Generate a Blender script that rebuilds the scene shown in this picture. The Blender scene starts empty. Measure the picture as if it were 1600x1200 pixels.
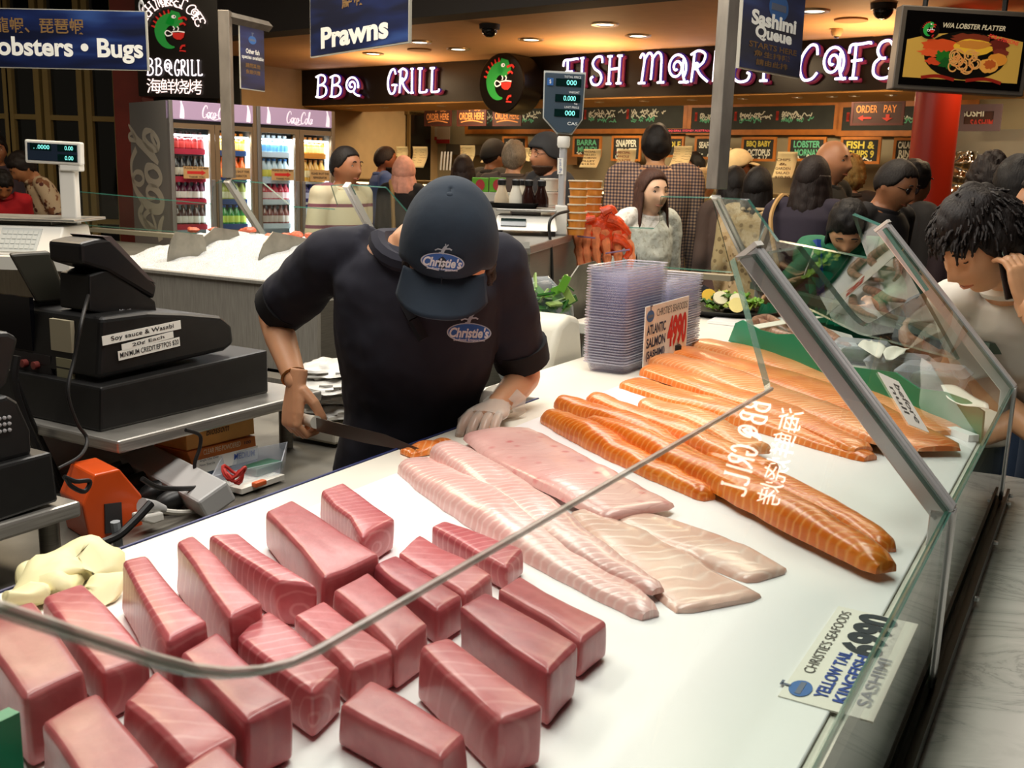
import bpy, bmesh, math, random
from math import sin, cos, pi, radians, sqrt, atan2, tan
from mathutils import Matrix, Vector, noise
random.seed(7)
SC = bpy.context.scene
COL = SC.collection
V = Vector
FPX = 1600.0
PIT, ROL, AZ, EYE = radians(11.6), radians(1.67), radians(29.7), 1.60
FW = V((0, cos(PIT), -sin(PIT)))
_u = V((0, sin(PIT), cos(PIT)))
_r = V((1, 0, 0))
RT = _r * cos(ROL) + _u * sin(ROL)
UP = _u * cos(ROL) - _r * sin(ROL)
CAM = V((0, 0, EYE))
cd = bpy.data.cameras.new('camera')
cam = bpy.data.objects.new('camera', cd)
COL.objects.link(cam)
cd.sensor_width = 36
cd.lens = 36.0 * FPX / 1600
cd.clip_start = 0.02
cam.matrix_world = Matrix(((RT.x, UP.x, -FW.x, 0), (RT.y, UP.y, -FW.y, 0), (RT.z, UP.z, -FW.z, EYE), (0, 0, 0, 1)))
cd.dof.use_dof = True
cd.dof.focus_distance = 2.3
cd.dof.aperture_fstop = 16
SC.camera = cam
SC.view_settings.view_transform = 'Standard'
SC.view_settings.look = 'None'
SC.view_settings.gamma = 1
SC.view_settings.use_curve_mapping = False
SC.view_settings.exposure = 0.0
wd = bpy.data.worlds.new('hall')
SC.world = wd
wd.use_nodes = True
wd.node_tree.nodes['Background'].inputs[0].default_value = (1.0, 0.82, 0.62, 1)
wd.node_tree.nodes['Background'].inputs[1].default_value = 0.10
XA = V((sin(AZ), cos(AZ), 0))      # along the fish counter, away from the camera
YA = V((-cos(AZ), sin(AZ), 0))     # across it, from customers to staff
CF = Matrix.Rotation(pi / 2 - AZ, 4, 'Z')
def W(a, b, z):
 return XA * a + YA * b + V((0, 0, z))
def area(name, loc, sx, sy, power, col, rz=0.0, tilt=0.0):
 ld = bpy.data.lights.new(name, 'AREA')
 ld.shape = 'RECTANGLE'
 ld.size, ld.size_y = sx, sy
 ld.energy = power
 ld.color = col
 o = bpy.data.objects.new(name, ld)
 COL.objects.link(o)
 o.location = loc
 o.rotation_euler = (tilt, 0, rz)
 return o
area('counter_lamp_light', W(1.5, 0.75, 3.3), 2.6, 0.7, 66, (1.0, 0.95, 0.88), pi / 2 - AZ)
area('bench_lamp_light', W(2.0, 2.6, 3.4), 2.4, 0.5, 62, (1.0, 0.93, 0.84), pi / 2 - AZ)
area('ice_lamp_light', W(4.1, 3.6, 3.4), 0.6, 3.0, 62, (1.0, 0.95, 0.88), pi / 2 - AZ)
area('hall_lamp_light', V((1.6, 5.2, 3.9)), 2.5, 1.2, 105, (1.0, 0.84, 0.64), 0.3)
area('walkway_lamp_light', V((-2.9, 5.3, 3.9)), 1.6, 1.2, 95, (1.0, 0.80, 0.55), 0.3)
def ray(px, py):
 return FW + RT * ((px - 800) / FPX) - UP * ((py - 600) / FPX)
def oz(px, py, z):
 r = ray(px, py)
 return CAM + r * ((z - EYE) / r.z)
def oy(px, py, y):
 r = ray(px, py)
 return CAM + r * (y / r.y)
def op(px, py, n, o):
 r = ray(px, py)
 return CAM + r * ((V(o) - CAM).dot(n) / r.dot(n))
def ob_(px, py, b):
 return op(px, py, YA, YA * b)
def ab(p):
 return (p.dot(XA), p.dot(YA))
def C(h, a=1.0):
 o = []
 for i in (0, 2, 4):
  x = int(h[i:i + 2], 16) / 255
  o.append(x / 12.92 if x <= 0.04045 else ((x + 0.055) / 1.055) ** 2.4)
 return (o[0], o[1], o[2], a)
MATS = {}
class NT:
 def __init__(s, name):
  s.m = bpy.data.materials.new(name)
  s.m.use_nodes = True
  s.t = s.m.node_tree
  s.n = s.t.nodes
  s.b = s.n['Principled BSDF']
  s.out = s.n['Material Output']
 def add(s, typ, **kw):
  nd = s.n.new('ShaderNode' + typ)
  for k, v in kw.items():
   if k.startswith('i_'):
    nd.inputs[k[2:].replace('_', ' ')].default_value = v
   else:
    setattr(nd, k, v)
  return nd
 def ln(s, a, b):
  s.t.links.new(a, b)
 def coords(s, kind='Object'):
  return s.add('TexCoord').outputs[kind]
 def ramp(s, fac, stops):
  r = s.add('ValToRGB')
  e = r.color_ramp.elements
  while len(e) < len(stops):
   e.new(0.5)
  for i, (p, c) in enumerate(stops):
   e[i].position = p
   e[i].color = c
  s.ln(fac, r.inputs[0])
  return r.outputs[0]
 def math(s, op_, a, b=None):
  m = s.add('Math', operation=op_)
  for i, x in enumerate((a, b)):
   if x is None:
    continue
   if isinstance(x, (int, float)):
    m.inputs[i].default_value = x
   else:
    s.ln(x, m.inputs[i])
  return m.outputs[0]
 def mix(s, fac, a, b):
  m = s.add('MixRGB')
  for i, x in enumerate((fac, a, b)):
   if isinstance(x, (int, float)):
    m.inputs[i].default_value = x
   elif isinstance(x, tuple):
    m.inputs[i].default_value = x
   else:
    s.ln(x, m.inputs[i])
  return m.outputs[0]
 def bump(s, h, strength=0.3, dist=0.01):
  b = s.add('Bump')
  b.inputs['Strength'].default_value = strength
  b.inputs['Distance'].default_value = dist
  s.ln(h, b.inputs['Height'])
  s.ln(b.outputs[0], s.b.inputs['Normal'])
def M_(name, col, rough=0.5, metal=0.0, var=0.0, scale=8.0, bump=0.0, spec=0.5, emit=None, estr=0.0, alpha=1.0, coat=0.0):
 if name in MATS:
  return MATS[name]
 t = NT(name)
 c = C(col) if isinstance(col, str) else col
 t.b.inputs['Base Color'].default_value = c
 t.b.inputs['Roughness'].default_value = rough
 t.b.inputs['Metallic'].default_value = metal
 t.b.inputs['Specular IOR Level'].default_value = spec
 t.b.inputs['Coat Weight'].default_value = coat
 if var or bump:
  ns = t.add('TexNoise')
  ns.inputs['Scale'].default_value = scale
  ns.inputs['Detail'].default_value = 4
  t.ln(t.coords(), ns.inputs['Vector'])
  if var:
   d = tuple(max(0, x * (1 - var)) for x in c[:3]) + (1,)
   l = tuple(min(1, x * (1 + var)) for x in c[:3]) + (1,)
   t.ln(t.ramp(ns.outputs[0], [(0.3, d), (0.7, l)]), t.b.inputs['Base Color'])
  if bump:
   t.bump(ns.outputs[0], bump, 0.01)
 if emit:
  t.b.inputs['Emission Color'].default_value = C(emit) if isinstance(emit, str) else emit
  t.b.inputs['Emission Strength'].default_value = estr
 if alpha < 1:
  t.b.inputs['Alpha'].default_value = alpha
 MATS[name] = t.m
 return t.m
def m_glass(name, tint, edge=False, amount=1.0):
 """thin clear sheet: see-through with a mirror share that grows with the angle; one reflection per sheet"""
 if name in MATS:
  return MATS[name]
 t = NT(name)
 t.n.remove(t.b)
 tr = t.add('BsdfTransparent')
 tr.inputs[0].default_value = tint
 gl = t.add('BsdfGlossy')
 gl.inputs['Roughness'].default_value = 0.015
 fr = t.add('Fresnel')
 fr.inputs[0].default_value = 1.5
 geo = t.add('NewGeometry')
 front = t.math('SUBTRACT', 1.0, geo.outputs['Backfacing'])
 fac = t.math('MULTIPLY', t.math('MULTIPLY', fr.outputs[0], front), 1.25 * amount)
 fac = t.math('MINIMUM', fac, 1.0)
 mx = t.add('MixShader')
 t.ln(fac, mx.inputs[0])
 t.ln(tr.outputs[0], mx.inputs[1])
 t.ln(gl.outputs[0], mx.inputs[2])
 t.ln(mx.outputs[0], t.out.inputs[0])
 MATS[name] = t.m
 return t.m
def m_clear(name, tint, rough=0.12, haze=0.25, col=(0.8, 0.85, 0.95, 1)):
 """clear moulded plastic: mostly see-through, a little milky"""
 if name in MATS:
  return MATS[name]
 t = NT(name)
 t.b.inputs['Base Color'].default_value = col
 t.b.inputs['Roughness'].default_value = rough
 tr = t.add('BsdfTransparent')
 tr.inputs[0].default_value = tint
 lw = t.add('LayerWeight')
 lw.inputs[0].default_value = 0.35
 fac = t.math('ADD', t.math('MULTIPLY', lw.outputs['Facing'], 0.55), haze)
 fac = t.math('MINIMUM', fac, 1.0)
 mx = t.add('MixShader')
 t.ln(fac, mx.inputs[0])
 t.ln(tr.outputs[0], mx.inputs[1])
 t.ln(t.b.outputs[0], mx.inputs[2])
 t.ln(mx.outputs[0], t.out.inputs[0])
 MATS[name] = t.m
 return t.m
def m_steel(name, col='8f8d88', rough=0.32, stretch=(2, 2, 60), metal=0.9):
 if name in MATS:
  return MATS[name]
 t = NT(name)
 t.b.inputs['Metallic'].default_value = metal
 mp = t.add('Mapping')
 mp.inputs['Scale'].default_value = stretch
 t.ln(t.coords(), mp.inputs[0])
 ns = t.add('TexNoise')
 ns.inputs['Scale'].default_value = 6
 ns.inputs['Detail'].default_value = 5
 t.ln(mp.outputs[0], ns.inputs['Vector'])
 c = C(col)
 t.ln(t.ramp(ns.outputs[0], [(0.3, tuple(x * .8 for x in c[:3]) + (1,)), (0.7, tuple(min(1, x * 1.15) for x in c[:3]) + (1,))]), t.b.inputs['Base Color'])
 r = t.math('ADD', t.math('MULTIPLY', ns.outputs[0], 0.2), rough - 0.1)
 t.ln(r, t.b.inputs['Roughness'])
 MATS[name] = t.m
 return t.m
def m_emit(name, col, s):
 if name in MATS:
  return MATS[name]
 t = NT(name)
 c = C(col) if isinstance(col, str) else col
 t.b.inputs['Base Color'].default_value = (c[0] * .3, c[1] * .3, c[2] * .3, 1)
 t.b.inputs['Emission Color'].default_value = c
 t.b.inputs['Emission Strength'].default_value = s
 MATS[name] = t.m
 return t.m
WM = {}
def props(o, label=None, cat=None, group=None, kind=None):
 if label:
  o['label'] = label
 if cat:
  o['category'] = cat
 if group:
  o['group'] = group
 if kind:
  o['kind'] = kind
 return o
def thing(name, label, cat, loc=(0, 0, 0), rz=0.0, group=None):
 o = bpy.data.objects.new(name, None)
 o.empty_display_size = 0.05
 COL.objects.link(o)
 o.location = V(loc)
 o.rotation_euler = (0, 0, rz)
 WM[o.name] = Matrix.Translation(V(loc)) @ Matrix.Rotation(rz, 4, 'Z')
 return props(o, label, cat, group)
def dup(root, loc=None, rz=None, label=None, group=None, scale=None):
 r = root.copy()
 COL.objects.link(r)
 if loc is not None:
  r.location = V(loc)
 if rz is not None:
  r.rotation_euler = (0, 0, rz)
 if scale is not None:
  r.scale = scale
 if label:
  r['label'] = label
 if group:
  r['group'] = group
 WM[r.name] = Matrix.Translation(r.location) @ Matrix.Rotation(r.rotation_euler[2], 4, 'Z')
 for ch in list(root.children):
  c = ch.copy()
  COL.objects.link(c)
  c.parent = r
  for g in list(ch.children):
   d = g.copy()
   COL.objects.link(d)
   d.parent = c
 return r
class MB:
 def __init__(s):
  s.v, s.f, s.m, s.uv = [], [], [], None
 def add(s, vs, fs, M=None, m=0):
  n = len(s.v)
  s.v += [(M @ V(p)) if M is not None else V(p) for p in vs]
  s.f += [tuple(i + n for i in f) for f in fs]
  s.m += [m] * len(fs)
  return s
 def box(s, c, d, M=None, m=0):
  x, y, z = d[0] / 2, d[1] / 2, d[2] / 2
  vs = [(c[0] + i * x, c[1] + j * y, c[2] + k * z) for k in (-1, 1) for j in (-1, 1) for i in (-1, 1)]
  return s.add(vs, [(0, 2, 3, 1), (4, 5, 7, 6), (0, 1, 5, 4), (2, 6, 7, 3), (0, 4, 6, 2), (1, 3, 7, 5)], M, m)
 def hexa(s, bot, top, m=0):
  """solid between two rings with the same number of points (counter-clockwise from above)"""
  n = len(bot)
  fs = [tuple(reversed(range(n))), tuple(range(n, 2 * n))] + [(i, (i + 1) % n, n + (i + 1) % n, n + i) for i in range(n)]
  return s.add(list(bot) + list(top), fs, None, m)
 def prism(s, poly, z0, z1, M=None, m=0):
  n = len(poly)
  vs = [(p[0], p[1], z0) for p in poly] + [(p[0], p[1], z1) for p in poly]
  fs = [tuple(reversed(range(n))), tuple(range(n, 2 * n))] + [(i, (i + 1) % n, n + (i + 1) % n, n + i) for i in range(n)]
  return s.add(vs, fs, M, m)
 def slab(s, pts, nrm, th, m=0):
  """flat polygon of world points pushed back by th along -nrm"""
  nrm = V(nrm).normalized()
  n = len(pts)
  a = [V(p) for p in pts]
  area_n = sum(((a[i] - a[0]).cross(a[(i + 1) % n] - a[0]) for i in range(1, n)), V((0, 0, 0)))
  if area_n.dot(nrm) < 0:
   a.reverse()
  b = [p - nrm * th for p in a]
  return s.add(b + a, [tuple(reversed(range(n))), tuple(range(n, 2 * n))] + [(i, (i + 1) % n, n + (i + 1) % n, n + i) for i in range(n)], None, m)
 def rings(s, rs, cap=True, m=0, close=True):
  n = len(rs[0])
  vs = [p for r in rs for p in r]
  fs = []
  for k in range(len(rs) - 1):
   for i in range(n if close else n - 1):
    j = (i + 1) % n
    fs.append((k * n + i, k * n + j, (k + 1) * n + j, (k + 1) * n + i))
  if cap and close:
   fs.append(tuple(reversed(range(n))))
   fs.append(tuple((len(rs) - 1) * n + i for i in range(n)))
  return s.add(vs, fs, None, m)
 def tube(s, pts, r, n=8, m=0, M=None, flat=None, closed=False):
  pts = [V(p) for p in pts]
  k = len(pts)
  rr = r if isinstance(r, (list, tuple)) else [r] * k
  rs = []
  prev = None
  for i, p in enumerate(pts):
   if closed:
    t = pts[(i + 1) % k] - pts[(i - 1) % k]
   else:
    t = pts[min(i + 1, k - 1)] - pts[max(i - 1, 0)]
   if t.length < 1e-9:
    t = V((0, 0, 1))
   t.normalize()
   if prev is None:
    h = V((0, 0, 1)) if abs(t.z) < .9 else V((1, 0, 0))
    u = t.cross(h).normalized()
   else:
    u = (prev - t * prev.dot(t))
    u = u.normalized() if u.length > 1e-6 else t.orthogonal().normalized()
   prev = u
   w = t.cross(u)
   rs.append([p + (u * cos(2 * pi * j / n) + w * sin(2 * pi * j / n)) * rr[i] for j in range(n)])
  if M is not None:
   rs = [[M @ q for q in g] for g in rs]
  if closed:
   return s.rings(rs + [rs[0]], False, m)
  return s.rings(rs, True, m)
 def lathe(s, prof, n=20, M=None, m=0, cap=True):
  rs = [[V((r * cos(2 * pi * j / n), r * sin(2 * pi * j / n), z)) for j in range(n)] for r, z in prof]
  if M is not None:
   rs = [[M @ q for q in g] for g in rs]
  return s.rings(rs, cap, m)
 def ball(s, c, r, n=12, M=None, m=0):
  rx, ry, rz = r if isinstance(r, (tuple, list)) else (r, r, r)
  k = max(6, n // 2)
  rs = [[V((c[0] + rx * sin(pi * i / k) * cos(2 * pi * j / n), c[1] + ry * sin(pi * i / k) * sin(2 * pi * j / n), c[2] - rz * cos(pi * i / k))) for j in range(n)] for i in range(1, k)]
  if M is not None:
   rs = [[M @ q for q in g] for g in rs]
  return s.rings(rs, True, m)
 def grid(s, fn, nu, nv, m=0):
  vs = [fn(i / nu, j / nv) for i in range(nu + 1) for j in range(nv + 1)]
  w = nv + 1
  return s.add(vs, [(i * w + j, (i + 1) * w + j, (i + 1) * w + j + 1, i * w + j + 1) for i in range(nu) for j in range(nv)], None, m)
 def build(s, name, mats, par=None, world=False, smooth=True, bev=0, seg=2, sub=0, remesh=0, sm=0, ang=40, solid=0, disp=None, origin=None):
  if not isinstance(mats, (list, tuple)):
   mats = [mats]
  me = bpy.data.meshes.new(name)
  vs = s.v
  loc = None
  if par is not None and world:
   inv = WM[par.name].inverted()
   vs = [inv @ p for p in vs]
  elif par is None:
   if origin is not None:
    loc = V(origin)
   else:
    xs = [p.x for p in vs]
    ys = [p.y for p in vs]
    loc = V(((min(xs) + max(xs)) / 2, (min(ys) + max(ys)) / 2, min(p.z for p in vs)))
   vs = [p - loc for p in vs]
  me.from_pydata([tuple(p) for p in vs], [], s.f)
  if s.uv:
   ul = me.uv_layers.new(name='UVMap')
   for l in me.loops:
    ul.data[l.index].uv = s.uv[l.vertex_index]
  for q in mats:
   me.materials.append(q)
  if len(mats) > 1:
   me.polygons.foreach_set('material_index', s.m)
  me.validate()
  if smooth:
   me.polygons.foreach_set('use_smooth', [True] * len(me.polygons))
   if not (remesh or sub):
    me.set_sharp_from_angle(angle=radians(ang))
  me.update()
  o = bpy.data.objects.new(name, me)
  COL.objects.link(o)
  if par is not None:
   o.parent = par
   WM[o.name] = WM[par.name]
  else:
   o.location = loc
   WM[o.name] = Matrix.Translation(loc)
  if solid:
   q = o.modifiers.new('solid', 'SOLIDIFY')
   q.thickness = solid
   q.offset = -1
  if bev:
   q = o.modifiers.new('bevel', 'BEVEL')
   q.width = bev
   q.segments = seg
   q.limit_method = 'ANGLE'
   q.angle_limit = radians(35)
   q.harden_normals = False
  if remesh:
   q = o.modifiers.new('remesh', 'REMESH')
   q.mode = 'VOXEL'
   q.voxel_size = remesh
   q.use_smooth_shade = True
  if sm:
   q = o.modifiers.new('smooth', 'SMOOTH')
   q.factor = 0.5
   q.iterations = sm
  if sub:
   q = o.modifiers.new('sub', 'SUBSURF')
   q.levels = q.render_levels = sub
  return o
def frame(o, x, y, z=None):
 """matrix from origin and axis vectors"""
 x = V(x).normalized()
 z = V(z).normalized() if z is not None else x.cross(V(y)).normalized()
 y = z.cross(x).normalized()
 return Matrix(((x.x, y.x, z.x, o[0]), (x.y, y.y, z.y, o[1]), (x.z, y.z, z.z, o[2]), (0, 0, 0, 1)))
_TXT = {}
def text_geo(s, bold=0.0, shear=0.0, space=1.0):
 key = (s, bold, shear, space)
 if key in _TXT:
  return _TXT[key]
 cu = bpy.data.curves.new('txt', 'FONT')
 cu.body = s
 cu.offset = bold
 cu.shear = shear
 cu.space_character = space
 cu.resolution_u = 4
 ob = bpy.data.objects.new('txt', cu)
 COL.objects.link(ob)
 bpy.context.view_layer.update()
 dg = bpy.context.evaluated_depsgraph_get()
 me = bpy.data.meshes.new_from_object(ob.evaluated_get(dg))
 vs = [v.co.copy() for v in me.vertices]
 fs = [tuple(p.vertices) for p in me.polygons]
 bpy.data.objects.remove(ob)
 bpy.data.curves.remove(cu)
 bpy.data.meshes.remove(me)
 _TXT[key] = (vs, fs)
 return vs, fs
def text(mb, s, M, w=None, h=None, cx=0.0, cy=0.0, bold=0.0, shear=0.0, m=0, th=0.0, space=1.0, left=False):
 """letters on the local xy plane of M, fitted to width w and/or height h, centred at (cx, cy)"""
 vs, fs = text_geo(s, bold, shear, space)
 if not vs:
  return mb
 x0, x1 = min(v.x for v in vs), max(v.x for v in vs)
 y0, y1 = min(v.y for v in vs), max(v.y for v in vs)
 sx = w / (x1 - x0) if w else None
 sy = h / (y1 - y0) if h else None
 sx = sx or sy
 sy = sy or sx
 ox = x0 if left else (x0 + x1) / 2
 pts = [((v.x - ox) * sx + cx, (v.y - (y0 + y1) / 2) * sy + cy, th) for v in vs]
 mb.add(pts, fs, M, m)
 return mb
def strokes(mb, lines, M, r, n=6, m=0, z=0.0):
 for ln in lines:
  mb.tube([(p[0], p[1], z) for p in ln], r, n, m, M)
 return mb
def ribbon(mb, pts, wd_, M, m=0, z=0.0):
 """flat brush stroke of varying width on the local xy plane"""
 k = len(pts)
 ws = wd_ if isinstance(wd_, (list, tuple)) else [wd_] * k
 L, R = [], []
 for i in range(k):
  a, b = V(pts[max(i - 1, 0)]), V(pts[min(i + 1, k - 1)])
  t = (b - a)
  t = t.normalized() if t.length > 1e-9 else V((1, 0))
  nn = V((-t.y, t.x))
  L.append(V(pts[i]) + nn * ws[i] / 2)
  R.append(V(pts[i]) - nn * ws[i] / 2)
 vs = [(p.x, p.y, z) for p in L] + [(p.x, p.y, z) for p in R]
 mb.add(vs, [(i, k + i, k + i + 1, i + 1) for i in range(k - 1)], M, m)
 return mb
def curve(pts, n=8):
 """Catmull-Rom through 2-D or 3-D points"""
 P = [V(p) for p in pts]
 out = []
 for i in range(len(P) - 1):
  p0, p1, p2, p3 = P[max(i - 1, 0)], P[i], P[i + 1], P[min(i + 2, len(P) - 1)]
  for k in range(n):
   t = k / n
   out.append(0.5 * ((2 * p1) + (p2 - p0) * t + (2 * p0 - 5 * p1 + 4 * p2 - p3) * t * t + (3 * p1 - p0 - 3 * p2 + p3) * t ** 3))
 out.append(P[-1])
 return out
def lerp(a, b, t):
 return a + (b - a) * t
def interp(xs, ys, x):
 if x <= xs[0]:
  return ys[0]
 for i in range(len(xs) - 1):
  if x <= xs[i + 1]:
   return lerp(ys[i], ys[i + 1], (x - xs[i]) / (xs[i + 1] - xs[i]))
 return ys[-1]
GEDGE2 = M_('glass_edge_pale', 'c4bbae', 0.25, spec=.6, alpha=.6)
BLACK = M_('black_plastic', '141414', 0.42, var=.25, scale=30)
DARK = M_('charcoal_paint', '211f1d', 0.6, var=.2)
WHITE = M_('white_plastic', 'e6e3da', 0.4)
PAPER = M_('paper_white', 'f4f1e6', 0.8)
STEEL = m_steel('brushed_steel', 'a5a29b', metal=.6)
STEELD = m_steel('dull_steel', '7d796f', 0.42, metal=.5)
CHROME = M_('polished_steel', 'dededf', 0.28, .45)
GLASS = m_glass('counter_glass', (0.93, 0.97, 0.95, 1))
GEDGE = M_('glass_edge_green', '35685c', 0.15, spec=.6, alpha=.8)
INK = M_('black_ink', '1c1b1e', 0.7)
BLUEINK = M_('blue_ink', '2a4a9a', 0.7)
REDINK = M_('red_ink', 'd0261c', 0.7)
LETTER = M_('cream_lettering', 'f2efe2', 0.6, emit='f2efe2', estr=0.18)
GOLD = M_('gold_lettering', '8c6a3c', 0.6)
# ================================================================== the hall: floor, walls, ceilings
def structure(mb, name, mats, **kw):
 o = mb.build(name, mats, smooth=kw.pop('smooth', False), **kw)
 o['kind'] = 'structure'
 return o
def m_tiles(name, c1, c2, size, rough=.35):
 t = NT(name)
 br = t.add('TexBrick')
 br.offset = 0
 br.inputs['Scale'].default_value = 1
 br.inputs['Brick Width'].default_value = size
 br.inputs['Row Height'].default_value = size
 br.inputs['Mortar Size'].default_value = .004
 br.inputs['Color1'].default_value = C(c1)
 br.inputs['Color2'].default_value = C(c2)
 br.inputs['Mortar'].default_value = C('1d1a17')
 t.ln(t.coords(), br.inputs['Vector'])
 t.ln(br.outputs[0], t.b.inputs['Base Color'])
 t.b.inputs['Roughness'].default_value = rough
 return t.m
structure(MB().box((0, 7, -0.05), (22, 22, 0.1)), 'floor', m_tiles('floor_tiles', '4a433b', '554c43', .3))
structure(MB().box((0, 3.6, 4.55), (22, 15, 0.1)), 'ceiling', M_('dark_ceiling', '14110f', .9))
FL = oy(472, 164, 12.2)
FR = oy(1390, 140, 8.0)
FUX = V((FR.x - FL.x, FR.y - FL.y, 0)).normalized()
FN = V((FUX.y, -FUX.x, 0))                    # faces the camera
FO = V((FL.x, FL.y, 0))
FM = frame(FO, FUX, (0, 0, 1), FN)             # local x along the fascia, y up, z towards us
def fp(px, py, off=0.0):
 """point on a vertical plane parallel to the cafe front -> (x along, height)"""
 p = op(px, py, FN, FO + FN * off)
 return (p - FO).dot(FUX), p.z
def FP(x, y, off=0.0):
 return FO + FUX * x + FN * off + V((0, 0, y))
ZB, ZT = 2.30, 2.69
SALMON_WALL = M_('peach_paint', 'c79a6a', .7, var=.04)
BEIGE = M_('beige_paint', 'b39468', .75, var=.05)
DKWALL = M_('dark_wall', '1a1613', .85)
bulk = [oz(300, 80, ZT), oz(642, 39, ZT), oz(980, 8, ZT)]
bdir = (bulk[2] - bulk[1])
bdir.z = 0
bdir.normalize()
b0, b1 = bulk[1] - bdir * 3.3, bulk[1] + bdir * 8
mb = MB()
mb.hexa([b0 + V((0, 0, .0)), b1, FP(9.5, ZT), FP(-.1, ZT)][::1], [b0 + V((0, 0, .06)), b1 + V((0, 0, .06)), FP(9.5, ZT + .06), FP(-.1, ZT + .06)])
structure(mb, 'ceiling_soffit', SALMON_WALL)
mb = MB()
nb = V((bdir.y, -bdir.x, 0))
mb.hexa([b0 + nb * .25, b1 + nb * .25, b1, b0], [p + V((0, 0, 1.9)) for p in (b0 + nb * .25, b1 + nb * .25, b1, b0)])
structure(mb, 'trim_1', M_('bulkhead_paint', '17120f', .8))
mb = MB()
mb.hexa([FP(-.12, 0, 1.05), FP(0, 0, 1.05), FP(0, 0, -2.6), FP(-.12, 0, -2.6)], [FP(-.12, 2.75, 1.05), FP(0, 2.75, 1.05), FP(0, 2.75, -2.6), FP(-.12, 2.75, -2.6)])
structure(mb, 'wall_left', BEIGE)
BK = -2.3
mb = MB()
mb.hexa([FP(-.2, 0, BK), FP(10, 0, BK), FP(10, 0, BK - .1), FP(-.2, 0, BK - .1)], [FP(-.2, 3, BK), FP(10, 3, BK), FP(10, 3, BK - .1), FP(-.2, 3, BK - .1)])
structure(mb, 'wall_back', M_('cafe_wall_grey', '94876a', .5, var=.12, scale=2))
mb = MB()
mb.hexa([FP(-.2, 2.62, BK), FP(-.2, 2.62, -.3), FP(10, 2.62, -.3), FP(10, 2.62, BK)], [FP(-.2, 2.7, BK), FP(-.2, 2.7, -.3), FP(10, 2.7, -.3), FP(10, 2.7, BK)])
structure(mb, 'ceiling_cafe', M_('cafe_ceiling_paint', 'd9a660', .7))
mb = MB()
mb.hexa([FP(-.1, ZB - .012, -.02), FP(9.5, ZB - .012, -.02), FP(9.5, ZB - .012, -.95), FP(-.1, ZB - .012, -.95)][::-1], [FP(-.1, ZB, -.02), FP(9.5, ZB, -.02), FP(9.5, ZB, -.95), FP(-.1, ZB, -.95)][::-1])
structure(mb, 'ceiling_strip', M_('strip_paint', 'dba75e', .7))
mb = MB()
mb.box((7.2, 6, 2.25), (.2, 16, 4.5))
structure(mb, 'wall_right', M_('right_wall', '5b5348', .7, var=.1, scale=1))
mb = MB()
mb.box((0, -2.6, 2.25), (16, .2, 4.5))
structure(mb, 'wall_rear', M_('rear_wall', '4b443b', .8))
GX0, GX1, GY = -7.5, -2.86, 10.6
YEL = M_('ochre_frame', '9a8450', .5)
NIGHT = M_('night_glass', '0b1110', .06, spec=.6)
mb = MB().box(((GX0 + GX1) / 2, GY + .25, 2.3), (GX1 - GX0, .05, 4.5))
structure(mb, 'wall_glazed', M_('outside_dark', '0d0f0d', .8))
def xg(px):
 return (px - 800) / 1600 * GY
k = 0
for (x0, x1) in ((-12, 16), (22, 64), (78, 130), (143, 186)):
 k += 1
 X0, X1 = oy(x0, 200, GY).x, oy(x1, 200, GY).x
 w = thing('window_%d' % k, None, None, (0, 0, 0))
 w['kind'] = 'structure'
 f = MB()
 for xx in (X0, X1):
  f.box((xx, GY, 2.25), (.055, .09, 4.5))
 for zz in (1.0, 2.02, 2.55, 3.3):
  f.box(((X0 + X1) / 2, GY, zz), (X1 - X0 + .05, .07, .05))
 f.build('window_frame', YEL, w, world=True, smooth=False)
 MB().box(((X0 + X1) / 2, GY + .03, 2.25), (X1 - X0, .01, 4.5)).build('window_pane', NIGHT, w, world=True, smooth=False)
mb = MB()
for xa, za, xb, zb in ((-5.3, 1.9, -4.5, 2.6), (-5.25, 1.78, -4.5, 2.45), (-4.5, 2.6, -4.0, 2.6), (-4.5, 2.45, -4.0, 2.45), (-4.95, 1.9, -4.95, 2.3), (-4.6, 2.1, -4.6, 2.55)):
 mb.tube([(xa, GY + .12, za), (xb, GY + .12, zb)], .025, 6)
structure(mb, 'trim_2', M_('stair_rail_dark', '2a2a26', .5))
pA, pB = oy(178, 160, 9.6), oy(222, 160, 9.6)
structure(MB().box(((pA.x + pB.x) / 2, 9.75, 2.25), (pB.x - pA.x, .3, 4.5)), 'trim_3', M_('red_pier_paint', '6a1d10', .6, var=.1))
pA = oy(349, 120, 10.2)
structure(MB().box((pA.x, 10.2, 2.2), (.1, .1, 4.4)), 'trim_4', M_('bronze_column_paint', '6d532e', .5))
mb = MB()
c0, c1 = oy(-30, -25, 6.2), oy(200, 0, 6.6)
mb.grid(lambda u, v: V((lerp(c0.x, c1.x, u), lerp(6.0, 7.6, v), 2.66 + .10 * sin(u * 3.1) * .6 + .03 * sin(v * 22) + .12 * v)), 24, 40)
structure(mb, 'ceiling_drape', M_('cream_drape', 'a98a62', .8), smooth=True, solid=.01)
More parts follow.
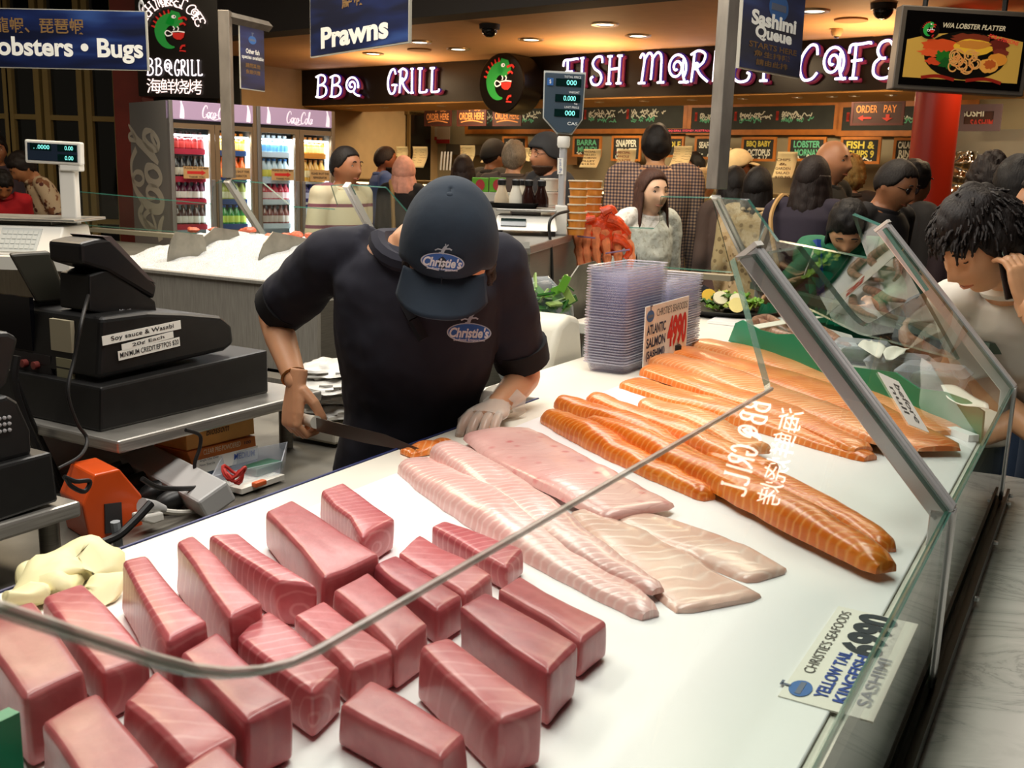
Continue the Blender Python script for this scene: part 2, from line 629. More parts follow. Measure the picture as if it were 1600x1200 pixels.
# ================================================================== cafe front
NEON = m_emit('neon_tube', (1.0, .86, .93, 1), 2.6)
NEONBACK = M_('neon_backing', '5b1730', .5, emit='7a1238', estr=.35)
NEONBLUE = M_('neon_rim', '2b1a5c', .5, emit='3a22a0', estr=.35)
def spiral(cx, cy, r0, r1, a0, turns, n=26, sx=1.0):
 return [(cx + sx * lerp(r0, r1, i / n) * cos(a0 + turns * 2 * pi * i / n), cy + lerp(r0, r1, i / n) * sin(a0 + turns * 2 * pi * i / n)) for i in range(n + 1)]
def cv(*p):
 return [tuple(q) for q in curve([V((a, b)) for a, b in p], 6)]
GL = {
 'B': [cv((.12, 0), (.18, .5), (.22, 1.0)), cv((.02, .93), (.4, 1.02), (.72, .93), (.74, .72), (.5, .58), (.2, .53)), cv((.2, .53), (.62, .52), (.84, .36), (.76, .1), (.4, -.02), (.0, .0))],
 'Q': [spiral(.5, .52, .48, .06, -.3, 1.9, 44), cv((.62, .2), (.8, .05), (1.05, -.02))],
 'G': [cv((.85, .8), (.7, 1.0), (.4, .95), (.12, .6), (.12, .25), (.35, 0), (.7, .04), (.84, .3)), cv((.5, .34), (.7, .36), (1.0, .34))],
 'R': [cv((.1, 0), (.16, .5), (.2, .97)), cv((0, .9), (.4, 1.02), (.78, .9), (.72, .66), (.45, .5), (.25, .42)), cv((.35, .46), (.6, .22), (1.0, 0)), spiral(.33, .52, .12, .03, 0, 1.1, 12)],
 'I': [[(.3, 1), (.3, 0)], [(.1, 1.), (.5, 1.)], [(.08, 0), (.55, 0)]],
 'L': [[(.25, 1), (.2, 0)], [(.05, 1), (.45, 1)], cv((.2, 0), (.6, .0), (.85, .03), (.9, .12))],
 'F': [cv((.3, .95), (.3, .5), (.28, 0)), cv((.0, .72), (.08, .95), (.5, .97), (.95, 1.0), (.98, .95)), [(.15, .5), (.65, .52)], [(.12, 0), (.5, 0)]],
 'S': [cv((.85, .78), (.78, 1.0), (.42, 1.0), (.2, .8), (.35, .58), (.7, .42), (.82, .2), (.62, -.02), (.25, .0), (.1, .2), (.25, .28))],
 'H': [[(.2, 1), (.18, 0)], [(.85, 1), (.83, 0)], [(.2, .52), (.85, .55)], [(.05, 1), (.35, 1)], [(.7, 1), (1, 1)], [(.03, 0), (.34, 0)], [(.68, 0), (1, 0)]],
 'M': [cv((.02, .86), (.1, 1.0), (.2, .88), (.16, .4), (.12, 0)), cv((.2, .8), (.35, 1.02), (.5, .9), (.5, .5), (.48, .1)), cv((.5, .8), (.68, 1.02), (.84, .9), (.86, .4), (.86, 0)), [(0, 0), (.26, 0)], [(.74, 0), (1, 0)]],
 'A': [spiral(.46, .5, .5, .06, -.7, 1.95, 46), cv((.78, .75), (.78, .3), (.92, 0), (1.05, .02)), [(.62, 0), (1.08, 0)]],
 'K': [[(.2, 1), (.16, 0)], cv((.95, .98), (.8, 1.0), (.5, .62), (.24, .5)), cv((.24, .5), (.6, .3), (1.02, 0))],
 'E': [cv((.9, .86), (.7, 1.02), (.34, .98), (.2, .76), (.36, .56), (.6, .54)), cv((.36, .56), (.1, .4), (.1, .12), (.4, -.02), (.8, .02), (.92, .2), (.78, .26))],
 'T': [cv((.0, .84), (.08, 1.0), (.5, .97), (.96, 1.0), (1.0, .86)), [(.5, .97), (.5, 0)], [(.32, 0), (.7, 0)]],
 'C': [cv((.9, .72), (.82, .98), (.5, 1.0), (.15, .7), (.08, .3), (.3, .0), (.7, .02), (.95, .2))],
 "'": [cv((.3, 1), (.3, .7))],
}
def neon_word(par, word, px0, px1, top0, bot0, top1, bot1, gap=.14, r=.0098, M=FM, off=.06, place=fp, mat_tube=None, back=True, name='neon_letters'):
 x0, yb0 = place(px0, bot0)
 _, yt0 = place(px0, top0)
 x1, yb1 = place(px1, bot1)
 _, yt1 = place(px1, top1)
 wts = {'I': .55, 'M': 1.5, 'A': 1.15, 'Q': 1.1, "'": .4}
 tot = sum(wts.get(c, 1.0) for c in word) + gap * (len(word) - 1)
 sc = (x1 - x0) / tot
 tb, bk, bl = MB(), MB(), MB()
 x = x0
 for c in word:
  w = wts.get(c, 1.0) * sc
  f = (x - x0) / (x1 - x0)
  b_, t_ = lerp(yb0, yb1, f), lerp(yt0, yt1, f)
  for ln in GL[c]:
   pts = [(x + p[0] * w, b_ + p[1] * (t_ - b_)) for p in ln]
   strokes(tb, [pts], M, r, 6, z=off)
   if back:
    strokes(bk, [[(p[0] + .022, p[1] - .012) for p in pts]], M, r * 1.7, 5, z=off - .035)
    strokes(bl, [[(p[0] + .004, p[1] + .004) for p in pts]], M, r * 1.55, 5, z=off - .018)
  x += w + gap * sc
 o = tb.build(name, mat_tube or NEON, par, world=True)
 if back:
  bk.build('letter_backing', NEONBACK, par, world=True)
  bl.build('letter_rim', NEONBLUE, par, world=True)
 return o
fas = thing('fascia_sign', 'long black cafe fascia carrying large curly white and pink neon letters', 'sign', FP(0, ZB))
mb = MB()
mb.hexa([FP(0, ZB, 0), FP(9.5, ZB, 0), FP(9.5, ZB, -.28), FP(0, ZB, -.28)][::1], [FP(0, ZT, 0), FP(9.5, ZT, 0), FP(9.5, ZT, -.28), FP(0, ZT, -.28)])
mb.build('fascia_panel', M_('black_gloss_panel', '130c09', .3, spec=.4), fas, world=True, smooth=False)
neon_word(fas, 'BBQ', 500, 567, 119, 152, 121, 150)
neon_word(fas, 'GRILL', 611, 694, 110, 147, 107, 144)
neon_word(fas, 'FISH', 885, 976, 94, 134, 88, 131)
neon_word(fas, 'MARKET', 1003, 1213, 86, 131, 76, 127)
neon_word(fas, 'CAFE', 1251, 1399, 74, 126, 66, 122)
def fish_logo(par, M, s, name='fish_emblem', flat=.004):
 """round emblem: a curled green fish with red lips holding a red bowl; drawn in a unit circle scaled by s"""
 gm, wm_, km = MB(), MB(), MB()
 sp_r, lp_r, bw_r, tl_r = MB(), MB(), MB(), MB()
 body = []
 for i in range(33):
  a = radians(75) + radians(205) * i / 32
  body.append((cos(a), sin(a)))
 wd = [interp([0, .15, .45, .8, 1], [.42, .52, .5, .26, .06], i / 32) for i in range(33)]
 ribbon(gm, [(p[0] * .52 * s, p[1] * .58 * s) for p in body], [w * s for w in wd], M, z=flat)
 gm.add([(.0 * s, .95 * s, flat), (-.28 * s, .4 * s, flat), (.22 * s, .22 * s, flat), (.5 * s, .5 * s, flat), (.34 * s, .86 * s, flat)], [(0, 1, 2, 3, 4)], M)
 for i in range(6):
  a = radians(98 + i * 13)
  p = V((cos(a) * .76, sin(a) * .82)) * s
  q = V((cos(a) * .92, sin(a) * .98)) * s
  ribbon(sp_r, [tuple(p), tuple(q)], [.09 * s, .05 * s], M, z=flat * 1.6)
 ribbon(lp_r, cv((.3 * s, .6 * s), (.55 * s, .66 * s), (.66 * s, .56 * s)), .09 * s, M, z=flat * 2)
 ribbon(lp_r, cv((.34 * s, .36 * s), (.5 * s, .42 * s), (.6 * s, .34 * s)), .08 * s, M, z=flat * 2)
 bw_r.add([(.0, .02 * s, flat * 2), (.06 * s, -.18 * s, flat * 2), (.2 * s, -.26 * s, flat * 2), (.38 * s, -.26 * s, flat * 2), (.5 * s, -.16 * s, flat * 2), (.56 * s, .04 * s, flat * 2)], [(0, 1, 2, 3, 4, 5)], M)
 ribbon(tl_r, cv((.34 * s, -.66 * s), (.42 * s, -.52 * s), (.56 * s, -.5 * s)), [.04 * s] + [.08 * s] * 11 + [.12 * s], M, z=flat * 2)
 ribbon(tl_r, cv((.3 * s, -.72 * s), (.42 * s, -.72 * s), (.58 * s, -.74 * s)), .05 * s, M, z=flat * 2)
 for pts in (cv((.08 * s, .12 * s), (.12 * s, .2 * s), (.06 * s, .28 * s)), cv((.26 * s, .1 * s), (.3 * s, .2 * s), (.24 * s, .28 * s)), cv((-.3 * s, .0), (-.2 * s, .1 * s), (-.02 * s, .02 * s), (.0, -.06 * s), (-.2 * s, -.12 * s), (-.3 * s, .0)), cv((.0, .05 * s), (.28 * s, .08 * s), (.56 * s, .05 * s))):
  ribbon(wm_, pts, .045 * s, M, z=flat * 3)
 wm_.add([(.1 * s + .1 * s * cos(a), .68 * s + .075 * s * sin(a), flat * 2) for a in [i * pi / 7 for i in range(14)]], [tuple(range(14))], M)
 km.add([(.14 * s + .035 * s * cos(a), .68 * s + .035 * s * sin(a), flat * 3) for a in [i * pi / 5 for i in range(10)]], [tuple(range(10))], M)
 e = gm.build(name, M_('emblem_green', '1f8a34', .6, emit='1f9a38', estr=.35), par, world=True, smooth=False)
 for rm, nn in ((sp_r, 'emblem_spines'), (lp_r, 'emblem_lips'), (bw_r, 'emblem_bowl'), (tl_r, 'emblem_tail')):
  rm.build(nn, M_('emblem_red', 'c22218', .6, emit='d02018', estr=.45), e, world=True, smooth=False)
 wm_.build('emblem_white', M_('emblem_white', 'f0e8dc', .6, emit='fff0e0', estr=.5), e, world=True, smooth=False)
 km.build('emblem_pupil', INK, e, world=True, smooth=False)
 return e
lx, lz = fp(783, 130, .35)
cx_ = FP(lx, lz, .35)
ls = .235
sg = thing('round_sign', 'round black sign with green fish emblem projecting from the cafe fascia', 'sign', cx_)
ML = frame(cx_, FUX, (0, 0, 1), FN)
sg_m = MB()
sg_m.lathe([(ls * .98, -.3), (ls * 1.16, -.29), (ls * 1.16, -.01), (ls * 1.12, 0), (0.001, 0)], 40, ML)
sg_m.build('sign_disc', M_('black_gloss_disc', '100b09', .25), sg, world=True)
fish_logo(sg, ML, ls)
vd = 9.3
va, vb = oy(216, 150, vd), oy(346, 150, vd)
VM = frame(V((va.x, vd, 0)), (1, 0, 0), (0, 0, 1), (0, -1, 0))
vs_ = thing('upright_sign', 'tall black upright neon sign with a green fish above the drinks fridges', 'sign', V(((va.x + vb.x) / 2, vd, va.z)))
MB().box(((va.x + vb.x) / 2, vd + .16, (va.z + 3.6) / 2), (vb.x - va.x, .3, 3.6 - va.z)).build('sign_box', M_('black_gloss_panel', '130c09', .3), vs_, world=True, smooth=False)
def vp_(px, py):
 p = oy(px, py, vd)
 return p.x - va.x, p.z
neon_word(vs_, 'BBQ', 231, 270, 92, 117, 92, 117, r=.0055, back=False, mat_tube=m_emit('neon_soft', (1, .86, .9, 1), 2.0), M=VM, off=.02, place=vp_)
neon_word(vs_, 'GRILL', 274, 318, 94, 118, 95, 118, r=.0055, back=False, mat_tube=m_emit('neon_soft', (1, .86, .9, 1), 2.0), M=VM, off=.02, place=vp_)
cm = MB()
x0, z0 = vp_(231, 134)
x1, z1 = vp_(316, 134)
_, zt = vp_(270, 121)
_, zb_ = vp_(270, 146)
for i, ch in enumerate('海鲜烧烤'):
 text(cm, ch, VM, h=(zt - zb_) * .92, cx=lerp(x0, x1, (i + .5) / 4), cy=z0, th=.02)
cm.build('neon_characters', m_emit('neon_warm', (1, .75, .68, 1), 1.8), vs_, world=True, smooth=False)
ccx, ccz = vp_(269, 52)
am = MB()
rad = vp_(318, 0)[0] - vp_(270, 0)[0]
word = 'FISH MARKET CAFE'
for i, ch in enumerate(word):
 if ch == ' ':
  continue
 a = radians(158 - i * 136 / (len(word) - 1))
 ox, oz_ = ccx + cos(a) * rad * 1.02, ccz + sin(a) * rad * 1.0
 rot = a - pi / 2
 h = .085
 for ln in GL[ch]:
  pts = []
  for p in ln:
   lx_, ly_ = (p[0] - .5) * h * .8, (p[1] - .5) * h
   pts.append((ox + lx_ * cos(rot) - ly_ * sin(rot), oz_ + lx_ * sin(rot) + ly_ * cos(rot)))
  strokes(am, [pts], VM, .0045, 5, z=.02)
am.build('arched_neon_letters', m_emit('neon_warm', (1, .75, .68, 1), 1.8), vs_, world=True)
fish_logo(vs_, VM @ Matrix.Translation((ccx, ccz + .0, 0.0)), .2)
LAMPGLOW = m_emit('lamp_glow', (1, .85, .6, 1), 5)
proto = thing('downlight', 'x', 'ceiling light')
MB().lathe([(.07, -.012), (.1, -.012), (.105, 0), (.07, 0)], 20, None, cap=False).build('trim_ring', M_('lamp_ring', 'c9b08a', .3, .6), proto)
MB().lathe([(.001, -.006), (.07, -.006), (.07, -.002), (.001, -.002)], 16).build('lamp', LAMPGLOW, proto)
spots = [(945, 37, 'ceiling downlight in the soffit above the word FISH'), (997, 55, 'ceiling downlight above the gap between FISH and MARKET'), (830, 61, 'ceiling downlight above the narrow security camera side of the round fish sign'),
  (716, 76, 'ceiling downlight above the round fish sign and GRILL letters'), (656, 65, 'ceiling downlight nearest the hanging Prawns sign'), (583, 83, 'ceiling downlight above the BBQ letters'), (1272, 16, 'ceiling downlight beside the Sashimi Queue sign')]
for i, (px, py, lb) in enumerate(spots):
 p = oz(px, py, ZT)
 o = proto if i == 0 else dup(proto)
 o.location = p
 o['label'] = lb
 o['group'] = 'soffit downlights'
proto = thing('strip_light', 'x', 'ceiling light')
MB().lathe([(.03, -.008), (.045, -.008), (.047, 0), (.03, 0)], 14, None, cap=False).build('trim_ring', M_('lamp_ring', 'c9b08a', .3, .6), proto)
MB().lathe([(.001, -.004), (.03, -.004), (.03, -.002), (.001, -.002)], 12).build('lamp', LAMPGLOW, proto)
names = {545: 'under the letters BBQ', 600: 'between the words BBQ and GRILL', 690: 'under the end of the word GRILL', 937: 'under the word FISH', 1007: 'under the M of MARKET', 1082: 'under the R of MARKET, beside the steel post', 1161: 'under the T of MARKET', 1246: 'under the C of CAFE', 1300: 'under the A of CAFE',
  1335: 'under the E of CAFE', 1392: 'beside the top of the red pillar', 1515: 'above the SUSHI board', 1556: 'past the SUSHI board'}
for i, px in enumerate(names):
 x, _ = fp(px, 150, -.3)
 o = proto if i == 0 else dup(proto)
 o.location = FP(x, ZB - .012, -.3)
 o['label'] = 'small round strip lamp ' + names[px]
 o['group'] = 'small lamps under the fascia'
for px, py, lb in ((765, 44, 'black dome security camera above the round fish sign'), (1381, 12, 'black dome security camera beside the hanging screen')):
 p = oz(px, py - 6, ZT)
 t = thing('security_camera', lb, 'security camera', p)
 MB().lathe([(.075, -.035), (.08, 0)][::1], 20, Matrix.Translation(p)).build('camera_base', M_('camera_base_paint', 'a89674' if px > 1000 else '1a1614', .5), t, world=True)
 MB().ball((0, 0, -.035), (.062, .062, .06), 16, Matrix.Translation(p)).build('dome', M_('dome_black', '0c0a0a', .08), t, world=True)
for px, py, lb in ((655, 77, 'round flush speaker in the soffit near the Prawns sign'), (1330, 30, 'round flush speaker in the soffit above CAFE')):
 p = oz(px, py, ZT)
 o = MB().lathe([(.11, 0), (.11, -.012), (.001, -.012)], 24, Matrix.Translation(p)).build('ceiling_speaker', M_('speaker_grille', 'a57a4e', .8, bump=.3, scale=300))
 props(o, lb, 'speaker')
p = oz(1308, 45, ZT)
t = thing('smoke_detector', 'small ceiling spotlight fitting beside the flush speaker', 'ceiling fitting', p)
MB().lathe([(.04, 0), (.045, -.02), (.03, -.05), (.001, -.055)], 16, Matrix.Translation(p)).build('housing', M_('camera_base_paint2', 'b09770', .5), t, world=True)
MB().lathe([(.018, -.054), (.02, -.062), (.001, -.066)], 10, Matrix.Translation(p)).build('lens', M_('dome_black', '0c0a0a', .08), t, world=True)
S2 = V((3.62, 4.27, 2.48))
f2 = V((.25 - S2.x, 1.06 - S2.y, 0)).normalized()
V2 = frame(S2, V((-f2.y, f2.x, 0)), (0, 0, 1), f2)
v2 = thing('upright_sign', 'second tall black neon sign, seen only mirrored in the sloping counter glass', 'sign', S2 - V((0, 0, .35)))
MB().box((0, .3, -.1), (.8, 1.5, .16), V2).build('sign_box', M_('black_gloss_panel', '130c09', .3), v2, world=True, smooth=False)
NW = m_emit('neon_warm_strong', (1, .85, .75, 1), 7)
loc_ = lambda a, b: (a, b)
neon_word(v2, 'BBQ', -.27, -.06, .07, -.07, .07, -.07, r=.007, M=V2, off=.02, place=loc_, back=False, mat_tube=NW)
neon_word(v2, 'GRILL', -.01, .27, .07, -.07, .07, -.07, r=.007, M=V2, off=.02, place=loc_, back=False, mat_tube=NW)
cm = MB()
for i, ch in enumerate('海鲜烧烤'):
 text(cm, ch, V2, h=.13, cx=-.21 + .14 * i, cy=-.2, th=.02)
cm.build('neon_characters', NW, v2, world=True, smooth=False)
fish_logo(v2, V2 @ Matrix.Translation((0, .38, 0)), .2)
def lamp_at(name, loc, power, col, size=.3):
 ld = bpy.data.lights.new(name, 'AREA')
 ld.shape = 'DISK'
 ld.size = size
 ld.energy = power
 ld.color = col
 o = bpy.data.objects.new(name, ld)
 COL.objects.link(o)
 o.location = loc
 return o
for i, x in enumerate((1.2, 3.4, 5.6, 7.8)):
 lamp_at('soffit_lamp_light', FP(x, ZT - .05, 1.0), 20, (1, .72, .42), .5)
 lamp_at('cafe_lamp_light', FP(x, 2.58, -1.25), 30, (1, .80, .52), .6)
for i, x in enumerate((1.5, 4.0, 6.5)):
 lamp_at('strip_lamp_light', FP(x, ZB - .03, -.4), 7, (1, .75, .42), .3)
for i, x in enumerate((2, 4.4, 6.8)):
 o = lamp_at('soffit_fill_light', FP(x, ZT - .5, .55), 15, (1, .62, .30), .3)  # added fill without a fixture, turned upward to brighten the soffit
 o.rotation_euler = (pi, 0, 0)
# ================================================================== fish counter
SC.cycles.transparent_max_bounces = 32
SC.cycles.max_bounces = 8
SC.cycles.diffuse_bounces = 3
SC.cycles.glossy_bounces = 4
SC.cycles.caustics_reflective = False
SC.cycles.caustics_refractive = False
ZW, ZL, BG = 1.08, 0.85, 0.145          # worktop, ledge, glass line
IVORY = M_('ivory_board', 'e9e4d6', .35, var=.03, scale=6)
TRAY = M_('white_board', 'f3f2f2', .3, var=.015, scale=3)
def m_marble():
 t = NT('grey_white_marble')
 co = t.coords()
 n1 = t.add('TexNoise')
 n1.inputs['Scale'].default_value = 3.2
 n1.inputs['Detail'].default_value = 8
 n1.inputs['Roughness'].default_value = .62
 n1.inputs['Distortion'].default_value = 1.1
 mp = t.add('Mapping')
 mp.inputs['Rotation'].default_value = (0, 0, .5)
 mp.inputs['Scale'].default_value = (1, 2.4, 1)
 t.ln(co, mp.inputs[0])
 t.ln(mp.outputs[0], n1.inputs['Vector'])
 d = t.math('ABSOLUTE', t.math('SUBTRACT', n1.outputs[0], .5))
 vein = t.ramp(d, [(0.0, C('a3a49c')), (.02, C('c0c0b7')), (.12, C('cfcec5'))])
 n2 = t.add('TexNoise')
 n2.inputs['Scale'].default_value = 9
 t.ln(co, n2.inputs['Vector'])
 t.ln(t.mix(t.math('MULTIPLY', n2.outputs[0], .35), vein, C('b4b5ae')), t.b.inputs['Base Color'])
 t.b.inputs['Roughness'].default_value = .25
 return t.m
cnt = thing('display_counter', 'long white fish display counter with blue edged worktop behind sloping glass', 'counter', W(1.8, .65, 0))
def wp(*pts):
 return [W(a, b, 0) for a, b in pts]
def flatprism(mb, pts, z0, z1, m=0):
 return mb.hexa([p + V((0, 0, z0)) for p in pts], [p + V((0, 0, z1)) for p in pts], m)
top = wp((.15, .165), (2.62, .165), (4.2, 1.25), (4.2, 1.66), (3.3, 1.66), (3.3, 1.29), (2.1, 1.29), (2.1, 1.12), (.15, 1.12))
flatprism(MB(), top, ZW - .04, ZW).build('worktop', IVORY, cnt, world=True, smooth=False, bev=.004)
tray = [oz(p[0], p[1], ZW) for p in ((1150, 541), (1525, 689))]
tray_poly = [W(.3, .18, 0), W(2.25, .18, 0), V((tray[1].x, tray[1].y, 0)), V((tray[0].x, tray[0].y, 0)), W(2.95, 1.02, 0), W(.3, 1.02, 0)]
flatprism(MB(), tray_poly, ZW + .0005, ZW + .005).build('display_board', TRAY, cnt, world=True, smooth=False, bev=.002)
flatprism(MB(), wp((.15, 1.12), (2.095, 1.12), (2.095, 1.124), (.15, 1.124)), ZW - .042, ZW + .001).build('blue_edging', M_('navy_edging', '1b2a66', .4), cnt, world=True, smooth=False)
flatprism(MB(), wp((.15, .168), (2.6, .168), (4.15, 1.25), (4.15, 1.62), (3.35, 1.62), (3.35, 1.08), (.15, 1.08)), 0, ZW - .04).build('cabinet', M_('white_front', 'c9c8c0', .4), cnt, world=True, smooth=False)
led = MB()
flatprism(led, wp((-.9, -.62), (2.72, -.62), (2.93, .02), (2.95, .19), (2.6, .163), (-.9, .163)), ZL - .03, ZL)
props(led.build('marble_ledge', m_marble(), smooth=False, bev=.004), 'grey veined white marble ledge running outside the counter glass', 'ledge')
fr = MB()
flatprism(fr, wp((-.9, -.4), (2.6, -.4), (2.8, .1), (2.6, .163), (-.9, .163)), 0, ZL - .03)
props(fr.build('ledge_plinth', M_('base_tile_dark', '3a3733', .5, var=.1), smooth=False), 'dark plinth carrying the marble ledge', 'plinth')
SLN = (W(0, -.352, .313) - W(0, 0, 0)).normalized()     # outward normal of the sloping panes
SLN = V((SLN.x, SLN.y, abs(SLN.z)))
ZQ = 1.14
def sl(a, s):
 return W(a, BG + .313 * s, ZQ + .352 * s)
def sl_px(px, py):
 p = op(px, py, SLN, sl(0, 0))
 return ab(p)[0], (p.z - ZQ) / .352
def pane(pts, nrm, name, label, th=.009, rim=None):
 mb = MB()
 nrm = V(nrm).normalized()
 n = len(pts)
 a = [V(p) for p in pts]
 an = sum(((a[i] - a[0]).cross(a[(i + 1) % n] - a[0]) for i in range(1, n)), V((0, 0, 0)))
 if an.dot(nrm) < 0:
  a.reverse()
 b = [p - nrm * th for p in a]
 mb.add(b + a, [tuple(reversed(range(n))), tuple(range(n, 2 * n))], None, 0)
 mb.add(b + a, [(i, (i + 1) % n, n + (i + 1) % n, n + i) for i in range(n)], None, 1)
 if rim:
  mb.tube(rim, .0027, 8, 2)
 o = mb.build(name, [GLASS, GEDGE] + ([GEDGE2] if rim else []), smooth=False)
 return props(o, label, 'glass panel', 'clear counter glass')
def rnd(p0, c, p1, r=.05, n=5):
 """rounded corner at c between neighbours p0 and p1"""
 p0, c, p1 = V(p0), V(c), V(p1)
 a = c + (p0 - c).normalized() * r
 b = c + (p1 - c).normalized() * r
 return [((1 - t) ** 2) * a + 2 * t * (1 - t) * c + t * t * b for t in [i / n for i in range(n + 1)]]
A1, A2 = 1.563, 2.66
RIMP = [sl(1.225, .6)] + rnd(sl(1.225, .6), sl(.335, .6), sl(.135, 1.0), .05) + [sl(.135, 1.0)]
pane([sl(-.25, .01), sl(A1 - .020, .01), sl(A1 - .020, 1.0), sl(1.435, 1.0)] + rnd(sl(1.435, 1.0), sl(1.225, .6), sl(.34, .6), .012, 2) + rnd(sl(1.225, .6), sl(.335, .6), sl(.135, 1.0), .05) + [sl(.135, 1.0), sl(-.25, 1.0)], SLN, 'sneeze_guard',
 'wide sloping glass pane over the tuna with a dropped cut-out edge', rim=RIMP)
u0 = sl_px(1250, 380)
u1 = sl_px(1352, 512)
u2 = sl_px(1462, 447)
u3 = sl_px(1408, 345)
pane([sl(A1 + .020, .01), sl(A2 - .020, .01), sl(A2 - .020, 1.02), sl(min(u3[0], 2.6), 1.02), sl(min(u2[0], 2.55), u2[1])] + rnd(sl(u2[0], u2[1]), sl(u1[0], (u1[1] + u2[1]) / 2), sl(u0[0], 1), .05) + [sl(u0[0], 1.0), sl(A1 + .020, 1.0)], SLN, 'sneeze_guard',
 'sloping glass pane between the two steel brackets, salmon end')
for a0, a1, lb in ((-.25, A1 - .020, 'low upright glass pane in front of the kingfish price card'), (A1 + .020, A2 - .020, 'low upright glass pane past the first bracket, above the channel end')):
 pane([W(a0, BG, ZL + .01), W(a1, BG, ZL + .01), W(a1, BG, ZQ), W(a0, BG, ZQ)], -YA, 'sneeze_guard', lb)
def bracket(q, t, foot, label, wdir, w=.034, dp=.03):
 """bent metal glass support: sloping arm from q up to t, upright leg from q down to foot"""
 q, t, foot = V(q), V(t), V(foot)
 wdir = V(wdir).normalized()
 r = thing('glass_bracket', label, 'bracket', foot, 0, 'steel glass brackets')
 d = (t - q).normalized()
 nrm = wdir.cross(d).normalized()
 if nrm.z < 0:
  nrm = -nrm
 for o, dd, nm in ((0.0, 1.0, 'arm'),):
  mb = MB()
  for off in (-1, 1):
   c = wdir * (w * .27 * off)
   hw = wdir * (w * .23)
   mb.hexa([q + c - hw - nrm * dp, q + c + hw - nrm * dp, q + c + hw + nrm * .004, q + c - hw + nrm * .004], [t + c - hw - nrm * dp, t + c + hw - nrm * dp, t + c + hw + nrm * .004, t + c - hw + nrm * .004])
  mb.hexa([q - wdir * w * .3 - nrm * dp * .8, q + wdir * w * .3 - nrm * dp * .8, q + wdir * w * .3 - nrm * .004, q - wdir * w * .3 - nrm * .004], [t - wdir * w * .3 - nrm * dp * .8, t + wdir * w * .3 - nrm * dp * .8, t + wdir * w * .3 - nrm * .004, t - wdir * w * .3 - nrm * .004])
  mb.build(nm, CHROME, r, world=True, smooth=False, bev=.002)
 up_ = V((0, 0, 1))
 n2 = wdir.cross(up_).normalized()
 if n2.dot(nrm) < 0:
  n2 = -n2
 mb = MB()
 for off in (-1, 1):
  c = wdir * (w * .27 * off)
  hw = wdir * (w * .23)
  mb.hexa([foot + c - hw - n2 * dp, foot + c + hw - n2 * dp, foot + c + hw + n2 * .004, foot + c - hw + n2 * .004], [q + c - hw - n2 * dp, q + c + hw - n2 * dp, q + c + hw + n2 * .004, q + c - hw + n2 * .004])
 mb.build('upright', CHROME, r, world=True, smooth=False, bev=.002)
 mb = MB()
 mb.hexa([t - wdir * w * .52 - nrm * (dp + .002), t + wdir * w * .52 - nrm * (dp + .002), t + wdir * w * .52 + nrm * .007, t - wdir * w * .52 + nrm * .007], [p + d * .008 for p in (t - wdir * w * .52 - nrm * (dp + .002), t + wdir * w * .52 - nrm * (dp + .002), t + wdir * w * .52 + nrm * .007, t - wdir * w * .52 + nrm * .007)])
 mb.build('end_cap', WHITE, r, world=True, smooth=False)
 return r
bracket(sl(A1, 0), sl(A1, 1.02), W(A1, BG, ZL + .012), 'bent polished steel glass bracket nearest the tuna and kingfish', XA)
bracket(sl(A2, 0), sl(A2, 1.04), W(A2, BG, ZL + .012), 'bent steel glass bracket in front of the man on the phone', XA)
ch = thing('base_channel', 'dark metal channel holding the foot of the upright glass on the ledge', 'channel', W(1.1, BG, ZL))
mb = MB()
flatprism(mb, wp((-.4, BG - .016), (2.70, BG - .016), (2.70, BG + .012), (-.4, BG + .012)), ZL, ZL + .008)
flatprism(mb, wp((-.4, BG - .016), (2.70, BG - .016), (2.70, BG - .01), (-.4, BG - .01)), ZL + .008, ZL + .03)
flatprism(mb, wp((-.4, BG + .007), (2.70, BG + .007), (2.70, BG + .012), (-.4, BG + .012)), ZL + .008, ZL + .03)
mb.build('channel_strip', M_('dark_bronze', '37352a', .35, .7), ch, world=True, smooth=False)
for i, a in enumerate((1.95, 2.3, 2.62, 2.69)):
 MB().lathe([(.007, 0), (.007, .006), (.001, .008)], 8, Matrix.Translation(W(a, BG - .019, ZL + .012)) @ Matrix.Rotation(0, 4, 'X')).build('screw', CHROME, ch, world=True)
T3 = oy(1120, 308, 4.5)
Q3 = oy(1186, 446, 4.62)
FD = YA                                       # the far counter runs along YA
T4 = T3 + FD * 2.02
T4.z = oy(550, 288, T4.y).z
T5 = T3 + FD * 2.88
T5.z = oy(367, 281, T5.y).z
FQ = XA * .30 + V((0, 0, -.355))              # from top to bottom of the sloping far panes
Q4, Q5 = T4 + FQ, T5 + FQ
FNR = YA.cross(FQ).normalized()
if FNR.z < 0:
 FNR = -FNR
def fpl(px, py):
 return op(px, py, FNR, (T3 + T4) / 2)
def fpl2(px, py):
 return op(px, py, FNR, (T4 + T5) / 2)
def fpl3(px, py):
 return op(px, py, FNR, T5)
b3, b4, b5 = V((0, 0, 0)), 0, 0
tw = V((.008, 0, 0))
far_bot = .96
pane([T3 + FQ * far_bot, T4 + FQ * far_bot, T4 - FD * .02, fpl(604, 292), fpl(646, 340), fpl(1022, 356), fpl(1031, 346), fpl(1033, 306), T3 + FD * .02], FNR, 'sneeze_guard', 'glass pane behind the salads before the girl in white lace')
pane([T4 + FQ * far_bot, T5 + FQ * far_bot, T5 - FD * .02, fpl2(412, 285), fpl2(457, 322), fpl2(524, 326), fpl2(528, 320), fpl2(518, 289), T4 + FD * .02], FNR, 'sneeze_guard', 'glass pane behind the ice in front of the drinks fridges')
T6 = T5 + FD * 1.6
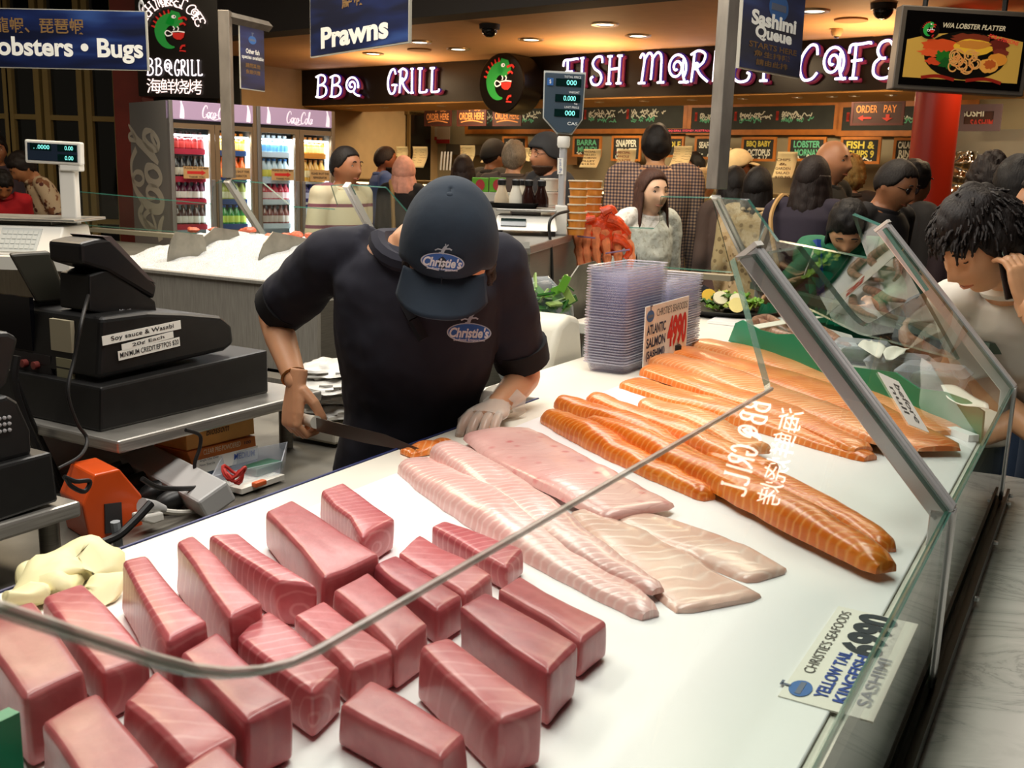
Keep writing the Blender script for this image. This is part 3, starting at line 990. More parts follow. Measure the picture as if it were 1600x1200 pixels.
pane([T5 + FQ * far_bot, T6 + FQ * far_bot, T6 + FQ * .30, fpl3(331, 318), fpl3(334, 290), fpl3(338, 285), T5 + FD * .02], FNR, 'sneeze_guard', 'glass pane at the far end of the ice, ending by the scale')
bracket(T4 + FQ, T4, T4 + FQ * 1.0 + V((0, 0, -.25)), 'steel glass bracket beside the man in the striped polo shirt', FD, .034, .03)
bracket(T5 + FQ, T5, T5 + FQ * 1.0 + V((0, 0, -.25)), 'steel glass bracket under the fish species post', FD, .034, .03)
bracket(Q3, T3, Q3 + V((0, 0, -.25)), 'steel glass bracket under the tall square post', V((1, -.2, 0)), .036, .03)
TC, QC = sl(A2, 1.02), sl(A2, 0) + V((0.02, .06, 0))
cn = ((T3 - TC).cross(Q3 - TC)).normalized()
if cn.z < 0:
 cn = -cn
def cp(px, py):
 return op(px, py, cn, TC)
pane([TC + (T3 - TC) * .01, cp(1336, 333), cp(1360, 402), cp(1217, 375), cp(1171, 311), T3 + (TC - T3) * .004, T3 + (Q3 - T3) * .97, cp(1345, 520), cp(1500, 560)], cn, 'sneeze_guard', 'corner glass pane in front of the woman in the green top')
for (pa, pb, z_, nm, lb, mt, hh) in (((1150, 446), (1010, 437), 1.13, 'counter_rail', 'pale ledge edge below the far glass behind the stacked trays', M_('ledge_paint', 'a59c86', .5), .03),):
 p, q = oz(pa[0], pa[1], z_), oz(pb[0], pb[1], z_)
mb = MB()
mb.hexa([T3 + FQ * 1.0 + V((0, 0, -.03)) - XA * .03, T3 + FQ * 1.0 + V((0, 0, -.03)) + XA * .05, T6 + FQ + V((0, 0, -.03)) + XA * .05, T6 + FQ + V((0, 0, -.03)) - XA * .03], [p + V((0, 0, .025)) for p in (T3 + FQ + V((0, 0, -.03)) - XA * .03, T3 + FQ + V((0, 0, -.03)) + XA * .05, T6 + FQ + V((0, 0, -.03)) + XA * .05, T6 + FQ + V((0, 0, -.03)) - XA * .03)])
props(mb.build('counter_rail', M_('ledge_paint', 'a59c86', .45, .3), smooth=False), 'pale metal rail along the foot of the far glass', 'rail')
mb = MB()
c1, c2 = Q3 + V((0.0, .05, -.02)), sl(A2, 0) + V((.12, .35, .02))
dn = V(((c2 - c1).y, -(c2 - c1).x, 0)).normalized() * .03
mb.hexa([c1 - dn, c2 - dn, c2 + dn, c1 + dn], [p + V((0, 0, .03)) for p in (c1 - dn, c2 - dn, c2 + dn, c1 + dn)])
props(mb.build('corner_rail', M_('green_grey_rail', '5d6f62', .3, .4), smooth=False), 'grey-green rail along the foot of the corner glass', 'rail')
# ================================================================== fish
def m_fish(name, base, line, dark, freq, chev, lw, rough=.28, spots=None, sss=0.0, linemix=.55, warp=2.0, bump=.12):
 """flesh with pale chevron lines; uv: metres along / across (-1..1)"""
 t = NT(name)
 uv = t.add('UVMap')
 sp = t.add('SeparateXYZ')
 t.ln(uv.outputs[0], sp.inputs[0])
 n1 = t.add('TexNoise')
 n1.inputs['Scale'].default_value = 9
 n1.inputs['Detail'].default_value = 3
 t.ln(t.coords(), n1.inputs['Vector'])
 v = t.math('ABSOLUTE', t.math('SUBTRACT', sp.outputs[1], .1))
 ph = t.math('ADD', t.math('MULTIPLY', sp.outputs[0], freq), t.math('MULTIPLY', v, chev))
 ph = t.math('ADD', ph, t.math('MULTIPLY', n1.outputs[0], warp))
 fr = t.math('FRACT', ph)
 d = t.math('ABSOLUTE', t.math('SUBTRACT', fr, .5))
 ln_ = t.ramp(d, [(0.0, (1, 1, 1, 1)), (lw, (0, 0, 0, 1))])
 n2 = t.add('TexNoise')
 n2.inputs['Scale'].default_value = 14
 n2.inputs['Detail'].default_value = 5
 t.ln(t.coords(), n2.inputs['Vector'])
 bc = t.ramp(n2.outputs[0], [(.32, C(dark)), (.68, C(base))])
 rgb = t.add('SeparateColor')
 t.ln(ln_, rgb.inputs[0])
 col = t.mix(t.math('MULTIPLY', rgb.outputs[0], linemix), bc, C(line))
 if spots:
  vo = t.add('TexVoronoi')
  vo.inputs['Scale'].default_value = 27
  t.ln(t.coords(), vo.inputs['Vector'])
  msk = t.ramp(vo.outputs['Distance'], [(.10, (1, 1, 1, 1)), (.26, (0, 0, 0, 1))])
  s2 = t.add('SeparateColor')
  t.ln(msk, s2.inputs[0])
  col = t.mix(t.math('MULTIPLY', t.math('MULTIPLY', s2.outputs[0], n1.outputs[0]), 1.1), col, C(spots))
 t.ln(col, t.b.inputs['Base Color'])
 t.b.inputs['Roughness'].default_value = rough
 t.b.inputs['Specular IOR Level'].default_value = .6
 t.b.inputs['Coat Weight'].default_value = .25
 t.b.inputs['Coat Roughness'].default_value = .15
 if sss:
  t.b.inputs['Subsurface Weight'].default_value = sss
  t.b.inputs['Subsurface Radius'].default_value = (.02, .008, .004)
  t.b.inputs['Subsurface Scale'].default_value = .4
 t.bump(t.math('SUBTRACT', n2.outputs[0], t.math('MULTIPLY', rgb.outputs[0], .35)), bump, .01)
 return t.m
SALMON = m_fish('salmon_flesh', 'f09044', 'f8c08a', 'd96a20', 58, 1.6, .2)
SALMON2 = m_fish('salmon_flesh_pale', 'f0a062', 'fbd0a4', 'e07f3c', 52, 1.8, .22)
SALMOND = m_fish('salmon_flesh_deep', 'e27b22', 'f2a95c', 'cf5f12', 56, 1.3, .24)
KING = m_fish('kingfish_flesh', 'ebbfb8', 'f6e0d8', 'dba79e', 60, 1.5, .25, linemix=.5)
KING2 = m_fish('kingfish_belly', 'ebbdb4', 'd99d92', 'dba59e', 45, 1.2, .12, spots='c8464e', linemix=.35)
KING3 = m_fish('kingfish_thin', 'e5c4b4', 'f1ddd0', 'd6a998', 34, .9, .2, linemix=.5)
def zt(px, py, h):
 return oz(px, py, ZW + .005 + h)
def fillet(px, widths, heights, mat_, label, group, name='salmon_fillet', zb=.0, cat='fish fillet', skew=.0, rough=.002, uvs=1.0, samples=26, flat=1.0):
 """side of fish along a traced centre line; every side has its own width and height profile and lies at height zb above the board"""
 base = [oz(p[0], p[1], ZW + .005 + zb + .4 * interp([0, 1], [heights[0], heights[-1]], i / (len(px) - 1))) for i, p in enumerate(px)]
 path = curve([V((p.x, p.y, 0)) for p in base], max(3, samples // (len(px) - 1)))
 n = len(path)
 acc = [0]
 for i in range(1, n):
  acc.append(acc[-1] + (path[i] - path[i - 1]).length)
 L_ = acc[-1]
 mb = MB()
 mb.uv = []
 rs = []
 K = 15
 ks = [i / (len(widths) - 1) for i in range(len(widths))]
 hs = [i / (len(heights) - 1) for i in range(len(heights))]
 sd = random.random() * 50
 for i, p in enumerate(path):
  t = (path[min(i + 1, n - 1)] - path[max(i - 1, 0)]).normalized()
  side = V((-t.y, t.x, 0))
  f = acc[i] / L_
  w, h = interp(ks, widths, f), interp(hs, heights, f)
  if i in (0, n - 1):
   w *= .72
   h *= .62
  g = []
  for k in range(K):
   a = pi * k / (K - 5) if k <= K - 5 else None
   if a is not None:
    c, s_ = cos(a), sin(a) ** .62
    x = c * w / 2 + skew * w * s_ * .3
    z = s_ * h * (1 + .12 * sin(f * 9 + sd))
    v = c
   else:
    v = -1 + 2 * (k - (K - 5)) / 5
    x = v * w / 2
    z = 0.0
   q = p + side * x
   nz = noise.noise(V((q.x * 22, q.y * 22, sd)))
   g.append(V((q.x + side.x * nz * rough * 2, q.y + side.y * nz * rough * 2, ZW + .0055 + zb + (z * flat if z <= 0 else z * (1 + nz * .12)))))
   mb.uv.append((acc[i] * uvs + sd, v))
  rs.append(g)
 mb.rings(rs, True)
 o = mb.build(name, mat_, smooth=True, ang=60)
 return props(o, label, cat, group)
G_S = 'salmon fillets on the display'
kf = [
 ([(643, 722), (752, 793), (885, 878), (1018, 958)], [.07, .095, .095, .075, .035], [.028, .038, .036, .028, .018], KING, 'thick pale kingfish loin nearest the tuna, tapering towards the glass'),
 ([(690, 703), (790, 770), (905, 856), (1028, 922)], [.06, .09, .085, .065, .03], [.03, .042, .036, .025, .014], KING, 'kingfish loin lying between the thick loin and the spotted belly piece'),
 ([(775, 674), (855, 724), (930, 764), (1005, 800)], [.15, .17, .155, .14], [.016, .024, .022, .014], KING2, 'broad kingfish belly piece dotted with red spots'),
 ([(905, 800), (985, 850), (1060, 900), (1130, 945)], [.04, .09, .11, .13], [.015, .018, .014, .010], KING3, 'thin fanned kingfish tail piece with a square cut end'),
 ([(985, 808), (1060, 838), (1130, 868), (1205, 900)], [.07, .1, .1, .08], [.012, .016, .016, .010], KING3, 'flat kingfish piece pointing at the bracket, outermost of its pile')]
for px, w_, h_, m_, lb in kf:
 fillet(px, w_, h_, m_, lb, 'kingfish pieces on the display', 'kingfish_fillet', zb=.010 if 'belly' in lb else .0)
sm = [
 ([(1088, 533), (1200, 562), (1350, 612), (1485, 676)], [.13, .15, .15, .13], [.02, .026, .024, .016], SALMON2, 0.0, 'salmon side farthest back, along the green divider'),
 ([(1058, 546), (1180, 580), (1325, 632), (1468, 700)], [.12, .14, .14, .12], [.022, .028, .026, .018], SALMON, .012, 'broad salmon side lying second from the green divider'),
 ([(1030, 560), (1140, 592), (1270, 640), (1400, 690)], [.10, .13, .12, .08], [.026, .03, .028, .02], SALMON2, .02, 'salmon side with pale lines third from the green divider'),
 ([(1015, 577), (1110, 607), (1230, 650), (1350, 700)], [.09, .10, .09, .06], [.026, .03, .026, .018], SALMON, .014, 'salmon side with its thick end under the price card'),
 ([(985, 597), (1080, 627), (1210, 668), (1360, 714)], [.09, .10, .085, .05], [.022, .03, .028, .02], SALMON, .0, 'slim salmon side ending in a blunt tip over bare white board'),
 ([(1008, 628), (1070, 650), (1130, 676), (1185, 704)], [.06, .075, .075, .06], [.022, .028, .028, .02], SALMON2, .016, 'short salmon piece at the gap between the two salmon piles'),
 ([(985, 642), (1040, 668), (1110, 700), (1180, 728)], [.05, .06, .06, .05], [.02, .026, .028, .02], SALMON, .008, 'short smooth salmon piece beside the gap, middle of its pile'),
 ([(925, 622), (1010, 656), (1110, 698), (1207, 736)], [.05, .055, .06, .05], [.026, .032, .034, .028], SALMON, .01, 'salmon piece with a blunt end under the mirrored writing'),
 ([(876, 626), (950, 656), (1040, 697), (1140, 745)], [.05, .062, .055, .04], [.034, .04, .036, .024], SALMOND, .0, 'deep orange salmon loin with a rounded back end by the stacked trays'),
 ([(1110, 712), (1200, 752), (1300, 802), (1388, 856)], [.045, .062, .06, .035], [.024, .032, .03, .018], SALMOND, .0, 'long orange salmon loin lying behind the longest one'),
 ([(858, 648), (935, 690), (1020, 733), (1110, 775)], [.055, .062, .055, .035], [.034, .038, .034, .02], SALMOND, .0, 'deep grooved salmon loin at the front, closest to the kingfish'),
 ([(918, 656), (1010, 700), (1120, 748), (1250, 816), (1386, 884)], [.022, .055, .068, .07, .065, .045], [.02, .036, .042, .044, .04, .026], SALMOND, .012, 'longest orange salmon loin, reaching furthest towards the glass')]
for px, w_, h_, m_, zb, lb in sm:
 fillet(px, w_, h_, m_, lb, G_S, zb=zb)
fillet([(632, 708), (660, 702), (700, 690)], [.045, .055, .05], [.012, .016, .016], SALMON, 'small salmon piece being sliced under the gloved hand', None, name='salmon_slice', samples=14, cat='fish piece', zb=-.004)
def m_tuna(name, base, dark, line, fr, ang, amt):
 t = NT(name)
 co = t.coords()
 mp = t.add('Mapping')
 mp.inputs['Rotation'].default_value = (.35, .2, ang)
 t.ln(co, mp.inputs[0])
 wv = t.add('TexWave')
 wv.wave_type = 'RINGS'
 wv.inputs['Scale'].default_value = fr
 wv.inputs['Distortion'].default_value = 2.2
 wv.inputs['Detail'].default_value = 2
 wv.inputs['Detail Scale'].default_value = 1.2
 mp.inputs['Location'].default_value = (.16, .1, .02)
 t.ln(mp.outputs[0], wv.inputs['Vector'])
 sp = t.add('SeparateColor')
 t.ln(t.ramp(wv.outputs['Color'], [(.80, (0, 0, 0, 1)), (1.0, (1, 1, 1, 1))]), sp.inputs[0])
 n2 = t.add('TexNoise')
 n2.inputs['Scale'].default_value = 55
 n2.inputs['Detail'].default_value = 4
 t.ln(co, n2.inputs['Vector'])
 n3 = t.add('TexNoise')
 n3.inputs['Scale'].default_value = 7
 t.ln(co, n3.inputs['Vector'])
 bc = t.ramp(t.math('ADD', t.math('MULTIPLY', n2.outputs[0], .5), t.math('MULTIPLY', n3.outputs[0], .5)), [(.34, C(dark)), (.66, C(base))])
 t.ln(t.mix(t.math('MULTIPLY', sp.outputs[0], amt), bc, C(line)), t.b.inputs['Base Color'])
 t.b.inputs['Roughness'].default_value = .34
 t.b.inputs['Coat Weight'].default_value = .2
 t.b.inputs['Coat Roughness'].default_value = .2
 t.b.inputs['Subsurface Weight'].default_value = .12
 t.b.inputs['Subsurface Radius'].default_value = (.02, .005, .004)
 t.b.inputs['Subsurface Scale'].default_value = .5
 t.bump(n2.outputs[0], .18, .004)
 return t.m
TUNA = [m_tuna('tuna_flesh_rose', 'c86c6e', 'b35459', 'dd9a98', 16, .3, .32), m_tuna('tuna_flesh_plain', 'c0686a', 'a64f52', 'd28a86', 9, 1.2, .16),
  m_tuna('tuna_flesh_lined', 'c6696c', 'b04d54', 'e2a6a2', 22, -.5, .42), m_tuna('tuna_flesh_deep', 'b4565a', '98424a', 'c67e7a', 12, .9, .2)]
tuna = [
 ([(-60, 970), (52, 930), (138, 1044), (42, 1088)], 1, .07, 'large dull tuna block cut off by the picture edge, below the yellow gloves'),
 ([(65, 930), (128, 906), (238, 1018), (160, 1050)], 0, .052, 'tuna block with fine pale lines right beside the yellow gloves'),
 ([(186, 876), (229, 867), (327, 971), (262, 1001)], 2, .066, 'tuna block with pale cross bands, first of the three along the worktop edge'),
 ([(272, 843), (305, 831), (411, 940), (359, 965)], 0, .07, 'tall tuna block with a white chevron mark near its end'),
 ([(322, 836), (374, 830), (497, 914), (432, 906)], 2, .055, 'wedge shaped tuna block with curved lines and a pointed end'),
 ([(414, 796), (455, 777), (592, 865), (506, 899)], 1, .058, 'big plain tuna block beside the pale lined small one at the worktop edge'),
 ([(500, 765), (537, 752), (617, 808), (569, 836)], 2, .048, 'small tuna block with white stripes on its side at the worktop edge'),
 ([(672, 822), (693, 811), (819, 858), (790, 886)], 2, .036, 'tuna piece with white streaks closest to the kingfish loin'),
 ([(620, 860), (657, 832), (771, 896), (727, 926)], 0, .044, 'pink smooth tuna piece second from the kingfish loin'),
 ([(583, 881), (617, 863), (725, 927), (680, 952)], 3, .046, 'dark red tuna piece third from the kingfish loin'),
 ([(520, 923), (573, 891), (673, 972), (622, 1012)], 1, .05, 'tuna block in the middle with shiny speckles on its end'),
 ([(460, 959), (511, 933), (618, 1012), (549, 1045)], 0, .044, 'rosy square tuna block left of the speckled one'),
 ([(368, 995), (421, 949), (533, 1037), (484, 1084)], 2, .05, 'tuna block with dark curved creases in the centre of the display'),
 ([(278, 1016), (341, 980), (456, 1094), (384, 1126)], 3, .06, 'deep red tuna block under the corner of the glass cut-out'),
 ([(531, 1097), (581, 1052), (731, 1146), (690, 1192)], 1, .045, 'long curved tuna block near the bottom, alone on white board'),
 ([(652, 1008), (704, 994), (851, 1100), (781, 1127)], 0, .06, 'tuna block with slanting pale lines in front of the stacked dark block'),
 ([(716, 948), (761, 922), (903, 1003), (857, 1052)], 3, .06, 'brown-red tuna block at the outer end, behind the slant lined one'),
 ([(778, 918), (813, 894), (949, 970), (907, 1004)], 1, .045, 'flat tuna block outermost of all, towards the bare white board'),
 ([(60, 1125), (150, 1076), (252, 1190), (150, 1250)], 1, .06, 'dull rounded tuna block in front of the lined one by the gloves'),
 ([(190, 1092), (246, 1040), (372, 1150), (300, 1185)], 0, .05, 'triangular topped tuna block with fine lines, front row'),
 ([(272, 1205), (345, 1158), (440, 1240), (320, 1290)], 1, .05, 'tuna block mostly below the picture edge, front row')]
for q, mi, h, lb in tuna:
 tp = [oz(p[0], p[1], ZW + .005 + h) for p in q]
 tp = [tp[0], tp[3], tp[2], tp[1]]
 cen = sum(tp, V((0, 0, 0))) / 4
 bt = [V((lerp(cen.x, p.x, 1.03), lerp(cen.y, p.y, 1.03), ZW + .006)) for p in tp]
 bm = bmesh.new()
 vs = [bm.verts.new(p) for p in bt + tp]
 for f in ((3, 2, 1, 0), (4, 5, 6, 7), (0, 1, 5, 4), (1, 2, 6, 5), (2, 3, 7, 6), (3, 0, 4, 7)):
  bm.faces.new([vs[i] for i in f])
 bmesh.ops.bevel(bm, geom=bm.edges[:], offset=.0095, segments=3, affect='EDGES', profile=.6)
 bmesh.ops.subdivide_edges(bm, edges=bm.edges[:], cuts=2, use_grid_fill=True)
 sd = random.random() * 30
 for v in bm.verts:
  nz = noise.noise_vector(V((v.co.x * 14, v.co.y * 14, v.co.z * 14 + sd)))
  v.co += V((nz.x, nz.y, nz.z * (1 if v.co.z > ZW + .02 else 0))) * .0045
 bmesh.ops.recalc_face_normals(bm, faces=bm.faces)
 mb = MB()
 bm.verts.ensure_lookup_table()
 bm.verts.index_update()
 mb.v = [v.co.copy() for v in bm.verts]
 mb.f = [tuple(v.index for v in f.verts) for f in bm.faces]
 mb.m = [0] * len(mb.f)
 bm.free()
 props(mb.build('tuna_block', TUNA[mi], smooth=True, ang=70), lb, 'tuna block', 'tuna blocks on the display')
# ================================================================== staff side of the stall
def on(b, pts):
 return [ob_(p[0], p[1], b) for p in pts]
def extr(mb, pts, d, m=0):
 """solid from a traced outline pushed back by the vector d"""
 n = len(pts)
 a = [V(p) for p in pts]
 an = sum(((a[i] - a[0]).cross(a[(i + 1) % n] - a[0]) for i in range(1, n)), V((0, 0, 0)))
 if an.dot(d) > 0:
  a.reverse()
 b = [p + d for p in a]
 return mb.add(a + b, [tuple(range(n)), tuple(reversed(range(n, 2 * n)))] + [(i, n + i, n + (i + 1) % n, (i + 1) % n) for i in range(n)], None, m)
def quad(pts):
 """frame on a traced quad (tl, tr, br, bl): matrix with x to the right, y up, centred, plus its width and height"""
 tl, tr, br, bl = [V(p) for p in pts]
 c = (tl + tr + br + bl) / 4
 x = (tr - tl + br - bl) / 2
 y = (tl - bl + tr - br) / 2
 return frame(c, x, y), x.length, y.length
def sheet(mb, pts, th=.0012, m=0):
 M, w, h = quad(pts)
 mb.box((0, 0, -th / 2), (w, h, th), M, m)
 return M, w, h
BZ = 1.035
SZ = .872
bc = oz(185, 690, BZ)
ba, bb = ab(bc)
bn = thing('steel_bench', 'stainless steel bench carrying the black till with the soy sauce notice', 'bench', W(ba + .4, bb + .3, 0))
mb = MB()
flatprism(mb, wp((ba, bb), (ba + .64, bb), (ba + .64, bb + .62), (ba, bb + .62)), BZ - .028, BZ)
mb.build('bench_top', STEEL, bn, world=True, smooth=False, bev=.006)
for da, db in ((.30, .5), (.61, .1), (.05, .59), (.61, .59)):
 MB().tube([W(ba + da, bb + db, SZ + .001), W(ba + da, bb + db, BZ - .028)], .018, 10).build('leg', STEELD, bn, world=True)
SZ = .872
sh = thing('lower_shelf', 'low steel shelf under the tills holding boxes, plugs and the orange transformer', 'shelf', W(1.6, 1.65, 0))
mb = MB()
flatprism(mb, wp((.1, 1.5), (2.33, 1.5), (2.33, 2.5), (.1, 2.5)), SZ - .03, SZ)
mb.build('shelf_board', STEELD, sh, world=True, smooth=False, bev=.004)
mb = MB()
flatprism(mb, wp((.1, 2.51), (2.25, 2.51), (2.25, 2.54), (.1, 2.54)), 0, BZ - .04)
mb.build('back_panel', M_('grey_panel', '8b8780', .5), sh, world=True, smooth=False)
mb = MB()
flatprism(mb, wp((.1, 1.53), (2.25, 1.53), (2.25, 1.56), (.1, 1.56)), 0, SZ - .03)
mb.build('front_panel', DARK, sh, world=True, smooth=False)
def till(label, b, drawer, body, stick=True):
 r = thing('cash_register', label, 'cash register', on(b, [drawer[3]])[0])
 extr(MB(), on(b, drawer), YA * .40).build('cash_drawer', BLACK, r, world=True, smooth=False, bev=.006)
 extr(MB(), on(b + .03, body), YA * .33).build('register_body', BLACK, r, world=True, smooth=False, bev=.012, seg=3)
 return r
tb = ab(oz(157, 676, BZ))[1]
t1 = till('black till with white soy sauce and wasabi notice strips', tb, [(158, 606), (419, 547), (420, 614), (157, 676)], [(154, 594), (159, 496), (232, 487), (286, 489), (346, 494), (364, 508), (367, 537), (352, 549)])
tm = MB()
for pts, s, bw in (([(159, 526), (282, 500), (283, 514), (161, 540)], 'Soy sauce & Wasabi', .8), ([(190, 539), (270, 517), (272, 528), (191, 548)], '20¢ Each', .62), ([(184, 550), (280, 526), (282, 541), (186, 563)], 'MINIMUM CREDIT/EFTPOS $20', .95)):
 q = on(tb + .027, pts)
 mb = MB()
 M, w, h = sheet(mb, q)
 o = mb.build('notice_strip', PAPER, t1, world=True, smooth=False)
 text(MB(), s, M, w=w * bw, h=h * .62, th=.0008, bold=.006).build('lettering', INK, o, world=True, smooth=False)
ends = ab(on(tb + .03, [(159, 540)])[0])[0] - .002
EM = frame(W(ends, tb + .2, BZ + .17), -YA, (0, 0, 1), -XA)
for nm, c, s, mt in (('gloss_cover', (-.11, .035), (.12, .12), M_('gloss_black', '0d0d12', .12)), ('rating_label', (.05, .02), (.07, .07), M_('aged_label', 'a9a085', .7)), ('port_panel', (-.06, -.055), (.14, .05), M_('port_panel', '201c1c', .6)), ('warning_label', (.055, -.06), (.05, .06), M_('aged_label2', '8f8a6c', .7))):
 MB().box((c[0], c[1], .004), (s[0], s[1], .01), EM).build(nm, mt, t1, world=True, smooth=False)
for i in range(2):
 MB().lathe([(.009, 0), (.009, .012), (.001, .013)], 10, EM @ Matrix.Translation((-.075 + i * .04, -.055, .009))).build('socket', M_('port_red', '7d3630', .5), t1, world=True)
pd = thing('customer_display', 'dark angled customer display rising behind the soy sauce till', 'display', on(tb + .3, [(82, 478)])[0])
q = on(tb + .26, [(15, 397), (78, 393), (108, 470), (58, 474)])
extr(MB(), q, YA * .035 + XA * .02).build('display_housing', M_('olive_black', '2c2b22', .5), pd, world=True, smooth=False, bev=.006)
extr(MB(), on(tb + .27, [(52, 470), (100, 470), (100, 496), (56, 500)]), YA * .06).build('stub', BLACK, pd, world=True, smooth=False)
et = thing('card_terminal', 'black card payment terminal on its cradle on top of the soy sauce till', 'card terminal', on(tb + .1, [(185, 490)])[0])
extr(MB(), on(tb + .09, [(140, 430), (170, 420), (243, 470), (246, 489), (165, 490), (140, 486)]), YA * .10).build('cradle', BLACK, et, world=True, smooth=False, bev=.004)
extr(MB(), on(tb + .085, [(126, 380), (150, 374), (172, 372), (246, 446), (242, 468), (168, 424), (128, 412)]), YA * .11).build('handset', M_('terminal_black', '191718', .35), et, world=True, smooth=False, bev=.008)
q = on(tb + .086, [(160, 372), (174, 372), (244, 446), (232, 440)])
extr(MB(), [p + V((0, 0, .004)) for p in q], YA * .108).build('keypad_face', M_('terminal_grey', '5a4e4c', .4), et, world=True, smooth=False)
M, w, h = quad(on(tb + .0885, [(186, 482), (217, 481), (217, 488), (186, 489)]))
text(MB(), 'MiniFone', M, w=w, h=h * .7, th=.001).build('lettering', M_('grey_print', 'b0aeb0', .6), et, world=True, smooth=False)
B2Z = 1.0
e2 = oz(112, 787, B2Z)
a2, b2 = ab(e2)
bn2 = thing('steel_bench', 'steel bench end carrying the cropped till at the picture edge', 'bench', W(a2 - .3, b2 + .3, 0))
mb = MB()
flatprism(mb, wp((a2 - .7, b2), (a2 + .02, b2), (a2 + .02, b2 + .5), (a2 - .7, b2 + .5)), B2Z - .03, B2Z)
mb.build('bench_top', STEEL, bn2, world=True, smooth=False, bev=.006)
for da, db in ((-.66, .04), (-.02, .04), (-.66, .46), (-.02, .46)):
 MB().tube([W(a2 + da, b2 + db, SZ + .001), W(a2 + da, b2 + db, B2Z - .03)], .018, 10).build('leg', STEELD, bn2, world=True)
t2 = thing('cash_register', 'black till cropped by the picture edge, nearest the camera', 'cash register', W(a2 - .2, b2 + .2, B2Z))
extr(MB(), on(b2 + .012, [(-160, 770), (82, 706), (92, 784), (-150, 866)]), YA * .36).build('cash_drawer', BLACK, t2, world=True, smooth=False, bev=.006)
extr(MB(), on(b2 + .03, [(-140, 650), (12, 617), (30, 628), (50, 672), (52, 712), (-140, 762)]), YA * .28).build('register_body', BLACK, t2, world=True, smooth=False, bev=.01, seg=3)
extr(MB(), on(b2 + .06, [(-60, 520), (14, 519), (31, 528), (12, 600), (-10, 622), (-60, 630)]), YA * .16).build('terminal_cradle', BLACK, t2, world=True, smooth=False, bev=.008)
km = MB()
M, w, h = quad(on(b2 + .0285, [(-8, 650), (10, 648), (14, 676), (-6, 680)]))
for i in range(4):
 for j in range(3):
  km.lathe([(.0035, 0), (.0035, .002), (.001, .003)], 8, M @ Matrix.Translation(((i - 1.5) * .009, (j - 1) * .011, 0)))
o = km.build('keypad', M_('grey_print', 'b0aeb0', .6), t2, world=True)
CAB = M_('cable_black', '100f0f', .5)
def cable(label, pts, b, r=.005, mt=None, name='cable', zmin=None):
 P = []
 for i, p in enumerate(pts):
  q = ob_(p[0], p[1], b if not isinstance(b, (list, tuple)) else b[i])
  if zmin is not None:
   q.z = max(q.z, zmin)
  P.append(q)
 return props(MB().tube(curve(P, 6), r, 8).build(name, mt or CAB), label, 'cable')
cable('thin black cable hanging down the face of the soy sauce till', [(138, 462), (128, 500), (116, 560), (106, 612), (120, 660), (136, 686), (126, 712), (92, 732)], [tb + .085, tb + .01, tb + .005, tb - .012, tb - .02, tb - .03, tb - .06, tb - .06], .004)
cable('thick black cable bundle running past the cropped till', [(26, 556), (22, 600), (40, 660), (66, 720), (96, 780), (120, 840)], b2 + .42, .009)
cable('second black cable following the thick bundle beside the cropped till', [(24, 590), (48, 654), (84, 728), (110, 790), (128, 850)], b2 + .44, .006)
cable('black looped cable lying over the orange transformer', [(100, 745), (118, 752), (140, 752), (132, 768), (112, 760), (104, 748)], 1.60, .0045, zmin=SZ + .005)
cable('grey flex standing up from the socket of the orange transformer', [(180, 815), (183, 838), (186, 862)], 1.50, .009, M_('grey_flex', '8d9296', .5))
cable('white lead curling from the white plug to the power board', [(250, 798), (285, 801), (318, 807), (334, 798), (336, 776)], 1.60, .006, M_('white_flex', 'cfccc2', .5), zmin=SZ + .006)
cable('black lead curling in front of the power board', [(222, 748), (250, 762), (300, 763), (335, 758), (352, 766), (350, 775)], 1.60, .0055, zmin=SZ + .006)
cable('black lead drooping over the glove boxes', [(290, 672), (312, 680), (312, 700), (304, 730), (320, 756)], 1.66, .004)
cable('black lead crossing under the orange transformer face', [(236, 786), (214, 810), (186, 836), (160, 848)], 1.49, .008, zmin=SZ + .01)
pb = thing('power_board', 'grey-white power board full of black plugs on the low shelf', 'power board', oz(270, 745, SZ))
p0, p1 = oz(210, 708, SZ + .055), oz(336, 776, SZ + .055)
dx = (p1 - p0).normalized()
PM = frame((p0 + p1) / 2, dx, V((0, 0, 1)).cross(dx))
PL = (p1 - p0).length
MB().box((0, 0, -.012), (PL, .075, .05), PM @ Matrix.Rotation(.45, 4, 'X')).build('board_body', M_('grey_white_plastic', 'b9b8b6', .4), pb, world=True, smooth=False, bev=.006)
for i in range(4):
 M = PM @ Matrix.Rotation(.2, 4, 'X') @ Matrix.Translation((-PL * .36 + i * PL * .2, -.058, -.018)) @ Matrix.Rotation(pi / 2, 4, 'X')
 o = MB().lathe([(.022, -.02), (.023, .0), (.019, .016), (.011, .028), (.005, .04)], 12, M).build('plug', BLACK, pb, world=True)
 MB().tube([M @ V((0, 0, .045)), M @ V((0, -.012, .07)), M @ V((.01, -.04, .085))], .005, 6).build('plug_lead', CAB, o, world=True)
og = thing('transformer', 'bright orange portable transformer box with a sloping top', 'transformer', oz(182, 850, SZ))
yd = ab(oz(140, 848, SZ))[1]
ORG = M_('orange_enamel', 'd4501a', .25, var=.1)
extr(MB(), on(yd, [(129, 790), (148, 742), (187, 733), (222, 774), (224, 833), (141, 848)]), YA * .11 + XA * .03).build('case', ORG, og, world=True, smooth=False, bev=.004)
q = on(yd - .003, [(164, 788), (190, 785), (192, 830), (165, 834)])
extr(MB(), q, YA * .008).build('socket_plate', M_('charcoal_plastic', '2f2e30', .5), og, world=True, smooth=False)
extr(MB(), on(yd + .04, [(152, 741), (184, 733), (186, 738), (154, 747)]), YA * .06 + V((0, 0, .004))).build('top_label', M_('worn_label', '8f5a44', .6), og, world=True, smooth=False)
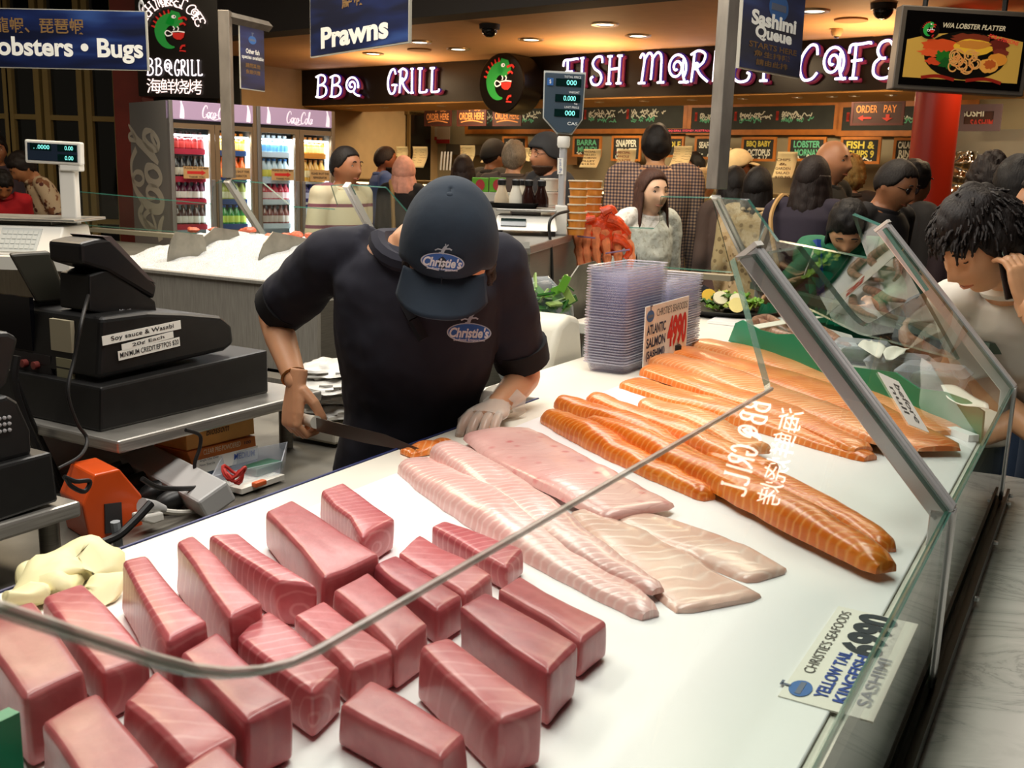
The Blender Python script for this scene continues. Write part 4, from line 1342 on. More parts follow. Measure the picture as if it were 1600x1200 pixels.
extr(MB(), on(yd - .03, [(182, 852), (225, 846), (225, 851), (182, 858)]), YA * .1).build('foot_plate', ORG, og, world=True, smooth=False)
wpg = thing('wall_plug', 'white plug with ribbed neck beside the orange transformer', 'plug', oz(240, 815, SZ))
extr(MB(), on(1.58, [(226, 806), (256, 800), (258, 814), (240, 820), (226, 816)]), YA * .04).build('plug_body', WHITE, wpg, world=True, smooth=False, bev=.004)
MB().tube([ob_(222, 790, 1.6), ob_(240, 792, 1.6), ob_(256, 796, 1.6)], [.016, .014, .009], 10).build('ribbed_neck', M_('grey_white_plastic', 'b9b8b6', .4), wpg, world=True)
def carton(name, label, pts, b, d, mt, cat, bev=.002):
 r = thing(name, label, cat, on(b, [pts[3]])[0])
 extr(MB(), on(b, pts), YA * d).build('carton', mt, r, world=True, smooth=False, bev=bev)
 return r
gb = carton('glove_box', 'orange and white glove box reading MEDIUM on the low shelf', [(292, 706), (399, 681), (402, 717), (308, 742)], 1.76, .11, M_('card_orange', 'd9772c', .6), 'box')
bot = on(1.757, [(300, 722), (402, 697), (403, 716), (309, 741)])
mb = MB()
sheet(mb, bot)
mb.build('white_band', PAPER, gb, world=True, smooth=False)
for s, pts, mt, bd in (('MEDIUM', [(366, 708), (398, 702), (398, 713), (366, 720)], BLUEINK, .03), ('CLEAR PRE-POWDERED', [(318, 702), (376, 688), (376, 698), (318, 712)], M_('pale_print', 'f0d9b0', .7), .01), ('Single Use Only', [(312, 718), (342, 711), (342, 716), (312, 724)], INK, 0), ('Non Sterile', [(312, 725), (336, 720), (336, 724), (312, 730)], INK, 0), ('100', [(382, 689), (392, 687), (392, 693), (382, 695)], INK, .02)):
 M, w, h = quad(on(1.7555, pts))
 text(MB(), s, M, w=w, h=h * .8, bold=bd).build('lettering', mt, gb, world=True, smooth=False)
wb = carton('wrap_box', 'gold printed cardboard box lying on the glove box', [(291, 672), (396, 643), (398, 678), (292, 705)], 1.765, .10, M_('card_gold', 'd79a4a', .55, var=.12, scale=14), 'box')
M, w, h = quad(on(1.763, [(322, 668), (358, 660), (358, 674), (322, 683)]))
text(MB(), 'Blossom', M, w=w, h=h * .8, shear=.25, bold=.01).build('lettering', M_('brown_print', '5b3a1c', .7), wb, world=True, smooth=False)
bl = carton('glove_box', 'pale blue glove box under the orange and white one', [(306, 742), (402, 718), (404, 728), (310, 754)], 1.765, .11, M_('card_blue', '9db9d6', .6), 'box')
bgm = MB()
c = oz(262, 738, SZ)
bgm.lathe([(.045, 0), (.047, .02), (.046, .12), (.044, .165), (.036, .17)], 16, Matrix.Translation((c.x, c.y, SZ)))
pk = thing('paper_pack', 'white paper pack printed in blue beside the gold wrap box', 'pack', (c.x, c.y, SZ))
bgm.build('pack_body', PAPER, pk, world=True)
pm = MB()
for i in range(9):
 a = -2.6 + (i % 3) * .5
 z = .03 + (i // 3) * .045
 M = Matrix.Translation((c.x, c.y, SZ + z)) @ Matrix.Rotation(a, 4, 'Z') @ Matrix.Translation((.0478, 0, 0)) @ Matrix.Rotation(pi / 2, 4, 'Z') @ Matrix.Rotation(pi / 2, 4, 'X')
 pm.box((0, 0, 0), (.018, .012 + .006 * (i % 2), .001), M)
pm.build('blue_print', BLUEINK, pk, world=True, smooth=False)
CLEARP = m_clear('clear_plastic', (.93, .95, .96, 1), .15, .18)
tr_ = thing('plastic_tray', 'shallow clear plastic tray holding a sponge and red string', 'tray', oz(390, 760, SZ))
q = [oz(p[0], p[1], SZ) for p in ((336, 776), (352, 742), (446, 722), (438, 752))]
mb = MB()
n = 4
cen = sum(q, V((0, 0, 0))) / 4
upq = [lerp(cen, p, 1.08) + V((0, 0, .05)) for p in q]
inq = [lerp(cen, p, 1.04) + V((0, 0, .05)) for p in q]
inb = [lerp(cen, p, .95) + V((0, 0, .004)) for p in q]
mb.rings([inb, inq, upq, q], False)
mb.add(q, [(0, 1, 2, 3)])
mb.add(inb, [(0, 1, 2, 3)])
mb.build('tray_shell', CLEARP, tr_, world=True, smooth=False)
def blob(name, label, cat, c, r, mt, seed=0, amp=.25, freq=9, par=None, n=20, M=None):
 mb = MB()
 mb.ball((0, 0, 0), 1.0, n)
 out = []
 for p in mb.v:
  nz = noise.noise(p * freq * .2 + V((seed, seed * 2, 0)))
  n2 = noise.noise(p * freq * .6 + V((seed, 0, seed)))
  q = p * (1 + amp * nz + amp * .4 * n2)
  q = V((q.x * r[0], q.y * r[1], q.z * r[2]))
  out.append((M @ q if M is not None else q) + V(c))
 mb.v = out
 o = mb.build(name, mt, par, world=par is not None)
 return props(o, label, cat) if label else o
box_m = frame(oz(392, 752, SZ + .012), XA, YA)
props(MB().box((0, 0, 0), (.14, .08, .012), box_m).build('white_card', PAPER, smooth=False), 'white card lying in the clear plastic tray', 'card')
props(MB().box((0.06, .02, .016), (.09, .05, .02), box_m).build('green_sponge', M_('green_pack', '1f5a44', .5, var=.2), smooth=False, bev=.004), 'dark green packet lying in the clear plastic tray', 'packet')
props(MB().box((-.02, -.045, .008), (.035, .016, .012), box_m).build('orange_clip', M_('orange_plastic', 'd9642a', .4), smooth=False, bev=.003), 'small orange clip inside the tray front', 'clip')
rs = MB()
c = oz(366, 745, SZ + .045)
for k in range(3):
 rs.tube([c + V((.018 * cos(t) * (1 + .2 * k), .018 * sin(t), .012 * sin(2 * t + k) + .006 * k)) for t in [i * pi / 8 for i in range(17)]], .004, 6)
props(rs.build('red_string', M_('red_string', 'c02a22', .6)), 'tangle of bright red string on the clear plastic tray', 'string')
props(extr(MB(), on(2.06, [(30, 640), (120, 628), (205, 660), (240, 712), (215, 790), (60, 780)]), YA * .012).build('plastic_sheet', M_('milky_sheet', 'c9c7c3', .25, var=.1, scale=9, bump=.6), smooth=False), 'crumpled milky plastic sheet hanging behind the orange transformer', 'plastic sheet')
BAGM = M_('white_bag_plastic', 'cfcdc6', .3, var=.08, scale=12, bump=.5)
fs_a, fs_b = 2.165, 1.80
props(MB().box((0, 0, .03), (.26, .2, .04), frame(W(fs_a + .01, fs_b, SZ), XA, YA)).build('foam_slab', M_('dirty_foam', 'c6c0b0', .8, var=.06), smooth=False, bev=.008), 'off-white foam slab under the folded carrier bags', 'slab')
for i, (dx_, dy_, rr, lb) in enumerate(((0, 0, (.115, .09, .022), 'lowest folded white carrier bag on the foam slab'), (.02, .01, (.11, .085, .022), 'second folded white carrier bag up from the foam slab'), (-.02, .0, (.11, .09, .022), 'third folded white carrier bag up from the foam slab'), (.015, .02, (.105, .085, .024), 'topmost folded white carrier bag in the pile behind the knife hand'))):
 p = W(fs_a + dx_, fs_b + dy_, SZ + .075 + .036 * i)
 blob('carrier_bag', lb, 'plastic bag', p, rr, BAGM, i * 7 + 1, .28, 14, n=28, M=CF.to_3x3().to_4x4())
AI = 3.05
ic = thing('ice_counter', 'stainless steel ice display counter along the far side of the stall', 'counter', W(3.7, 3.6, 0))
mb = MB()
flatprism(mb, wp((AI, 2.62), (AI + .02, 2.62), (AI + .02, 6.6), (AI, 6.6)), .45, 1.148)
flatprism(mb, wp((AI - .012, 2.62), (AI + .03, 2.62), (AI + .03, 6.6), (AI - .012, 6.6)), 1.14, 1.152)
mb.build('inner_panel', m_steel('panel_steel', 'a09c92', .45, (40, 40, 2), .25), ic, world=True, smooth=False)
mb = MB()
flatprism(mb, wp((AI + .02, 2.62), (4.6, 2.62), (4.6, 6.6), (AI + .02, 6.6)), 0, 1.09)
mb.build('carcass', STEELD, ic, world=True, smooth=False)
mb = MB()
flatprism(mb, wp((AI - .05, 2.62), (AI, 2.62), (AI, 6.6), (AI - .05, 6.6)), .40, .80)
flatprism(mb, wp((AI - .14, 2.62), (AI, 2.62), (AI, 6.6), (AI - .14, 6.6)), .76, .80)
mb.build('lower_panel', m_steel('panel_steel2', '8a857b', .45, (40, 40, 2), .25), ic, world=True, smooth=False)
mb = MB()
flatprism(mb, wp((AI - .016, 3.93), (AI + .0, 3.93), (AI + .0, 3.99), (AI - .016, 3.99)), .42, 1.15)
mb.build('corner_post', STEEL, ic, world=True, smooth=False)
t = NT('crushed_ice')
t.b.inputs['Base Color'].default_value = C('e2e5e5')
t.b.inputs['Roughness'].default_value = .25
t.b.inputs['Subsurface Weight'].default_value = .25
t.b.inputs['Subsurface Radius'].default_value = (.05, .05, .06)
ns = t.add('TexVoronoi')
ns.inputs['Scale'].default_value = 170
t.ln(t.coords(), ns.inputs['Vector'])
t.bump(ns.outputs[0], .7, .015)
ICE = t.m
ib0, ib1 = 2.66, ab(oz(168, 388, 1.2))[1]
def ice_z(a, b):
 f = (a - AI) / 1.25
 z = 1.125 + .125 * min(1, f * 1.6) ** 1.35 - .06 * max(0, f - .62)
 z += .025 * noise.noise(V((a * 5, b * 5, 3))) + .012 * noise.noise(V((a * 22, b * 22, 1)))
 return z
im = MB()
im.grid(lambda u, v: W(AI + .02 + u * 1.22, lerp(ib0, ib1, v), ice_z(AI + .02 + u * 1.22, lerp(ib0, ib1, v))), 60, 130)
nv = 131
ring = [im.v[i].copy() for i in range(nv)]
o = im.build('ice_bed', ICE, ang=180)
props(o, 'bank of white crushed ice on the far counter', 'ice', kind='stuff')
for k, (pts, lb) in enumerate((([(262, 411), (263, 396), (267, 378), (275, 362), (317, 367), (322, 380)], 'curved steel ice divider, first from the left scale'), ([(308, 405), (312, 388), (320, 370), (336, 355), (372, 360), (380, 385)], 'curved steel ice divider in the middle of the ice bank'), ([(403, 416), (406, 398), (413, 380), (427, 362), (485, 374), (492, 395)], 'curved steel ice divider beside the worker\'s raised sleeve'), ([(885, 470), (888, 440), (905, 415), (930, 408), (950, 425), (950, 470)], 'curved steel divider below the king crab'))):
 z0 = 1.15 if k < 3 else 1.05
 b_ = ab(oz(pts[0][0], pts[0][1], z0))[1]
 if k == 3:
  b_ = 1.78
 q = on(b_, pts)
 q = q + [V((p.x, p.y, 1.0)) for p in (q[-1], q[0])]
 o = extr(MB(), q, YA * .006).build('ice_divider', m_steel('divider_steel', '8b877c', .4, (3, 3, 3), .6), smooth=False)
 props(o, lb, 'divider', 'steel ice dividers')
for i in range(16):
 b_ = lerp(2.75, 4.3, i / 15) + random.uniform(-.05, .05)
 a_ = random.uniform(4.0, 4.2)
 blob('prawn', 'pink prawn scrap on the far crest of the ice, in front of the fridges', 'prawn', W(a_, b_, ice_z(a_, b_) + .015), (.035, .018, .016), M_('prawn_pink', 'd2694a', .4, var=.25, scale=60), i, .4, 12, n=10)['group'] = 'prawns on the crest of the ice'
def disp_text(par, M, lines, mt, nm='digits'):
 mb = MB()
 for s, cx, cy, w, h in lines:
  text(mb, s, M, w=w, h=h, cx=cx, cy=cy, th=.0008)
 return mb.build(nm, mt, par, world=True, smooth=False)
VFD = m_emit('vfd_digits', (.25, .95, .85, 1), 1.4)
DSP = M_('display_window', '06201f', .15)
NAVY = M_('navy_panel', '1f2b3c', .35)
ds = 4.55
sL = thing('price_scale', 'white electronic scale with a pole display at the left', 'scale', oy(60, 396, ds))
q = [oy(p[0], p[1], ds) for p in ((41, 221), (123, 224), (124, 257), (42, 251))]
M, w, h = quad(q)
MB().box((0, 0, -.02), (w + .016, h + .014, .045), M).build('display_housing', WHITE, sL, world=True, smooth=False, bev=.008)
o = MB().box((0, 0, .003), (w * .95, h * .86, .003), M).build('display_face', NAVY, sL, world=True, smooth=False)
for cx, cy, ww, hh in ((-.22, .25, .40, .34), (.28, .25, .36, .34), (.28, -.24, .36, .34)):
 MB().box((cx * w, cy * h, .005), (ww * w, hh * h, .002), M).build('digit_window', DSP, o, world=True, smooth=False)
disp_text(o, M @ Matrix.Translation((0, 0, .0062)), [('. .0000', -.2 * w, .25 * h, .3 * w, .2 * h), ('0.00', .32 * w, .25 * h, .16 * w, .2 * h), ('0.00', .32 * w, -.24 * h, .16 * w, .2 * h)], VFD)
q0, q1 = oy(108, 257, ds + .03), oy(108, 352, ds + .03)
mb = MB()
mb.box(((q0.x + q1.x) / 2, ds + .04, (q0.z + q1.z) / 2), (.07, .05, q0.z - q1.z + .06))
mb.build('pole', WHITE, sL, world=True, smooth=False, bev=.006)
mb = MB()
mb.box((oy(108, 262, ds).x, ds + .03, oy(108, 262, ds).z), (.09, .055, .03))
mb.build('collar', WHITE, sL, world=True, smooth=False, bev=.006)
zt_, zb2 = oy(60, 351, ds - .05).z, oy(60, 393, ds - .05).z
xr = oy(129, 370, ds).x
mb = MB()
mb.hexa([V((xr - .62, ds - .26, zb2)), V((xr, ds - .26, zb2)), V((xr, ds + .12, zb2)), V((xr - .62, ds + .12, zb2))], [V((xr - .61, ds - .16, zt_)), V((xr - .01, ds - .16, zt_)), V((xr - .01, ds + .10, zt_)), V((xr - .61, ds + .10, zt_))])
mb.build('scale_body', WHITE, sL, world=True, smooth=False, bev=.008)
mb = MB()
mb.box((xr - .29, ds - .0, zt_ + .026), (.66, .34, .012))
mb.box((xr - .29, ds - .0, zt_ + .012), (.4, .2, .024))
mb.build('weighing_plate', STEEL, sL, world=True, smooth=False, bev=.003)
fx = V((1, 0, 0))
nrm = V((0, -(zt_ - zb2), .10)).normalized()
SMt = frame(V((xr - .3, ds - .21, (zt_ + zb2) / 2)), fx, (0, 0, 1), nrm)
hgt = sqrt((zt_ - zb2) ** 2 + .01) * .8
for cx, ww, mt in ((-.17, .26, M_('keypad_pale', 'cfd3cf', .5)), (.12, .17, M_('keypad_grey', 'bcc0bd', .5))):
 o = MB().box((cx, 0, .003), (ww, hgt, .004), SMt).build('keypad', NAVY if cx < 0 else mt, sL, world=True, smooth=False)
 km = MB()
 for i in range(7):
  for j in range(4):
   km.box((cx + (i - 3) * ww * .128, (j - 1.5) * hgt * .2, .006), (ww * .1, hgt * .15, .003), SMt)
 o2 = km.build('keys', mt, o, world=True, smooth=False)
mb = MB()
mb.box((xr - .3, ds - .05, (zb2 + 1.152) / 2), (.75, .55, max(.01, zb2 - 1.153)))
props(mb.build('white_mat', M_('white_block', 'd8d6cc', .5), smooth=False), 'white block the left scale stands on', 'block')
HZ = 1.36
hp = [oz(p[0], p[1], HZ) for p in ((758, 384), (829, 384), (926, 357), (768, 355))]
hs = thing('steel_housing', 'raised stainless steel top carrying the pole display scale and sauce tubs', 'counter', V((hp[1].x, hp[1].y, 0)))
mb = MB()
mb.hexa([p - V((0, 0, .03)) for p in hp], [V(p) for p in hp])
mb.build('housing_top', STEEL, hs, world=True, smooth=False, bev=.004)
cen = sum(hp, V((0, 0, 0))) / 4
hin = [lerp(cen, p, .96) for p in hp]
mb = MB()
mb.hexa([V((p.x, p.y, 0)) for p in hin], [p - V((0, 0, .03)) for p in hin])
mb.build('housing_body', STEELD, hs, world=True, smooth=False)
mb = MB()
sheet(mb, [oy(p[0], p[1], hp[1].y - .03) for p in ((768, 378), (828, 380), (827, 386), (770, 392))], .002)
mb.build('paper_edge', M_('crumpled_foil', 'b9b6ae', .35), hs, world=True, smooth=False)
sR = thing('price_scale', 'white scale with a tall blue-grey TOTAL PRICE pole display', 'scale', oz(820, 368, HZ))
sy = oz(820, 369, HZ).y
x0, x1 = oy(772, 350, sy).x, oy(872, 350, sy).x
zt_ = oy(820, 337, sy + .1).z
mb = MB()
mb.hexa([V((x0, sy, HZ + .02)), V((x1, sy, HZ + .02)), V((x1, sy + .34, HZ + .02)), V((x0, sy + .34, HZ + .02))], [V((x0 + .01, sy + .09, zt_)), V((x1 - .01, sy + .09, zt_)), V((x1 - .01, sy + .33, zt_)), V((x0 + .01, sy + .33, zt_))])
mb.build('scale_body', WHITE, sR, world=True, smooth=False, bev=.008)
for i in (0, 1):
 for j in (0, 1):
  MB().lathe([(.012, 0), (.012, .022)], 10, Matrix.Translation((lerp(x0 + .02, x1 - .02, i), sy + .03 + .27 * j, HZ))).build('foot', BLACK, sR, world=True)
mb = MB()
mb.box(((x0 + x1) / 2, sy + .2, zt_ + .022), (x1 - x0 - .01, .27, .01))
mb.box(((x0 + x1) / 2, sy + .2, zt_ + .009), (.12, .14, .018))
mb.build('weighing_plate', STEEL, sR, world=True, smooth=False, bev=.003)
KM = frame(V(((x0 + x1) / 2 - .05, sy + .045, (HZ + .02 + zt_) / 2)), (1, 0, 0), (0, 0, 1), V((0, -(zt_ - HZ - .02), .09)))
MB().box((0, 0, .003), (.10, .05, .004), KM).build('front_display', DSP, sR, world=True, smooth=False)
px_, py_ = oy(877, 340, sy + .12).x, sy + .16
ptop = oy(882, 213, py_).z
lean = 0.0
MB().box((px_, py_, HZ + .06), (.05, .05, .12)).build('pole_socket', WHITE, sR, world=True, smooth=False, bev=.006)
MB().tube([V((px_, py_, HZ + .1)), V((px_, py_, ptop))], .0155, 16).build('pole', CHROME, sR, world=True)
MB().lathe([(.022, 0), (.026, .01), (.026, .04), (.022, .045)], 16, Matrix.Translation((px_, py_, ptop - .045))).build('collar', WHITE, sR, world=True)
q = [oy(p[0], p[1], py_ - .01) for p in ((852, 113), (914, 116), (909, 186), (893, 208), (871, 207), (850, 183))]
extr(MB(), q, V((0, .035, 0))).build('display_housing', M_('slate_plastic', '3a4a58', .35), sR, world=True, smooth=False, bev=.003)
q2 = [lerp(sum(q, V((0, 0, 0))) / 6, p, 1.06) + V((0, .012, 0)) for p in q]
extr(MB(), q2, V((0, .012, 0))).build('display_rim', M_('pale_rim', 'c9ccc6', .4), sR, world=True, smooth=False)
M, w, h = quad([oy(p[0], p[1], py_ - .011) for p in ((853, 115), (913, 118), (909, 186), (850, 183))])
for cy in (.32, -.04, -.38):
 MB().box((.1 * w, cy * h, .002), (.66 * w, .17 * h, .002), M).build('digit_window', DSP, sR, world=True, smooth=False)
disp_text(sR, M @ Matrix.Translation((0, 0, .0035)), [('000', .18 * w, .32 * h, .26 * w, .11 * h), ('0.000', .15 * w, -.04 * h, .32 * w, .11 * h), ('000', .18 * w, -.38 * h, .26 * w, .11 * h)], VFD)
disp_text(sR, M @ Matrix.Translation((0, 0, .0035)), [('TOTAL PRICE', .2 * w, .45 * h, .44 * w, .05 * h), ('WEIGHT', .26 * w, .1 * h, .28 * w, .05 * h), ('UNIT PRICE', .22 * w, -.245 * h, .38 * w, .05 * h), ('CAS', .26 * w, -.62 * h, .26 * w, .07 * h), ('kg', .32 * w, -.16 * h, .08 * w, .045 * h)], M_('white_print', 'e8ebe8', .6, emit='e8ebe8', estr=.15), 'printed_legend')
MB().box((-.38 * w, .32 * h, .003), (.16 * w, .17 * h, .002), M).build('currency_tile', M_('blue_tile', '2c63a8', .4), sR, world=True, smooth=False)
disp_text(sR, M @ Matrix.Translation((0, 0, .0045)), [('$', -.38 * w, .32 * h, .05 * w, .1 * h)], M_('white_print', 'e8ebe8', .6, emit='e8ebe8', estr=.15), 'currency_sign')
M, w, h = quad([oy(p[0], p[1], py_ - .018) for p in ((871, 247), (880, 247), (880, 272), (871, 272))])
MB().box((0, 0, 0), (w, h, .001), M).build('pole_label', PAPER, sR, world=True, smooth=False)
text(MB(), 'hgrami', M @ Matrix.Rotation(pi / 2, 4, 'Z'), w=h * .85, h=w * .6, th=.001).build('lettering', BLUEINK, sR, world=True, smooth=False)
cable('black lead dropping from the pole display scale past the green packets', [(888, 330), (868, 336), (858, 352), (862, 400), (862, 470), (850, 540), (842, 580)], ab(oy(866, 370, sy - .02))[1] - .06, .006)
tz = zt_ + .027
tray_c = V((oy(800, 310, sy + .2).x - .0, sy + .2, tz))
props(MB().lathe([(.001, 0), (.10, 0), (.125, .022), (.12, .022), (.098, .005), (.001, .005)], 28, Matrix.Translation(tray_c)).build('black_tray', BLACK), 'round black tray on the weighing plate of the pole display scale', 'tray')
for i, (px, mt, lb) in enumerate(((784, 'c9b79a', 'milky sauce bottle at the outer end of the bottle row'), (806, 'e2dccb', 'white sauce bottle second in the row on the black tray'), (826, '2a1612', 'dark soy bottle beside the white sauce bottle'), (846, '24120e', 'dark soy bottle closest to the white tubs'), (815, 'd6cfbb', 'white sauce bottle half hidden behind the front row'))):
 yb = sy + .17 + (.1 if i == 4 else 0)
 x = oy(px, 300, yb).x
 if i == 0:
  bt = thing('sauce_bottle', lb, 'bottle', (x, yb, tz + .006), group='sauce bottles on the black tray')
  MB().lathe([(.001, 0), (.03, 0), (.031, .01), (.03, .035), (.016, .075), (.015, .085), (.001, .085)], 18).build('bottle_body', M_('bottle_' + mt, mt, .15), bt)
  MB().lathe([(.017, .085), (.018, .09), (.018, .105), (.012, .11), (.001, .112)], 14).build('bottle_cap', BLACK, bt)
 else:
  b_ = dup(bt, (x, yb, tz + .006), 0, lb)
  for chd in b_.children:
   if chd.name.startswith('bottle_body'):
    chd.data = chd.data.copy()
    chd.data.materials[0] = M_('bottle_' + mt, mt, .12)
for i, (px, lb) in enumerate(((750, 'green packet box nearer the worker\'s cap'), (777, 'green packet box nearer the bottles'))):
 yb = sy + .42
 p, q = oy(px - 13, 300, yb), oy(px + 13, 278, yb)
 g = thing('green_box', lb, 'box', (oy(px, 300, yb).x, yb + .04, p.z), group='green packet boxes')
 MB().box((oy(px, 300, yb).x, yb + .04, (p.z + q.z) / 2), (q.x - p.x, .07, q.z - p.z)).build('carton', M_('box_green', '5a9a20', .5), g, world=True, smooth=False, bev=.002)
 M = frame(V((oy(px, 300, yb).x, yb + .003, (p.z + q.z) / 2)), (1, 0, 0), (0, 0, 1), (0, -1, 0))
 MB().prism([(.02 * cos(k * pi / 6), .024 * sin(k * pi / 6)) for k in range(12)], 0, .002, M).build('red_badge', M_('badge_red', 'a32a2a', .6), g, world=True, smooth=False)
props(MB().box((oy(762, 305, sy + .46).x, sy + .46, (HZ + oy(762, 300, sy + .42).z) / 2), (.2, .12, oy(762, 300, sy + .42).z - HZ - .002)).build('white_carton', M_('box_white', 'b8b4a8', .6), smooth=False), 'pale carton under the two green packet boxes', 'box')
tub0 = thing('sauce_tub', 'x', 'tub')
MB().lathe([(.001, 0), (.033, 0), (.037, .026), (.001, .026)], 24).build('tub_body', m_clear('tub_plastic', (.95, .7, .4, 1), .25, .8, C('d98a36')), tub0)
MB().lathe([(.038, .025), (.0405, .026), (.0405, .030), (.037, .0312), (.001, .0308)], 24).build('tub_lid', m_clear('lid_plastic', (.95, .9, .8, 1), .2, .75, C('efe2c6')), tub0)
names_ = ['lowest', 'second', 'third', 'fourth', 'fifth', 'sixth', 'topmost']
first = True
for sx, n, lb, yy in ((901, 7, 'stack nearest the scale pole', .16), (925, 7, 'outer stack beside the king crab', .30)):
 for k in range(n):
  yb = sy + yy
  p = oy(sx, 350, yb)
  o = tub0 if first else dup(tub0)
  first = False
  o.location = (p.x + .002 * ((k * 7) % 3 - 1), yb, HZ + .0015 + .0316 * k)
  o['label'] = names_[k] + ' orange sauce tub in the ' + lb
  o['group'] = 'orange sauce tubs'
tubw = thing('white_tub', 'x', 'tub')
MB().lathe([(.001, 0), (.034, 0), (.04, .05), (.001, .05)], 20).build('tub_body', M_('tub_white', 'd9d4c4', .35), tubw)
MB().lathe([(.042, .047), (.043, .054), (.001, .055)], 20).build('tub_lid', M_('tub_lid_white', 'e8e4d8', .35), tubw)
for k in range(4):
 o = tubw if k == 0 else dup(tubw)
 o.location = (oy(859, 320, sy + .3).x, sy + .38, HZ + .0015 + .0565 * k)
 o['label'] = ['lowest', 'second', 'third', 'topmost'][k] + ' white tub in the stack behind the scale pole'
 o['group'] = 'white tubs behind the pole'
kc = thing('king_crab', 'bright orange king crab propped up beside the sauce tubs', 'crab', oy(945, 428, 4.4))
CR = M_('crab_shell', 'dd4a1c', .35, var=.28, scale=40, bump=.5)
CRL = M_('crab_leg_pale', 'e88a5a', .35, var=.25, scale=30, bump=.3)
def kp(px, py, dy=0):
 return oy(px, py, 4.4 + dy)
mb = MB()
mb.ball((0, 0, 0), 1, 24)
vv = []
kc_c = kp(940, 362)
for p in mb.v:
 sp = max(0, noise.noise(p * 5.5)) * .5
 q = p * (1 + sp)
 vv.append(kc_c + V((q.x * .115 + .01 * q.z, q.y * .07, q.z * .085 - .3 * q.x * .1)))
mb.v = vv
mb.build('shell', CR, kc, world=True)
for pts in ([(905, 350), (904, 385), (908, 420)], [(918, 352), (916, 388), (921, 424)], [(932, 356), (931, 390), (936, 424)], [(945, 360), (948, 395), (950, 426)], [(962, 362), (966, 392), (966, 426)], [(976, 366), (986, 396), (982, 424)]):
 P = curve([kp(p[0], p[1], -.05 - .02 * i) for i, p in enumerate(pts)], 5)
 MB().tube(P, [lerp(.024, .015, i / (len(P) - 1)) * (1 + .2 * sin(i * 2.3)) for i in range(len(P))], 8).build('leg', CRL, kc, world=True)
for pts in ([(958, 372), (972, 376), (984, 390), (976, 404)], [(950, 340), (968, 348), (984, 366)], [(940, 332), (955, 326), (962, 334)], [(903, 358), (912, 345), (930, 340)]):
 P = curve([kp(p[0], p[1], -.09) for p in pts], 5)
 MB().tube(P, [lerp(.022, .010, i / (len(P) - 1)) for i in range(len(P))], 8).build('claw', CR, kc, world=True)
for pts in ([(902, 369), (930, 372)], [(946, 396), (984, 390)]):
 MB().tube([kp(p[0], p[1], -.11) for p in pts], .004, 6).build('tie_band', M_('violet_band', '8a6a8a', .6), kc, world=True)
gbag = thing('packet_bag', 'clear bag stuffed with small green wasabi packets', 'bag', oy(850, 540, 3.35))
pk0 = None
pm = MB()
for i in range(150):
 px = random.uniform(805, 893)
 py = random.uniform(440, 590)
 if px > 862 and py > 490:
  px -= 30
 c = oy(px, py, 3.35 + random.uniform(-.06, .06))
 R = Matrix.Translation(c) @ Matrix.Rotation(random.uniform(0, 6), 4, V((random.random(), random.random(), random.random())).normalized())
 pm.box((0, 0, 0), (.055, .025, .006), R, i % 3)
o = pm.build('green_packets', [M_('packet_green', '5f9a2c', .35), M_('packet_dark_green', '2f6a22', .4), M_('packet_pale', '9ab860', .4)], gbag, world=True, smooth=False)
o['kind'] = 'stuff'
c = oy(848, 520, 3.38)
mb = MB()
mb.ball((c.x - .03, c.y, c.z - .02), (.14, .13, .21), 24)
for i, p in enumerate(mb.v):
 mb.v[i] = p + V((1, 1, 1)) * .02 * noise.noise(p * 14)
mb.build('bag_film', m_clear('bag_film', (.95, .98, .95, 1), .1, .0), gbag, world=True)
props(MB().box((c.x - .02, c.y, (c.z - .24) / 2), (.34, .3, c.z - .24)).build('packet_stand', STEELD, smooth=False), 'steel stand under the bag of green packets', 'stand')
q = [(848, 655), (853, 610), (862, 560), (876, 508), (892, 492), (908, 496), (912, 560), (910, 640)]
wt = thing('white_tub_back', 'tall rounded off-white plastic tub behind the stacked clear trays', 'tub', ob_(880, 640, 1.34))
extr(MB(), on(1.32, q), YA * .12 + XA * .0).build('tub_body', M_('off_white_tub', 'd6d2c0', .5, var=.04), wt, world=True, smooth=True, bev=.02, seg=4)
wt.name = 'white_tub'
props(MB().box((0, 0, 0), (.3, .3, .9), Matrix.Translation(W(2.5, 1.48, .45)) @ CF.to_3x3().to_4x4()).build('tub_pedestal', STEELD, smooth=False), 'steel pedestal under the off-white tub behind the trays', 'stand')
SL, SD = .285, .13
a0t, b0t = ab(oz(975, 588, ZW))
ang_ = pi / 2 - AZ
lid = thing('clear_tray', 'x', 'food tray')
LIL = m_clear('lilac_clear_plastic', (.95, .95, .98, 1), .14, .07, C('c6c5d2'))
RIM = m_clear('clear_rim', (.95, .95, .97, 1), .1, .26, C('e4e3ea'))
X, Y = SL / 2, SD / 2
def rr(x, y, z, r=.02):
 out = []
 for sx_, sy_, a in ((1, 1, 0), (-1, 1, 90), (-1, -1, 180), (1, -1, 270)):
  for k in range(4):
   t_ = radians(a + k * 30)
   out.append(V((sx_ * (x - r) + r * cos(t_), sy_ * (y - r) + r * sin(t_), z)))
 return out
mb = MB()
mb.rings([rr(X * .88, Y * .8, 0), rr(X * .94, Y * .9, .024)], False)
mb.add(rr(X * .88, Y * .8, 0), [tuple(range(16))])
mb.build('tray_body', LIL, lid)
mb = MB()
mb.rings([rr(X * .94, Y * .9, .024), rr(X, Y, .0245), rr(X, Y, .0265), rr(X * .94, Y * .9, .026), rr(X * .94, Y * .9, .024)], False)
mb.build('tray_rim', RIM, lid)
first = True
